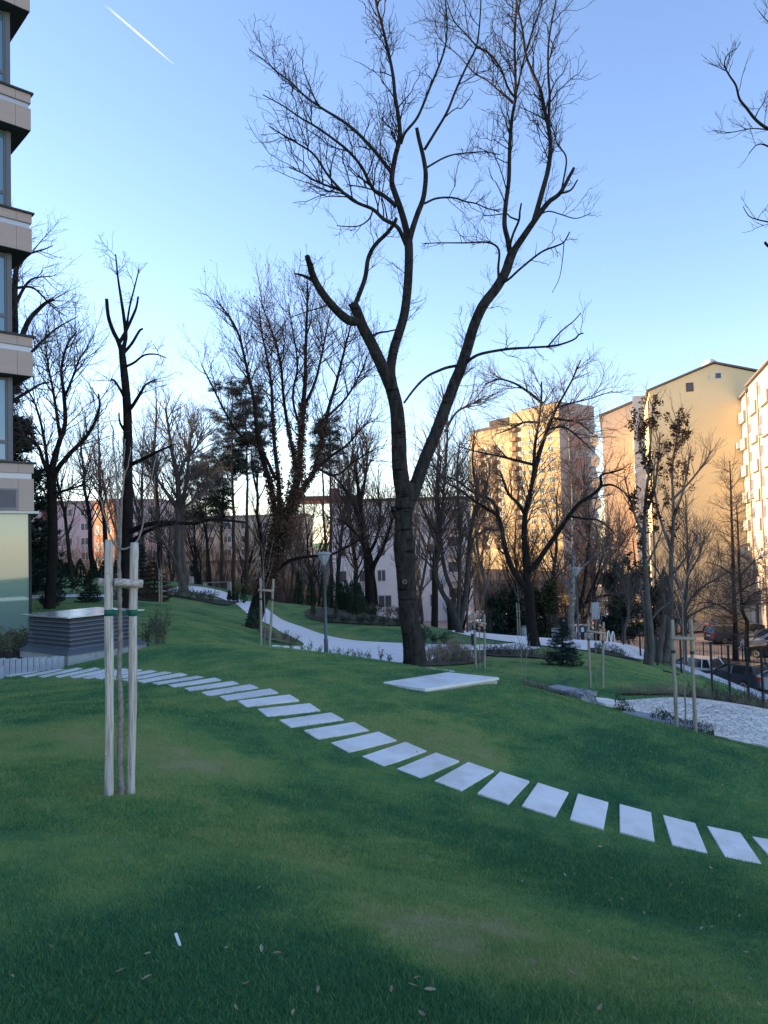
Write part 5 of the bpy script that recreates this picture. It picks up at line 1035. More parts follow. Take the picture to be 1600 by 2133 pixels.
iv = bare('spreading many stemmed tree with trunk and limbs clad in brown ivy', Yi, IV, [(lv(330, (1.0, 3.0), 1800, (.5, 1.6), 4300, (.2, .75), r=(.022, .0095, .006), up=.28, t0=.35, tip=.004, ang=(30, 70)), list(range(1, 13)))], m=M_barkb, mt=mat('twig_redbrown', (.075, .045, .04), .9, spec=.1), leaf=(5200, .05, M_dryleaf))
def ivy_on(root, limbs, Y, n, m, spread=1.5, size=.1, name='ivy'):
    Cn = []
    for pts, r0, r1, w in limbs:
        P = catmull(np.array([at(a, b_, Y) for a, b_ in pts]), 6); k = int(n*w); f = RNG.uniform(0, len(P)-1.01, k); j = f.astype(int); fr = (f-j)[:, None]; q = P[j]*(1-fr)+P[j+1]*fr; r = (r0+(r1-r0)*f/len(P))*Y/F
        d = RNG.normal(size=(k, 3)); d[:, 2] *= .4; d /= np.linalg.norm(d, axis=1, keepdims=True); lump = .75+.7*vnoise(f*1.7+31*len(Cn), f*0+5); Cn.append(q+d*(r*spread*lump*RNG.uniform(.6, 1.15, k))[:, None])
    return add_leaves(root, np.concatenate(Cn), size, m, name)
M_ivyb = mat('brown_ivy', (.14, .078, .05), .9, noise=(.035, .022, .016), scale=2.5); M_ivyg = mat('green_ivy', (.045, .07, .045), .8, noise=(.02, .03, .022), scale=3)
ivy_on(iv, [(IV[0][0][3:], 17, 22, 1.0), (IV[1][0][:6], 15, 6, 1.0), (IV[2][0][:5], 10, 5, .5), (IV[3][0][:5], 8, 5, .35), (IV[4][0][:5], 9, 4, .4), (IV[5][0][:3], 6, 4, .2)], Yi, 2300, M_ivyb, 1.25, .12)
ivy_on(iv, [([(519,1320),(524,1300),(534,1272)], 9, 8, 1.0)], Yi-.35, 1100, M_ivyg, 1.5, .1)
# topped dark tree, left
bare('straight dark topped tree with stubby upper forks, behind the near sapling', 27, [([(262,1290),(263,1230),(265,1150),(266,1060),(266,960),(266,880),(263,820),(258,770),(254,730)], 13, 7, .3),
      ([(254,735),(246,710),(236,690),(226,660),(222,622)], 5, 3.4, -.8, 0), ([(255,735),(262,700),(258,660),(252,620),(246,580),(241,530)], 5, 1.4, .8, 0), ([(250,712),(262,690),(276,660),(284,640),(288,618)], 4, 2.0, .5, 0), ([(262,695),(270,640),(280,600),(290,560)], 2.6, 1.2, 1.0, 2), ([(259,765),(280,755),(300,740),(325,738),(345,745)], 3, 1.0, -1.5, 0), ([(258,735),(275,715),(290,690),(297,685)], 3.5, 2.2, .4, 0), ([(265,860),(280,840),(295,815),(303,802),(325,790)], 4.5, 1.6, -1.2, 0), ([(266,850),(255,820),(240,795),(232,790)], 3.5, 2.0, .9, 0), ([(268,1110),(300,1095),(340,1088),(400,1090),(445,1082),(510,1088)], 6, 2.0, -2.0, 0), ([(270,1130),(310,1105),(355,1092),(420,1088)], 4.5, 1.6, -2.4, 0), ([(268,970),(300,955),(330,940),(365,925)], 5, 1.4, -2.0, 0), ([(264,905),(250,880),(248,860)], 3, 1.6, .8, 0)],
     [(lv(40, (.6, 1.8), 210, (.3, .9), 480, (.12, .4), r=(.016, .009, .006), up=.15, t0=.3, down=.1), list(range(2, 13)))], m=M_barkb, leaf=(260, .05, M_dryleaf))
# left leaning dark tree beside the glass building
bare('dark trunk tree with wide upper fan of fine twigs, beside the glass building', 26.5, [([(103,1272),(105,1230),(108,1180),(110,1120),(109,1060),(107,1000),(104,985)], 11, 9, 0), ([(105,990),(112,960),(124,920),(136,880),(133,820),(128,770),(140,720),(160,690)], 7, 1.4, 1.0, 0), ([(107,1000),(125,970),(150,940),(175,915),(195,885),(207,850),(205,820)], 6, 1.6, -1.2, 0), ([(104,990),(90,960),(80,930),(60,915),(35,900)], 5, 1.4, -.8, 0), ([(126,915),(118,860),(110,810),(100,760),(95,720)], 4, 1.2, 1.5, 1), ([(100,985),(96,940),(85,880),(68,830),(45,795)], 4, 1.2, 1.0, 0), ([(134,830),(150,790),(165,750),(185,720)], 3, 1, -1, 1), ([(108,1030),(140,1020),(170,1010),(200,985)], 3, 1, -1, 0)],
     [(lv(120, (1.0, 2.8), 720, (.5, 1.4), 1500, (.2, .6), r=(.02, .01, .0055), up=.2, t0=.25), list(range(1, 8)))], m=M_barkb)
# faint tall tree rising behind the office building
bare('tall grey tree rising out from behind the office building with drooping twigs', 33, [([(-20,1270),(-10,1100),(5,950),(22,800),(30,700),(30,620),(34,560),(44,500),(50,450)], 14, 2, 0), ([(44,705),(60,668),(80,645),(97,630),(112,624)], 6, 2.6, -.8, 0), ([(30,640),(50,600),(70,580),(110,575)], 4, 1, .8, 0), ([(34,560),(60,530),(90,520),(110,512)], 3, .8, -.6, 0), ([(24,790),(60,740),(110,690),(160,660)], 4, 1, -1, 0), ([(32,600),(70,600),(110,640),(140,660)], 3, .8, 1, 0), ([(18,840),(60,815),(85,800),(110,795)], 4, 1.2, .5, 0)],
     [(lv(130, (1, 2.6), 850, (.5, 1.3), 1700, (.2, .6), r=(.022, .011, .006), up=.05, t0=.3, down=.1), list(range(7)))], m=M_bark, mt=M_twigg)
# two stemmed tree by the path head
bare('twin stemmed pale trunked tree at the head of the far path, left of the bench', 47, [([(384,1235),(380,1210),(372,1180),(370,1130),(372,1070),(370,1000),(360,950),(352,900),(345,850)], 10, 2, 0), ([(378,1232),(388,1205),(380,1160),(378,1100),(382,1050),(388,1000),(395,940),(400,890)], 8, 1.6, 1, None), ([(372,1060),(350,1030),(330,1000),(310,960)], 5, 1.4, -1.5, 0), ([(370,1000),(385,960),(410,930),(425,890)], 4, 1.2, 1.5, 0), ([(371,1185),(355,1150),(335,1120),(320,1090)], 4, 1.2, -1.4, 0), ([(381,1060),(405,1040),(430,1010)], 4, 1.2, 1.4, 1)],
     [(lv(150, (1.5, 4), 800, (.8, 2), 1500, (.4, 1), r=(.045, .022, .012), up=.3, t0=.3, tip=.008), list(range(6)))], m=M_barkg, mt=M_twigg)
# tree with upswept limbs before the white building
bare('dark upswept tree with a forked trunk before the white building, left of the big trunk', 44, [([(772,1266),(770,1230),(768,1190),(763,1150),(757,1110),(752,1070),(748,1030),(742,985),(735,940)], 11, 2.2, 0), ([(773,1205),(778,1180),(788,1160),(800,1135),(812,1100),(818,1080)], 6, 2.4, -1.0, 0), ([(784,1262),(782,1230),(778,1200),(775,1170),(765,1130)], 4.5, 3, .3, None), ([(755,1100),(740,1060),(725,1030),(708,1005),(690,985)], 5, 1.2, 1, 0), ([(750,1050),(760,1000),(765,950),(762,910)], 4, 1.2, 1.4, 0), ([(762,1140),(745,1115),(720,1090),(700,1080)], 4, 1.2, -1, 0), ([(765,1160),(785,1120),(792,1070),(788,1020)], 4, 1.2, -1.3, 0)],
     [(lv(170, (1.4, 3.4), 800, (.7, 1.8), 1300, (.3, .9), r=(.035, .018, .01), up=.3, t0=.3, tip=.007), [0, 1, 3, 4, 5, 6])], m=M_barkb)
# leaning many stemmed tree right of the big trunk
LEAN = [([(963,1336),(956,1310),(947,1280),(935,1250)], 9, 8, 0), ([(940,1262),(925,1240),(913,1215),(908,1190),(912,1165),(918,1120),(912,1080),(908,1040),(914,1000),(920,950)], 5.5, 1.6, .5, 0), ([(944,1275),(945,1240),(930,1200),(922,1160),(918,1110),(922,1050),(928,980),(932,900),(928,850),(918,800)], 5, 1.2, 1.0, 0), ([(952,1300),(956,1250),(958,1180),(958,1110),(955,1050),(952,980),(958,920)], 5, 1.4, -.5, 0), ([(956,1310),(968,1250),(974,1190),(978,1130),(985,1080),(996,1030),(985,970),(988,900)], 6.5, 1.5, .8, 0), ([(908,1195),(890,1170),(876,1160),(868,1150)], 2.5, 1, -1, 1), ([(912,1110),(895,1090),(880,1060),(868,1030)], 3, 1, -.8, 1), ([(978,1130),(1000,1110),(1030,1095)], 2.6, 1, 1, 4), ([(925,1000),(905,970),(895,930)], 2.4, 1, .6, 2), ([(985,1080),(1010,1030),(1020,980)], 3, 1, .6, 4), ([(927,900),(950,860),(985,840),(1010,825)], 3, 1, .6, 2)]
bare('leaning grey tree with many stems rising from one split foot, right of the big trunk', 36, LEAN, [(lv(210, (1.2, 3), 1100, (.6, 1.6), 2000, (.25, .8), r=(.028, .014, .008), up=.25, t0=.3, tip=.006), list(range(1, 11)))], m=bark('leaning_bark', (.09, .08, .075), (.03, .027, .025)))
b0 = bare('short dark twisted stump trunk close behind the leaning many stemmed tree', 39, [([(940,1312),(938,1290),(935,1265)], 7, 5, 0), ([(935,1268),(925,1240),(920,1210)], 3, 1, .5, 0)], [(lv(14, (.5, 1.2), 40, (.3, .7), r=(.02, .01, .006)), [0, 1])], m=M_barkb, name='stump_tree')
# dark forked tree with wide arms
FK = [([(1113,1347),(1108,1310),(1104,1270),(1102,1240),(1099,1215)], 12, 9.5, 0), ([(1098,1222),(1097,1180),(1094,1140),(1092,1100),(1096,1060),(1106,1020),(1112,980),(1114,930),(1122,880),(1128,830),(1128,795)], 8.0, 1.5, 1.0, 0), ([(1110,1000),(1122,950),(1135,910),(1150,870),(1165,840),(1190,795),(1210,750)], 5.5, 1.2, .8, 1), ([(1096,1225),(1080,1205),(1065,1180),(1052,1140),(1044,1100),(1036,1075),(1015,1060),(990,1045),(965,1025),(935,1008)], 7, 1.6, -1.2, 0), ([(1102,1190),(1120,1170),(1140,1140),(1165,1105),(1185,1075),(1205,1050),(1235,1030),(1252,1012),(1252,990),(1275,984),(1300,976)], 6.2, 1.6, -1.0, 0), ([(1038,1085),(1035,1060),(1020,1040),(985,1025),(950,1000),(920,990)], 4.5, 1.2, 1.2, 3), ([(1095,1075),(1080,1050),(1060,1030),(1050,1005),(1043,985)], 4, 1.8, -1, 1), ([(1112,968),(1080,960),(1040,950),(1000,942),(955,930)], 3.5, 1.0, -1.2, 1), ([(1123,880),(1090,880),(1060,895),(1030,905)], 3, .9, 1.2, 1), ([(1130,840),(1105,820),(1075,800),(1040,790),(1010,800)], 3.5, 1, -.6, 1), ([(1148,870),(1175,875),(1205,880),(1235,905)], 3.2, 1, -1.4, 2), ([(1158,850),(1190,840),(1230,830),(1275,815)], 2.6, .8, .8, 2), ([(1140,895),(1175,890),(1210,915),(1240,945)], 3, .9, .9, 2), ([(1185,1075),(1215,1080),(1250,1085),(1280,1110)], 2.8, 1, 1, 4), ([(1253,1012),(1275,1010),(1300,1025),(1320,1050)], 2.6, 1, .4, 4), ([(1040,1075),(1050,1110),(1035,1130)], 1.6, 1, .4, 3), ([(1060,1160),(1045,1150),(1038,1142)], 2.4, 1.4, -.4, 3)]
bare('black forked tree with two wide rising arms standing at the edge of the round path', 32, FK, [(lv(230, (1.0, 2.6), 1300, (.5, 1.4), 2600, (.2, .7), r=(.024, .011, .007), up=.12, t0=.25, tip=.005, down=.06), list(range(1, 15)))], m=M_barkb)
# birch
bare('slender birch with a white flecked trunk behind the round path', 44, [([(1192,1330),(1190,1290),(1192,1240),(1194,1190),(1195,1130),(1194,1070),(1193,1010),(1188,950),(1186,900),(1184,850)], 6.5, 1.6, 0), ([(1195,1200),(1220,1175),(1250,1150),(1285,1130)], 3, 1, -1, 0), ([(1192,1230),(1175,1205),(1160,1180),(1145,1165)], 2.6, 1, 1, 0), ([(1194,1110),(1180,1080),(1165,1050)], 2.2, 1, 1, 0), ([(1194,1060),(1215,1020),(1235,980)], 2.4, 1, -1, 0)], [(lv(150, (1.0, 2.6), 800, (.6, 1.4), 1300, (.3, .8), r=(.025, .012, .008), up=.0, t0=.3, tip=.006, down=.25), list(range(5)))], m=M_birch, mt=M_twigp)
bare('dark arching tree leaning left behind the round path between birch and notice board', 46, [([(1172,1332),(1180,1312),(1200,1285),(1212,1262),(1240,1246),(1270,1240),(1300,1246)], 4.5, 1.4, 0), ([(1200,1285),(1215,1230),(1222,1170),(1228,1100),(1225,1050)], 4, 1.2, 1, 0), ([(1215,1265),(1240,1210),(1255,1160),(1270,1110)], 3, 1.0, -1, 0)], [(lv(90, (1, 2.6), 420, (.5, 1.4), 700, (.3, .8), r=(.025, .012, .008), up=.2, tip=.006), [0, 1, 2])], m=M_barkb)
# grey trunks on the lawn edge, with dark seed clusters
CLU = lambda n: (n, .16, M_darkleaf)
g1 = bare('slim grey forked trunk tree with dark hanging seed clusters at the lawn edge', 30, [([(1353,1386),(1356,1350),(1354,1300),(1349,1250),(1346,1200),(1342,1150),(1343,1100),(1345,1040),(1352,980),(1356,900),(1360,840)], 7.5, 1.4, 0), ([(1345,1384),(1347,1340),(1345,1290),(1340,1262),(1335,1230),(1325,1180),(1318,1120)], 5, 1.2, .6, None), ([(1346,1130),(1325,1080),(1310,1030),(1300,990)], 3, 1, -.6, 0), ([(1350,1060),(1365,1010),(1372,950),(1375,900)], 3, 1, .6, 0), ([(1354,1000),(1340,950),(1330,900),(1335,870)], 2.6, 1, -.6, 0), ([(1357,1290),(1375,1270),(1395,1255)], 2, 1, .6, 0), ([(1346,1180),(1370,1130),(1385,1090)], 2.6, 1, .8, 0)],
     [(lv(70, (.8, 1.9), 300, (.4, 1.0), r=(.018, .009, .006), up=.45, t0=.35), list(range(7)))], m=M_barkg, mt=M_twigp)
g2 = bare('taller grey tree with dark hanging seed clusters, right of the slim forked trunk', 35, [([(1396,1372),(1395,1330),(1396,1280),(1398,1220),(1398,1160),(1402,1100),(1402,1040),(1400,980),(1408,920),(1412,870)], 6.5, 1.2, 0), ([(1400,1150),(1385,1110),(1370,1060),(1362,1000),(1366,940)], 3.4, 1, -.8, 0), ([(1402,1080),(1420,1030),(1432,980),(1440,930)], 3.4, 1, .8, 0), ([(1402,1040),(1440,1000),(1470,960),(1480,940)], 2.6, .9, .8, 0), ([(1398,1200),(1430,1160),(1455,1110)], 3, 1, -.8, 0), ([(1397,1230),(1370,1190),(1350,1150)], 3, 1, .8, 0)],
     [(lv(90, (1, 2.2), 420, (.5, 1.2), 500, (.2, .5), r=(.02, .01, .006), up=.45, t0=.3), list(range(6)))], m=M_barkg, mt=M_twigp)
for root, (x0, x1, y0, y1), n, Yc in ((g1, (1305, 1378, 810, 1080), 78, 30), (g1, (1305, 1370, 1080, 1200), 18, 30), (g2, (1370, 1450, 850, 1030), 78, 35), (g2, (1350, 1435, 1030, 1120), 18, 35)):
    tw = [c for c in root.children if c.name.startswith('crown')][0]; n_v = len(tw.data.vertices); co = np.empty(n_v*3, np.float32); tw.data.vertices.foreach_get('co', co); co = co.reshape(-1, 3)+np.array(root.location)
    cc = []
    tries = co[RNG.permutation(n_v)]
    px0 = np.array([at(x0, 1000, Yc)[0], at(x1, 1000, Yc)[0]]); pz = np.array([at(1380, y1, Yc)[2], at(1380, y0, Yc)[2]])
    k = (tries[:, 0] > px0[0]) & (tries[:, 0] < px0[1]) & (tries[:, 2] > pz[0]) & (tries[:, 2] < pz[1]); cc = tries[k][:n]
    for c in cc: q = np.repeat(c[None], 20, 0)+RNG.normal(0, .068, (20, 3))*np.array([1, 1, 1.5]); q[:, 2] -= .12; add_leaves(root, q, .13, M_darkleaf, 'seed_cluster')
bare('gnarled pale pollard trunk cluster at the lawn edge behind the two grey trunks', 33.5, [([(1372,1380),(1374,1350),(1380,1310),(1384,1280)], 8, 5, 0), ([(1384,1380),(1390,1345),(1392,1310),(1384,1262),(1378,1220),(1384,1180)], 9, 2, .5, None), ([(1366,1378),(1364,1345),(1362,1325)], 6, 4, .2, None), ([(1392,1330),(1408,1300),(1425,1285),(1436,1282)], 3, 1.6, -.5, 1), ([(1380,1300),(1392,1262),(1405,1230)], 3, 1.2, .5, 0)], [(lv(40, (.8, 2), 180, (.4, 1), 200, (.2, .5), r=(.02, .01, .006), up=.4), [0, 1, 3, 4])], m=M_barkg)
bare('thin crooked grey tree standing behind the round path by the notice board', 38, [([(1299,1340),(1300,1315),(1308,1290),(1309,1262),(1308,1220),(1310,1170)], 4.5, 1.2, 0), ([(1309,1262),(1320,1245),(1328,1225)], 2, .8, .4, 0), ([(1308,1250),(1298,1220),(1285,1190)], 2, .8, -.4, 0)], [(lv(50, (.8, 2), 240, (.4, 1), 260, (.2, .5), r=(.018, .009, .006), up=.4), [0, 1, 2])], m=M_barkg, mt=M_twigg)
# feathery trees on the verge before the buildings
bare('feathery straight tree with fine level twigs on the verge before the balcony building', 53, [([(1531,1345),(1532,1310),(1530,1270),(1528,1220),(1527,1160),(1525,1100),(1523,1040),(1522,1000),(1520,960)], 5.5, 1.0, 0), ([(1530,1280),(1500,1262),(1470,1255),(1440,1262)], 2.4, .8, -1, 0), ([(1529,1240),(1560,1220),(1590,1210)], 2.2, .8, 1, 0), ([(1528,1200),(1500,1180),(1470,1170)], 2.2, .8, 1, 0)], [([(130, (.12, 1), (60, 95), (1.6, 4.2), dict(up=.12, rcap=.03, n=7, wig=.05, rtip=.008, lscale=.75)), (950, (.1, 1), (30, 65), (.6, 1.5), dict(up=.1, rcap=.014, n=5, rtip=.007)), (1500, (.2, 1), (30, 65), (.3, .8), dict(up=.1, rcap=.009, n=4, rtip=.006))], [0, 1, 2, 3])], m=M_bark, mt=M_twigp)
bare('feathery bent trunk tree on the verge before the balcony building', 51, [([(1556,1352),(1555,1320),(1556,1295),(1547,1275),(1544,1240),(1540,1190),(1538,1130),(1536,1080),(1534,1050)], 5, 1.0, 0), ([(1545,1270),(1565,1240),(1600,1225)], 2.2, .8, -1, 0), ([(1541,1200),(1570,1170),(1590,1160)], 2, .8, 1, 0)], [([(100, (.12, 1), (60, 95), (1.4, 3.8), dict(up=.12, rcap=.03, n=7, wig=.05, rtip=.008, lscale=.7)), (800, (.1, 1), (30, 65), (.6, 1.4), dict(up=.1, rcap=.014, n=5, rtip=.007)), (1200, (.2, 1), (30, 65), (.3, .8), dict(up=.1, rcap=.009, n=4, rtip=.006))], [0, 1, 2])], m=M_bark, mt=M_twigp)
bare('twiggy grey tree with broken limbs behind the right hand stakes', 44, [([(1426,1352),(1427,1310),(1428,1270),(1430,1230),(1433,1180),(1432,1130),(1430,1080),(1428,1030)], 4.5, 1, 0), ([(1430,1260),(1450,1235),(1475,1215),(1500,1205)], 3, 1, -1, 0), ([(1432,1200),(1455,1160),(1470,1110)], 2.4, .9, 1, 0), ([(1429,1250),(1410,1215),(1395,1180)], 2.4, .9, 1, 0), ([(1428,1290),(1460,1270),(1500,1258),(1540,1262)], 2.4, .9, -1.5, 0)], [(lv(150, (1, 2.8), 800, (.6, 1.5), 1300, (.3, .8), r=(.022, .012, .008), up=.25, tip=.006), list(range(5)))], m=M_barkg, mt=M_twigg)
# branches of a tree standing just outside the frame on the right
Yr = 14.5
bare('tree just beyond the right edge whose budded branches reach into the sky at upper right', Yr, [([(1795,1620),(1790,1300),(1770,1000),(1755,700),(1740,500),(1725,300),(1715,100),(1700,-100)], 18, 4, 0), ([(1728,340),(1680,300),(1640,280),(1600,268),(1575,250),(1555,225),(1540,205),(1533,178),(1518,155),(1509,135),(1515,115),(1535,100)], 4.2, .7, -.8, 0), ([(1726,320),(1680,280),(1640,272),(1600,270),(1565,268),(1520,276),(1490,271)], 2.4, .6, .6, 0), ([(1752,680),(1700,560),(1650,480),(1610,465),(1580,458),(1560,450),(1548,430)], 2.6, .7, -.6, 0), ([(1720,200),(1670,100),(1630,60),(1600,45),(1580,22)], 2.4, .7, .5, 0), ([(1757,720),(1700,600),(1640,540),(1600,512),(1594,505)], 5, 2.2, -1, 0), ([(1572,248),(1580,230),(1590,215),(1598,190)], 1.4, .6, .2, 1), ([(1730,380),(1660,340),(1610,310),(1580,300),(1560,320)], 3, .8, .8, 0)],
     [([(46, (.35, 1), (30, 70), (.35, 1.1), dict(up=.3, rcap=.008, n=7, wig=.07, rtip=.0035)), (150, (.2, 1), (25, 60), (.15, .45), dict(up=.3, rcap=.0045, n=5, rtip=.003)), (170, (.3, 1), (30, 60), (.05, .16), dict(up=.3, rcap=.0035, n=4, rtip=.003))], [1, 2, 3, 4, 6, 7])], m=M_bark, mt=mat('big_twig', (.032, .024, .022), .9))
# ------------------------------------------------------------------ background bare trees (each its own thing)
def auto_tree(h, seed, spread=.5, stems=1, tw=M_twigp, m=None, dens=1.0, lean=.06):
    """a bare tree of height h standing at the origin"""
    rng = np.random.default_rng(seed); T = Tree()
    for s in range(stems):
        a = rng.uniform(0, 6.28); d = np.array([math.cos(a), math.sin(a)])*(lean if stems == 1 else .16)
        n = 12; t = np.linspace(0, 1, n); hh = h*(1 if s == 0 else rng.uniform(.7, .95)); P = np.stack([d[0]*t*hh+np.cumsum(rng.normal(0, .008*h, n)), d[1]*t*hh+np.cumsum(rng.normal(0, .008*h, n)), t*hh], 1); P[0, :2] = d*.15; R = .016*h*(1-t)**.8+.006; T.raw_limb(P, R/(1 if stems == 1 else 1.3))
    P, R = T.parents(); Pc, Rc = spawn(P, R, int(13*stems**.5), (.25, .85), (25, 55), (h*spread*.6, h*spread*1.05), up=.35, n=10, wig=.05, rf=.55, rcap=.06, rtip=.01, rng=rng)
    for i in range(len(Pc)): T.raw_limb(Pc[i], Rc[i])
    g = [(int(120*dens), (.2, 1), (25, 60), (h*.09, h*.22), dict(up=.3, rcap=.022, n=6, rtip=.007, rng=rng)), (int(600*dens), (.2, 1), (25, 60), (h*.04, h*.11), dict(up=.2, rcap=.011, n=4, rtip=.006, rng=rng)), (int(850*dens), (.3, 1), (30, 60), (h*.02, h*.055), dict(up=.1, rcap=.0075, n=3, rtip=.005, rng=rng))]
    T.grow(g, list(range(len(T.limbs)))); return T, m
PROTO = []
for k, (h, sp, stems, tw, m) in enumerate([(11, .45, 1, M_twigp, M_bark), (9, .5, 2, M_twigg, M_barkg), (13, .4, 1, M_twigp, M_barkb), (7.5, .55, 3, M_twig, M_bark), (15, .36, 1, M_twigg, M_bark)]):
    T, _ = auto_tree(h, 100+k, sp, stems); PROTO.append((T, tw, m, h))
_made = {}
def bg_tree(kind, px, Y, ytop, label, group):
    T, tw, m, h = PROTO[kind]; f = foot(px, Y); H = at(px, ytop, Y)[2]-f[2]; s = H/h
    if kind not in _made: r = T.build('bare_tree', label, m=m, mt=tw, sides=7, group=group, foot_=(0, 0, 0)); _made[kind] = r
    else: r = copy_tree(_made[kind])
    r.location = tuple(f); r.scale = (s, s, s); r.rotation_euler = (0, 0, RNG.uniform(0, 6.28)); tag(r, label, 'tree', group); return r
BG = [(4,225,70,840,'very tall faint bare tree behind the cypress row'),(1,262,78,930,'distant grey bare tree behind the topped dark trunk'),(3,505,66,1050,'low bare tree between the pines and the ivy clad tree'),(2,465,78,930,'distant bare tree filling the gap between the two pines'),(0,335,82,960,'distant bare tree behind the brown conifer, above its top'),(3,665,70,1010,'low many stemmed bare tree behind the twin thin conifers'),(2,745,64,930,'bare tree behind the dark upswept tree, taller than it'),(1,120,72,960,'distant grey bare tree behind the dark leaning trunk'),(0,150,46,905,'slender bare tree behind the cypress row, first right of the dark leaning trunk'),(2,196,60,860,'tall thin bare tree before the orange building'),(1,300,55,880,'grey bare tree right of the topped dark trunk, before the far blocks'),(4,335,62,790,'high twiggy bare tree left of the twin stemmed tree'),(0,440,58,985,'thin leaning bare tree left of the bench'),(3,420,64,1010,'low many stemmed bare tree behind the bench, left end'),(2,560,60,900,'bare tree behind the ivy clad trunk, left side'),(0,700,58,960,'bare tree rising behind the park lamp head'),(1,640,64,1000,'grey bare tree behind the small cypresses'),(4,905,60,850,'tall bare tree seen between the two great limbs'),(1,1030,58,1000,'pale grey trunk tree left of the dark forked tree'),(3,1065,64,1040,'low brown bare tree behind the pale stakes'),(2,1150,68,985,'bare tree beyond the bins on the sandy street'),(0,1240,58,960,'bare tree right of the birch with brown twigs'),(3,1215,75,1060,'low bushy bare tree far along the sandy street'),(1,1270,66,1010,'bare tree before the pink building'),(4,40,58,800,'tall bare tree peeping out beside the office building'),(3,360,75,1040,'distant low bare tree behind the twin stemmed tree'),(3,600,75,1040,'distant low bare tree behind the ivy clad tree'),(1,870,66,1000,'grey bare tree before the white building, touching the big trunk'),(3,960,70,1080,'low bare tree before the balconies of the white building'),(3,1110,80,1080,'distant low bare tree behind the black forked tree')]
for k, px, Y, yt, lab in BG: bg_tree(k, px, Y, yt, lab, 'bare trees in the background')
# ------------------------------------------------------------------ conifers, pines, cypresses, firs
M_pine = mat('pine_needles', (.040, .062, .045), .85, noise=(.014, .026, .022), scale=1.4, spec=.15); M_cyp = mat('cypress_green', (.036, .075, .038), .85, noise=(.014, .032, .020), scale=5, spec=.15); M_fir = mat('fir_green', (.022, .055, .046), .85, noise=(.010, .025, .024), scale=6, spec=.15); M_brownf = mat('brown_conifer', (.10, .055, .038), .9, noise=(.05, .03, .02), scale=4, spec=.1); M_ever = mat('evergreen_dark', (.040, .062, .048), .9, noise=(.016, .028, .022), scale=1.5, spec=.1)
def pine(px, Y, ytop, ybare, label, wid, group=None, keep_=.95, m=None):
    f = foot(px, Y, 1210); top = at(px-4, ytop, Y); H = top[2]-f[2]; T = Tree(); n = 12; t = np.linspace(0, 1, n); P = np.stack([f[0]+(top[0]-f[0])*t+RNG.normal(0, .04, n), f[1]+0*t, f[2]+H*t], 1); T.raw_limb(P, .17*(1-t*.85)*(H/16))
    zb_ = at(px, ybare, Y)[2]; t0 = (zb_-f[2])/H; Pp, Rr = T.parents(); N = 46; kk = []
    Pc, Rc = spawn(Pp, Rr, N, (t0, .98), (65, 100), (wid*.55, wid), lscale=.55, up=.12, n=7, wig=.05, rcap=.05, rtip=.012)
    P2, R2 = spawn(Pc, Rc, N*5, (.3, 1), (25, 60), (wid*.2, wid*.5), up=.15, n=4, rcap=.02, rtip=.008)
    T.tw += [(Pc, Rc), (P2, R2)]; r = T.build('pine_tree', label, 'tree', group, m=bark('pine_bark', (.085, .065, .055), (.04, .03, .026)), mt=M_bark, sides=8)
    ends = np.concatenate([Pc[:, -1], Pc[:, -2], P2[:, -1], P2[:, -2], P2[:, 2]]); keep = ends[RNG.uniform(size=len(ends)) < keep_]; k = 40; Cn = np.repeat(keep, k, 0); d = RNG.normal(size=Cn.shape); d /= np.linalg.norm(d, axis=1, keepdims=True); d[:, 2] = np.abs(d[:, 2])*.7
    add_leaves(r, Cn+d*.16, .26, m or M_pine, 'needles', quad=False, aspect=.16, dirs=d); return r
pine(487, 55, 800, 1060, 'tall dark pine left of the ivy clad tree, left one of a pair', 3.6, 'pines behind the path')
pine(516, 57, 812, 1010, 'tall dark pine left of the ivy clad tree, right one of a pair', 3.0, 'pines behind the path')
pine(432, 62, 960, 1100, 'lower dark pine behind the twin stemmed tree', 2.8, 'pines behind the path')
pine(676, 52, 880, 980, 'thin needle bearing conifer trunk behind the park lamp, left of a pair', 1.7, 'pines behind the path', .22)
pine(690, 53, 860, 985, 'thin needle bearing conifer trunk behind the park lamp, right of a pair', 1.7, 'pines behind the path', .22)
def cone_plant(name, label, px, Y, h, w, m, n, size, group=None, cat='tree', taper=.8, base=.06, at_foot=None, drop=0.0, shaggy=.12):
    f = foot(px, Y, 1250) if at_foot is None else np.array(at_foot); r = thing(name, label, cat, f, group); b = MB(); b.tube([f-np.array([0, 0, .15]), f+np.array([0, 0, h*.85])], [w*.09+.01, .008], 6); b.build('trunk', M_bark, r)
    t = RNG.beta(1.15, 1.5, n); ang = RNG.uniform(0, 2*np.pi, n); prof = np.minimum(1, (t+.02)/.10)*(1-t)**taper; lump = .8+.4*vnoise(ang*2.2+px, t*9+px*.1); rad = w/2*prof*lump*RNG.uniform(.45, 1.0, n)**.5*(1+RNG.normal(0, shaggy, n))
    Cn = np.stack([f[0]+rad*np.cos(ang), f[1]+rad*np.sin(ang), f[2]+base+t*(h-base)], 1); d = np.stack([np.cos(ang)*.5, np.sin(ang)*.5, np.full(n, .9-drop)], 1); v, fc = leaf_arrays(Cn, size, RNG, quad=False, aspect=.5, dirs=d); raw('foliage', v, fc, m, r); return r
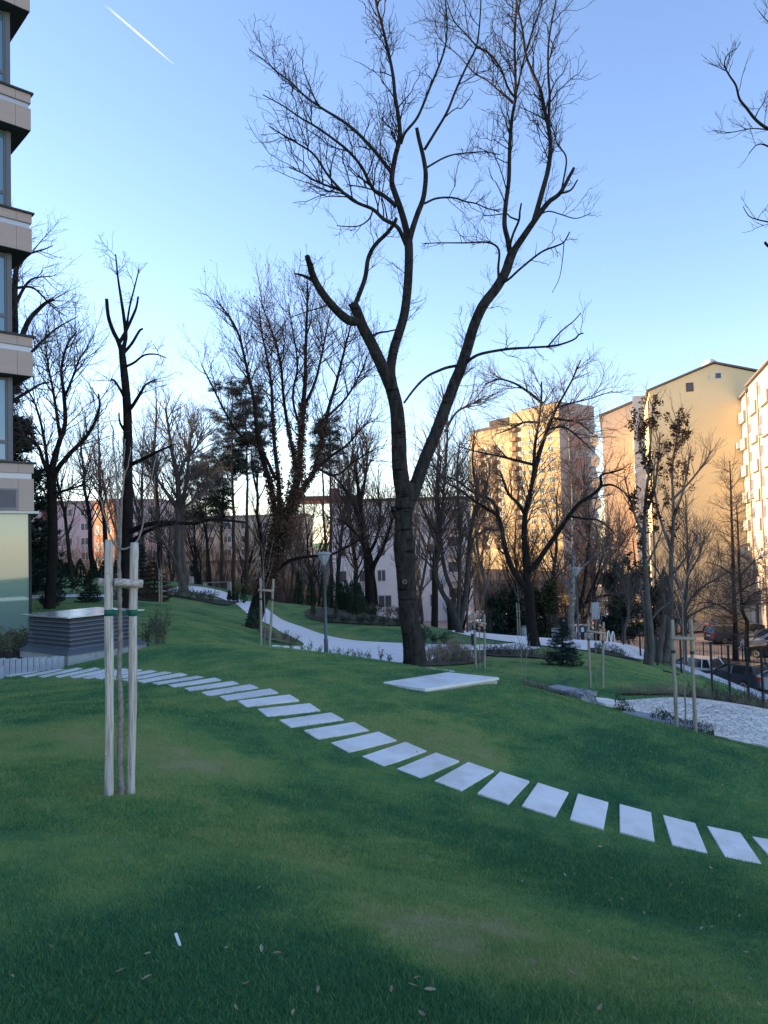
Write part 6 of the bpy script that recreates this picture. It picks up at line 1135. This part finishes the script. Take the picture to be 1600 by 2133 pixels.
for k, (px, yt, Y, w) in enumerate([(127,1172,51,.9),(138,1176,52,.8),(149,1170,52,.9),(168,1168,51,1.0),(196,1170,51,.85),(217,1172,51,.9),(243,1170,52,.85)]):
    f = foot(px, Y, 1210); h = at(px, yt, Y)[2]-f[2]+.1; cone_plant('cypress', ['small dark cypress just right of the dark leaning trunk, first of the far left row','second small cypress from the left in the far left row','third small cypress from the left in the far left row','fourth cypress of the far left row, beside the street lamp side gap','cypress of the far left row just left of the near stake top','cypress of the far left row hidden behind the left near stake','cypress of the far left row between the two near stakes'][k], px, Y, h, w, M_cyp, 1300, .13, 'cypresses in the far left row')
for k, (px, yt, yb_, Y, w) in enumerate([(622,1190,1246,46,.75),(649,1190,1250,47,.7),(674,1192,1255,47,.7),(692,1196,1264,45,.95),(710,1212,1275,43.5,.9),(721,1208,1270,43,.8),(733,1210,1282,42,.9),(742,1208,1284,41,1.1),(749,1215,1282,42,.85)]):
    h = at(px, yt, Y)[2]-foot(px, Y, 1270)[2]; cone_plant('cypress', ['narrow dark cypress furthest left of the middle group, left of the lamp post','narrow dark cypress of the middle group, second from the left','narrow dark cypress of the middle group almost behind the lamp post','taller cypress just right of the lamp post','cypress of the middle group between the taller one and the right cluster','slim cypress at the left of the tight right cluster','cypress in front of the tight right cluster','tallest broad cypress of the tight right cluster','last cypress at the right end of the middle group'][k], px, Y, h, w, M_cyp, 1400, .12, 'cypresses before the white building')
for k, (px, yt, Y, h) in enumerate([(478,1258,41.5,.6),(487,1258,41.5,.6),(508,1250,40.5,.95)]): cone_plant('clipped_conifer', ['tiny clipped conifer at the left end of three by the path','tiny clipped conifer in the middle of three by the path','largest clipped conifer of three by the path'][k], px, Y, h, h*.48, M_cyp, 800, .08, 'clipped conifers by the path')
for k, (px, Y, h) in enumerate([(652,38.6,.75),(699,38.2,.95)]): cone_plant('young_conifer', ['thin yellowish young conifer left of the lamp post in the bed','thin yellowish young conifer right of the lamp post in the bed'][k], px, Y, h, .3, mat('yellow_conifer', (.07, .09, .035), .9, noise=(.03, .05, .02), scale=5), 500, .08, 'young conifers in the bed')
def fir(label, px, Y, ytop, ybase, w, m, tiers=13, name='fir_tree', n_b=13, group=None):
    f = foot(px, Y, ybase); top = at(px, ytop, Y); H = top[2]-f[2]; r = thing(name, label, 'tree', f, group); b = MB(); b.tube([f-np.array([0, 0, .2]), f+np.array([0, 0, H*.97])], [.02*H+.01, .006], 7); b.build('trunk', M_bark, r)
    Bp = []
    for k in range(tiers):
        t = .04+.94*(k/(tiers-1))**.92; L = w/2*(1-t)**.85*1.08+.04
        for j in range(max(4, int(n_b*(1-t*.55)))):
            a = 2*np.pi*j/n_b*1.0+k*1.1+RNG.uniform(-.25, .25); ll = L*RNG.uniform(.72, 1.12); d = np.array([math.cos(a), math.sin(a), 0]); s = np.linspace(0, 1, 6); Bp.append(f+np.array([0, 0, t*H])+d*ll*s[:, None]+np.array([0, 0, 1])*(ll*(-.28*s+.30*s**2.4))[:, None])
    Bp = np.array(Bp); v, q = tube_arrays(Bp, np.tile(np.linspace(.010, .004, 6), (len(Bp), 1))*(H/1.6), 4); raw('branches', v, q, M_bark, r)
    P2, R2 = spawn(Bp, np.full(Bp.shape[:2], .01), len(Bp)*6, (.25, 1), (35, 60), (w*.06, w*.16), up=-.05, n=4, curl=.05)
    allp = np.concatenate([Bp[:, 1:].reshape(-1, 3), (Bp[:, 1:]*.5+Bp[:, :-1]*.5).reshape(-1, 3), P2.reshape(-1, 3)]); Cn = np.repeat(allp, 5, 0); d = RNG.normal(size=Cn.shape); d[:, 2] = d[:, 2]*.5+.25; d /= np.linalg.norm(d, axis=1, keepdims=True); add_leaves(r, Cn+d*.02, .055*max(1, H/1.6), m, 'needles', quad=False, aspect=.35, dirs=d); return r
fir('dark green fir with drooping tiers standing alone on the lawn before the round path', 1173, 24.3, 1288, 1385, 1.22, M_fir)
fir('small dark conifer with tiered boughs at the lawn edge left of the near stakes', 187, 30, 1188, 1250, .95, M_pine)
fir('young blue green spruce behind the near sapling tie', 295, 37, 1135, 1245, 1.5, mat('spruce_blue', (.035, .06, .06), .9, noise=(.015, .03, .03), scale=5), group=None)
fir('rusty brown dying conifer behind the near stakes, right side', 322, 35.5, 1162, 1238, 1.9, M_brownf, tiers=10)
fir('small dark spruce left of the bench at the head of the far path', 404, 56, 1168, 1222, 1.3, M_fir)
fir('small blue spruce near the bench under the pines', 545, 52, 1188, 1225, 1.0, M_fir)
# big dark conifer beside the office building
fir('large dark spruce showing beside the office building with heavy drooping boughs', 22, 34, 770, 1290, 5.2, M_ever, tiers=24, n_b=12)
def crown_tree(label, px, Y, ytop, ybase, w, m, n=7000, size=.22, group=None, name='evergreen_tree'):
    f = foot(px, Y, ybase); H = at(px, ytop, Y)[2]-f[2]; T = Tree(); t = np.linspace(0, 1, 8); T.raw_limb(np.stack([f[0]+.1*np.sin(t*4), f[1]+0*t, f[2]+H*.9*t], 1), .13*(1-.8*t)); Pp, Rr = T.parents(); Pc, Rc = spawn(Pp, Rr, 40, (.15, 1), (50, 85), (w*.3, w*.55), lscale=.3, up=.3, rcap=.05, rtip=.012, n=6); P2, R2 = spawn(Pc, Rc, 160, (.3, 1), (25, 60), (w*.1, w*.25), up=.2, n=4, rcap=.02, rtip=.008); T.tw += [(Pc, Rc), (P2, R2)]; r = T.build(name, label, 'tree', group, m=M_barkb, mt=M_bark, sides=7); e = np.concatenate([Pc[:, 2:].reshape(-1, 3), P2[:, 1:].reshape(-1, 3)]); i = RNG.integers(0, len(e), n); add_leaves(r, e[i]+RNG.normal(0, .16, (n, 3)), size, m, 'foliage'); return r
crown_tree('dark dense evergreen tree behind the white saloon, left of the grey trunks', 1297, 57, 1170, 1320, 4.2, M_ever, 9000)
crown_tree('dark evergreen tree behind the red car and the pollard trunks', 1362, 62, 1195, 1330, 4.2, M_ever, 7000)
crown_tree('dark round evergreen left of the black forked tree', 1058, 58, 1225, 1310, 4.6, M_ever, 7000)
crown_tree('green leafy evergreen just right of the black forked trunk', 1135, 58, 1225, 1305, 3.4, mat('olive_evergreen', (.05, .065, .03), .9, noise=(.022, .032, .018), scale=2), 5500)
# ------------------------------------------------------------------ shrubs and ground cover
def shrub(label, px, Y, h, w, m, n_st=26, n_leaf=500, size=.035, tw=None, group=None, name='shrub', fpt=None, cat='shrub'):
    f = foot(px, Y, 1330) if fpt is None else np.array(fpt); f[2] = float(hs(np.array([f[0]]), np.array([f[1]]))[0]); r = thing(name, label, cat, f, group); a = RNG.uniform(0, 6.28, n_st); L = h*RNG.uniform(.6, 1.05, n_st); d = np.stack([np.cos(a), np.sin(a)], 1)*RNG.uniform(.1, .55, (n_st, 1))*w/h; s = np.linspace(0, 1, 6)[None, :, None]
    P = f+np.concatenate([d[:, None]*L[:, None, None]*s, (L[:, None, None]*s)], 2); P[:, :, :2] += RNG.normal(0, w*.05, (n_st, 1, 2)); P[:, 0, 2] -= .03; P = P+RNG.normal(0, .012*h, P.shape); R = np.tile(np.linspace(.006, .0025, 6), (n_st, 1)); P2, R2 = spawn(P, R, n_st*5, (.3, 1), (25, 60), (h*.12, h*.35), up=.3, n=4, rcap=.004, rtip=.002)
    v1, q1 = tube_arrays(P, R, 3); v2, q2 = tube_arrays(P2, R2, 3); raw('stems', np.concatenate([v1, v2]), np.concatenate([q1, q2+len(v1)]), tw or M_twigg, r)
    if n_leaf: e = P2[:, 1:].reshape(-1, 3); add_leaves(r, e[RNG.integers(0, len(e), n_leaf)]+RNG.normal(0, .02, (n_leaf, 3)), size, m)
    return r
M_sgrey = mat('grey_green_leaf', (.10, .125, .085), .85, noise=(.055, .075, .05), scale=6); M_sgreen = mat('shrub_green', (.045, .085, .045), .85, noise=(.02, .045, .028), scale=6); M_sbrown = mat('dry_shrub', (.32, .25, .18), .9, noise=(.19, .14, .10), scale=5); M_spale = mat('pale_green_leaf', (.20, .23, .13), .85, noise=(.11, .14, .08), scale=5); M_yel2 = mat('yellow_shrub', (.26, .22, .06), .85, noise=(.16, .14, .05), scale=5); M_lav = mat('lavender_grey', (.17, .19, .18), .9, noise=(.10, .12, .11), scale=5)
shrub('loose grey green shrub right of the louvred vent box', 330, 18.6, 1.0, .95, M_sgrey, 34, 1500, .035)
shrub('smaller grey green shrub at the right side of the louvred vent box', 306, 19.2, .7, .6, M_sgrey, 20, 600, .035)
for k, (px, Y, h) in enumerate([(6, 18.3, .62), (22, 18.0, .72), (38, 18.6, .6)]): shrub(['leafy shrub in front of the green glass at the left edge','leafy shrub in front of the green glass, middle of three','leafy shrub between the green glass and the vent box'][k], px, Y, h, .6, M_spale, 20, 700, .045, group='shrubs before the glass')
rowL = [(a, q-1.9) for a, q in [(588,25.6),(606,25.4),(628,25.3),(645,25.2),(662,25.1),(692,25.0),(706,25.0),(722,24.9),(738,24.8),(752,24.7),(768,24.6),(792,24.3),(810,24.0)]]
for k, (px, Y) in enumerate(rowL): shrub('%s small leafy plant from the left in the row along the near path edge' % ORD[k], px, Y, random.uniform(.22, .32)+(.12 if k in (0, 1, 3, 11) else 0), .36, M_spale, 8, 90, .04, M_spale, group='small plants along the near path edge', name='small_plant', cat='plant')
for k, (px, Y) in enumerate([(895,24.2),(912,24.4),(930,24.7),(948,25.2),(965,25.6),(980,24.9),(920,25.6),(950,26.4)]): shrub('%s dry brown shrub of the clump between the big trunk and the stakes' % ORD[k], px, Y, random.uniform(.5, .75), .8, M_sbrown, 34, 700, .03, mat('dry_stem', (.28, .22, .17), .9), group='dry shrubs behind the platform', name='dry_shrub')
for k, (px, Y) in enumerate([(1020,27.6),(1040,27.4),(1062,27.2),(1085,27.0),(1105,27.2)]): shrub('%s low grey lavender like cushion from the left behind the wispy sapling' % ORD[k], px, Y, .34, .8, M_lav, 26, 600, .03, group='lavender cushions', name='lavender', cat='plant')
for k, (px, Y, h) in enumerate([(750,36.6,.45),(775,36.4,.5),(800,36.8,.45),(720,36.6,.4),(830,37.4,.55),(690,36.8,.4),(905,30.9,.42),(925,30.8,.45)]): shrub('%s low green shrub in the beds behind the path near the big trunk' % ORD[k], px, Y, h, .9, M_sgreen, 26, 700, .05, group='low green shrubs behind the path', name='low_shrub')
for k, (px, Y, h) in enumerate([(785,43,.8),(810,43.5,.7),(835,43.5,.8),(765,43,.6)]): shrub('%s brown green shrub on the mound before the white building' % ORD[k], px, Y, h, 1.3, M_sbrown if k % 2 else M_sgreen, 30, 700, .06, group='shrubs on the mound', name='mound_shrub')
shrub('dark rounded green bush clinging to the right foot of the big trunk', 884, 29.5, .8, .6, M_sgreen, 26, 900, .06)
for k, (px, Y) in enumerate([(500,53),(520,53.5),(540,53.8)]): shrub(['yellow green shrub right of the bench','yellow green shrub in the middle behind the path head','yellow green shrub at the right behind the path head'][k], px, Y, .8, 1.3, M_yel2, 26, 800, .07, group='yellow shrubs by the bench')
for k, (px, Y) in enumerate([(350,39.4),(372,39.2),(395,39.0),(418,39.4),(440,39.6)]): shrub('%s grey lavender like shrub from the left in the bed by the path head' % ORD[k], px, Y, .5, 1.2, M_lav, 30, 700, .05, group='grey shrubs in the left bed')
for k, (px, Y) in enumerate([(250,34.4),(275,34.6),(300,35),(322,35.2)]): shrub('%s brown bare shrub from the left behind the near stakes' % ORD[k], px, Y, .6, 1.0, M_sbrown, 36, 420, .035, group='brown shrubs in the left bed', name='dry_shrub')
shrub('dark rounded bush at the foot of the dark leaning trunk on the left', 120, 27.6, .5, .7, M_ever, 26, 900, .06)
shrub('dark rounded bush left of the leaning dark trunk foot', 92, 27.6, .4, .5, M_ever, 20, 600, .06)
shrub('low dark bush by the white building wall, right of the big trunk', 888, 62, 1.0, 2.2, M_ever, 26, 900, .14)
shrub('low dark bush by the white building wall near the porch', 918, 64, .8, 2.2, M_ever, 26, 900, .14)
for k, (px, Y) in enumerate([(568,27.0),(590,27.4),(612,27.2),(552,27.6)]): shrub('%s tan grassy plant in the bed behind the stakes left of the lamp' % ORD[k], px, Y, .32, .8, M_spale if k < 3 else M_sbrown, 22, 160, .04, group='plants behind the left stakes', name='grassy_plant', cat='plant')
def cover(name, polys, n, h, m, size, label=None, tw=None):
    """ground cover no one could count"""
    Cn = []
    for poly, w in polys:
        poly = np.array(poly); x0, y0 = poly.min(0); x1, y1 = poly.max(0); k = int(n*w*3); x = RNG.uniform(x0, x1, k); y = RNG.uniform(y0, y1, k); q = inside(poly, x, y); x, y = x[q][:int(n*w)], y[q][:int(n*w)]; g = vnoise(x*2.1, y*2.1); z = hs(x, y)+RNG.uniform(0, 1, len(x))**1.4*h*(.4+1.2*g); Cn.append(np.stack([x, y, z], 1)[(g+RNG.uniform(-.15, .15, len(x))) > .34])
    Cn = np.concatenate(Cn); v, f = leaf_arrays(Cn, size, RNG, dirs=np.tile(np.array([[0, 0, 1.0]]), (len(Cn), 1)), quad=False, aspect=.5); o = raw(name, v, f, m); tag(o, kind='stuff'); return o
cover('groundcover_plants', [(yp([(1080,18.9),(1110,18.6),(1180,17.2),(1210,16.2),(1195,15.9),(1140,16.6),(1080,17.8)]), 1.0)], 3500, .16, M_spale, .05)
cover('ivy_groundcover', [(yp([(1290,16.3),(1360,15.6),(1475,14.0),(1475,13.8),(1380,14.6),(1270,16.0)]), 1.0)], 2400, .2, M_sgreen, .06)
cover('dry_groundcover', [(yp([(1270,20.2),(1330,20.6),(1420,21),(1500,21.4),(1580,20.6),(1660,19.4),(1640,18.2),(1560,18.7),(1480,19.2),(1400,19.3),(1310,19.1)]), 1.0)], 6000, .2, M_sbrown, .05)
cover('bed_groundcover', [(yp([(1040,28.8),(1180,28.6),(1180,27.8),(1060,27.8)]), .2), (yp([(1235,33.8),(1310,33.2),(1320,32.2),(1240,32.4)]), .3), (yp([(640,38.5),(860,38.5),(860,36.5),(650,36.5)]), .5)], 8000, .25, M_sgrey, .07)
for k, px in enumerate([1490, 1520, 1550, 1580, 1440]): shrub('%s scraggly grey shrub from the left before the fence at right' % ORD[[1, 2, 3, 4, 0][k]], px, 19.2-.2*(k % 3), random.uniform(.35, .55), .8, M_sgrey, 18, 200, .035, group='scraggly shrubs before the fence')
# far thicket of bare scrub that reads as one mass
def thicket(name, spans, m, seed):
    rng = np.random.default_rng(seed); P = []; 
    for (px0, px1, Y0, Y1, h, n) in spans:
        px = rng.uniform(px0, px1, n); Yv = rng.uniform(Y0, Y1, n); x = (px-800)/F*Yv; z = height(x, Yv); L = h*rng.uniform(.4, 1.1, n); a = rng.uniform(0, 6.28, n); t = rng.uniform(.05, .4, n); d = np.stack([np.cos(a)*t, np.sin(a)*t, np.ones(n)], 1); s = np.linspace(0, 1, 6)[None, :, None]; q = np.stack([x, Yv, z], 1)[:, None]+d[:, None]*L[:, None, None]*s+np.cumsum(rng.normal(0, .03, (n, 6, 3))*L[:, None, None]*.6, 1); P.append(q)
    P = np.concatenate(P); R = np.tile(np.linspace(.022, .008, 6), (len(P), 1)); V = []; Q = []; k = 0; A, B = P, R
    for (mlt, ln) in ((5, (.6, 1.6)), (3, (.3, .9))):
        v, f = tube_arrays(A, B, 3); V.append(v); Q.append(f+k); k += len(v); A, B = spawn(A, B, len(A)*mlt if mlt == 5 else len(A)*mlt, (.2, 1), (20, 60), ln, up=.3, n=4, rcap=.011, rtip=.007, rng=rng)
    v, f = tube_arrays(A, B, 3); V.append(v); Q.append(f+k); o = raw(name, np.concatenate(V), np.concatenate(Q), m); tag(o, kind='stuff')
thicket('bare_scrub', [(290, 620, 60, 90, 4.8, 520), (560, 760, 58, 80, 4.6, 300), (60, 300, 70, 95, 4.4, 320)], M_twigp, 5)
thicket('brown_scrub', [(985, 1180, 62, 95, 4.6, 460), (1180, 1330, 66, 90, 3.6, 160), (1330, 1420, 66, 74, 3.0, 70), (960, 1260, 100, 150, 6.5, 420)], M_twig, 6)
# ------------------------------------------------------------------ fallen leaves (every one a thing) and grass
M_leafy = mat('fallen_leaf', (.34, .26, .16), .9, noise=(.20, .13, .08), scale=20); M_leafp = mat('fallen_leaf_pale', (.42, .35, .24), .9, noise=(.28, .22, .14), scale=20)
LM_ = []
for k in range(4):
    bm = bmesh.new(); n = 7; rows = []
    for i in range(n):
        t = i/(n-1); w = .42*math.sin(math.pi*min(1, t*1.02+.02))**.8*(.8+.2*k/3); z = .22*(t-.5)**2*(1 if k % 2 else 2.2)+.02*k
        rows.append([bm.verts.new((t-.5, s*w*.5, z+abs(s)*.16*(1+.4*k)*w)) for s in (-1, 0, 1)])
    for i in range(n-1):
        for j in range(2): bm.faces.new((rows[i][j], rows[i][j+1], rows[i+1][j+1], rows[i+1][j]))
    me = bpy.data.meshes.new('fallen_leaf'); bm.to_mesh(me); bm.free(); me.materials.append(M_leafp if k % 2 else M_leafy); LM_.append(me)
slab_xy = [(M, W, L) for M, W, L in SLABT]
def on_slab(x, y, mg=.0):
    c = np.zeros(np.shape(x), bool)
    for M, W, L in slab_xy:
        dx = x-M[0][3]; dy = y-M[1][3]; k = np.abs(dx)+np.abs(dy) < 1.4
        u = dx*M[0][0]+dy*M[1][0]; v = dx*M[0][1]+dy*M[1][1]; c |= k & (np.abs(u) < W/2+mg) & (np.abs(v) < L/2+mg)
    return c
LEAF_PX = [(35,1764),(244,1766),(596,1722),(106,1991),(308,2001),(251,2039),(307,2057),(515,2059),(544,1988),(578,2000),(664,2074),(659,1828),(541,1862),(26,2048),(274,1845),(494,1772),(718,1773),(1091,1834),(1088,1845),(1177,1831),(1273,1838),(1225,1810),(1000,1795),(898,1792),(1118,1920),(1229,1955),(1113,2017),(1322,2010),(1195,2047),(1462,1942),(1486,1985),(1555,1992),(1556,1942),(1296,1885),(1537,1880),(1480,1815),(1398,1854),(1285,2095),(1251,2120),(1582,2112),(869,2050),(896,2076),(861,2069),(816,2073),(880,2128),(612,1464),(868,1572),(615,1412),(776,1409),(1038,1525),(1100,1487),(1122,1508),(1155,1533),(1208,1544),(1236,1541),(1355,1543),(1357,1571),(1009,1542),(1012,1548),(1435,1565),(150,1432),(66,1452),(318,1458),(366,1447),(70,1468),(176,1468),(340,1475),(260,1515),(312,1523),(80,1575),(350,1620),(60,1700),(180,1700),(560,1800),(440,1680),(860,1745),(1050,1740),(1250,1770),(1580,1850),(1505,1640),(1420,1620),(1550,1700),(1360,1640),(1130,1590)]
lvl = []
for (a, c) in LEAF_PX: p = G(a, c); lvl.append((p, 0))
rng = np.random.default_rng(3)
while len(lvl) < 190:
    Yv = rng.uniform(2.9, 15)**1.0; x = rng.uniform(-.56, .62)*Yv+rng.normal(0, .4); 
    if height(np.array([x]), np.array([Yv]))[0] > -2.0 and not on_slab(np.array([x]), np.array([Yv]))[0]: lvl.append((np.array([x, Yv, 0]), 1))
for i, (p, kd) in enumerate(lvl):
    me = LM_[int(rng.integers(0, 4))]; o = bpy.data.objects.new('fallen_leaf', me); C.objects.link(o); z = float(hs(np.array([p[0]]), np.array([p[1]]))[0]); o.location = (p[0], p[1], z+.028); s = rng.uniform(.03, .052)*(1 if kd == 0 else .7); o.scale = (s, s, s); o.rotation_euler = (rng.normal(0, .35), rng.normal(0, .35), rng.uniform(0, 6.28))
    tag(o, 'dry curled tan leaf lying on the grass', 'leaf', 'dry leaves scattered on the lawn')
def grass(name, n, y0, y1, h, w, seed, pw=1.0, xm=(.60, .62), extra=1.2):
    rng = np.random.default_rng(seed); u = rng.uniform(0, 1, n); Yv = y0*(y1/y0)**u if pw == 1 else y0+(y1-y0)*u; x = rng.uniform(-xm[0], xm[1], n)*Yv+rng.uniform(-extra, extra, n)*.6
    ok = ~on_slab(x, Yv, .006)
    if y1 > 11.5: ok &= ~inside(np.array(PLAT), x, Yv)
    if y1 > 13:
        for q in (ZP, BEDS[0], PP): ok &= ~inside(np.array(q), x, Yv)
    x, Yv = x[ok], Yv[ok]; n = len(x); z = hs(x, Yv); t = tone(x, Yv); tt = t+rng.normal(0, .22, n); straw = rng.uniform(size=n) < .07; tt = np.clip(np.where(straw, tt+.45, tt), 0, 1)
    hh = h*rng.uniform(.45, 1.25, n)*(1.15-.45*t)*(.75+.5*fbm(x*1.3+7, Yv*1.3, 2)); a = rng.uniform(0, 6.28, n); ln = rng.normal(0, .55, (n, 2)); sd = np.stack([np.cos(a), np.sin(a)], 1)*(w*rng.uniform(.6, 1.3, n))[:, None]*(1+.0*Yv)[:, None]
    b0 = np.stack([x, Yv, z-.004], 1); A = b0.copy(); A[:, :2] -= sd/2; B = b0.copy(); B[:, :2] += sd/2; Cc = b0.copy(); Cc[:, :2] += ln*hh[:, None]; Cc[:, 2] += hh
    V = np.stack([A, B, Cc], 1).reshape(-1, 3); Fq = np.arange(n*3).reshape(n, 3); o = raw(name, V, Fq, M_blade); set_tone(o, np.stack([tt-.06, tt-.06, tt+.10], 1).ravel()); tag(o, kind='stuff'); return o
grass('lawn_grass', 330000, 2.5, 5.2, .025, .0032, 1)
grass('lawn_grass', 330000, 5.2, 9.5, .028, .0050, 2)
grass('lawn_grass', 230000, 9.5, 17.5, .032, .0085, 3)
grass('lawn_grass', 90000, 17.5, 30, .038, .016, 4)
# ------------------------------------------------------------------ vapour trail high in the sky
TRM = bpy.data.materials.new('vapour'); TRM.use_nodes = True; nt = TRM.node_tree; nt.nodes.remove(nt.nodes['Principled BSDF']); vo = nt.nodes.new('ShaderNodeVolumePrincipled'); vo.inputs['Color'].default_value = (1, 1, 1, 1); vo.inputs['Density'].default_value = .02; vo.inputs['Anisotropy'].default_value = .3; nt.links.new(vo.outputs[0], nt.nodes['Material Output'].inputs['Volume'])
r = thing('vapour_trail', 'thin white vapour trail of a distant aircraft high at upper left', 'vapour trail', at(290, 70, 4000))
for k, off in enumerate((0, 3.2)):
    a, c = at(217+off, 10, 4000), at(360+off*.6, 133, 5200); t = np.linspace(0, 1, 10)[:, None]; P = a*(1-t)+c*t; b = MB(); b.tube(P, np.interp(t[:, 0], [0, .1, .5, 1], [1.0, 3.0, 4.2, 1.6])*1.2, 8)
    b.build('trail', TRM, r, True)
# ------------------------------------------------------------------ light
EL, AZ = math.radians(12), (-.95, .31)
w = bpy.data.worlds.new('World'); SC.world = w; w.use_nodes = True; nt = w.node_tree; sky = nt.nodes.new('ShaderNodeTexSky'); sky.sky_type = 'NISHITA'; sky.sun_disc = False; sky.sun_elevation = EL; sky.sun_rotation = math.atan2(AZ[0], AZ[1]) % (2*math.pi); sky.altitude = 550; sky.air_density = 1.0; sky.dust_density = .25; sky.ozone_density = 2.0
bgn = nt.nodes['Background']; bgn.inputs['Strength'].default_value = .15; 
tint = nt.nodes.new('ShaderNodeMix'); tint.data_type = 'RGBA'; tint.blend_type = 'MULTIPLY'; tint.inputs[0].default_value = 1.0; tint.inputs[7].default_value = (1.03, .95, 1.03, 1)   # white balance of the clear winter sky
nt.links.new(sky.outputs[0], tint.inputs[6]); nt.links.new(tint.outputs[2], bgn.inputs[0])
sd = bpy.data.lights.new('sun', 'SUN'); sd.energy = 4.4; sd.angle = math.radians(.5); sd.color = (1.0, .76, .47); so = bpy.data.objects.new('sun', sd); C.objects.link(so)
dv = Vector((AZ[0]*math.cos(EL), AZ[1]*math.cos(EL), math.sin(EL))).normalized(); so.rotation_euler = dv.to_track_quat('Z', 'Y').to_euler(); so.location = (-30, -10, 40)
SC.view_settings.view_transform = 'Standard'; SC.view_settings.look = 'None'; SC.view_settings.exposure = 1.6; SC.view_settings.gamma = 1.0; SC.view_settings.use_curve_mapping = False
SC.cycles.max_bounces = 6; SC.cycles.diffuse_bounces = 3; SC.cycles.glossy_bounces = 3; SC.cycles.transmission_bounces = 4; SC.cycles.volume_bounces = 0; SC.cycles.use_denoising = True; SC.cycles.use_adaptive_sampling = False
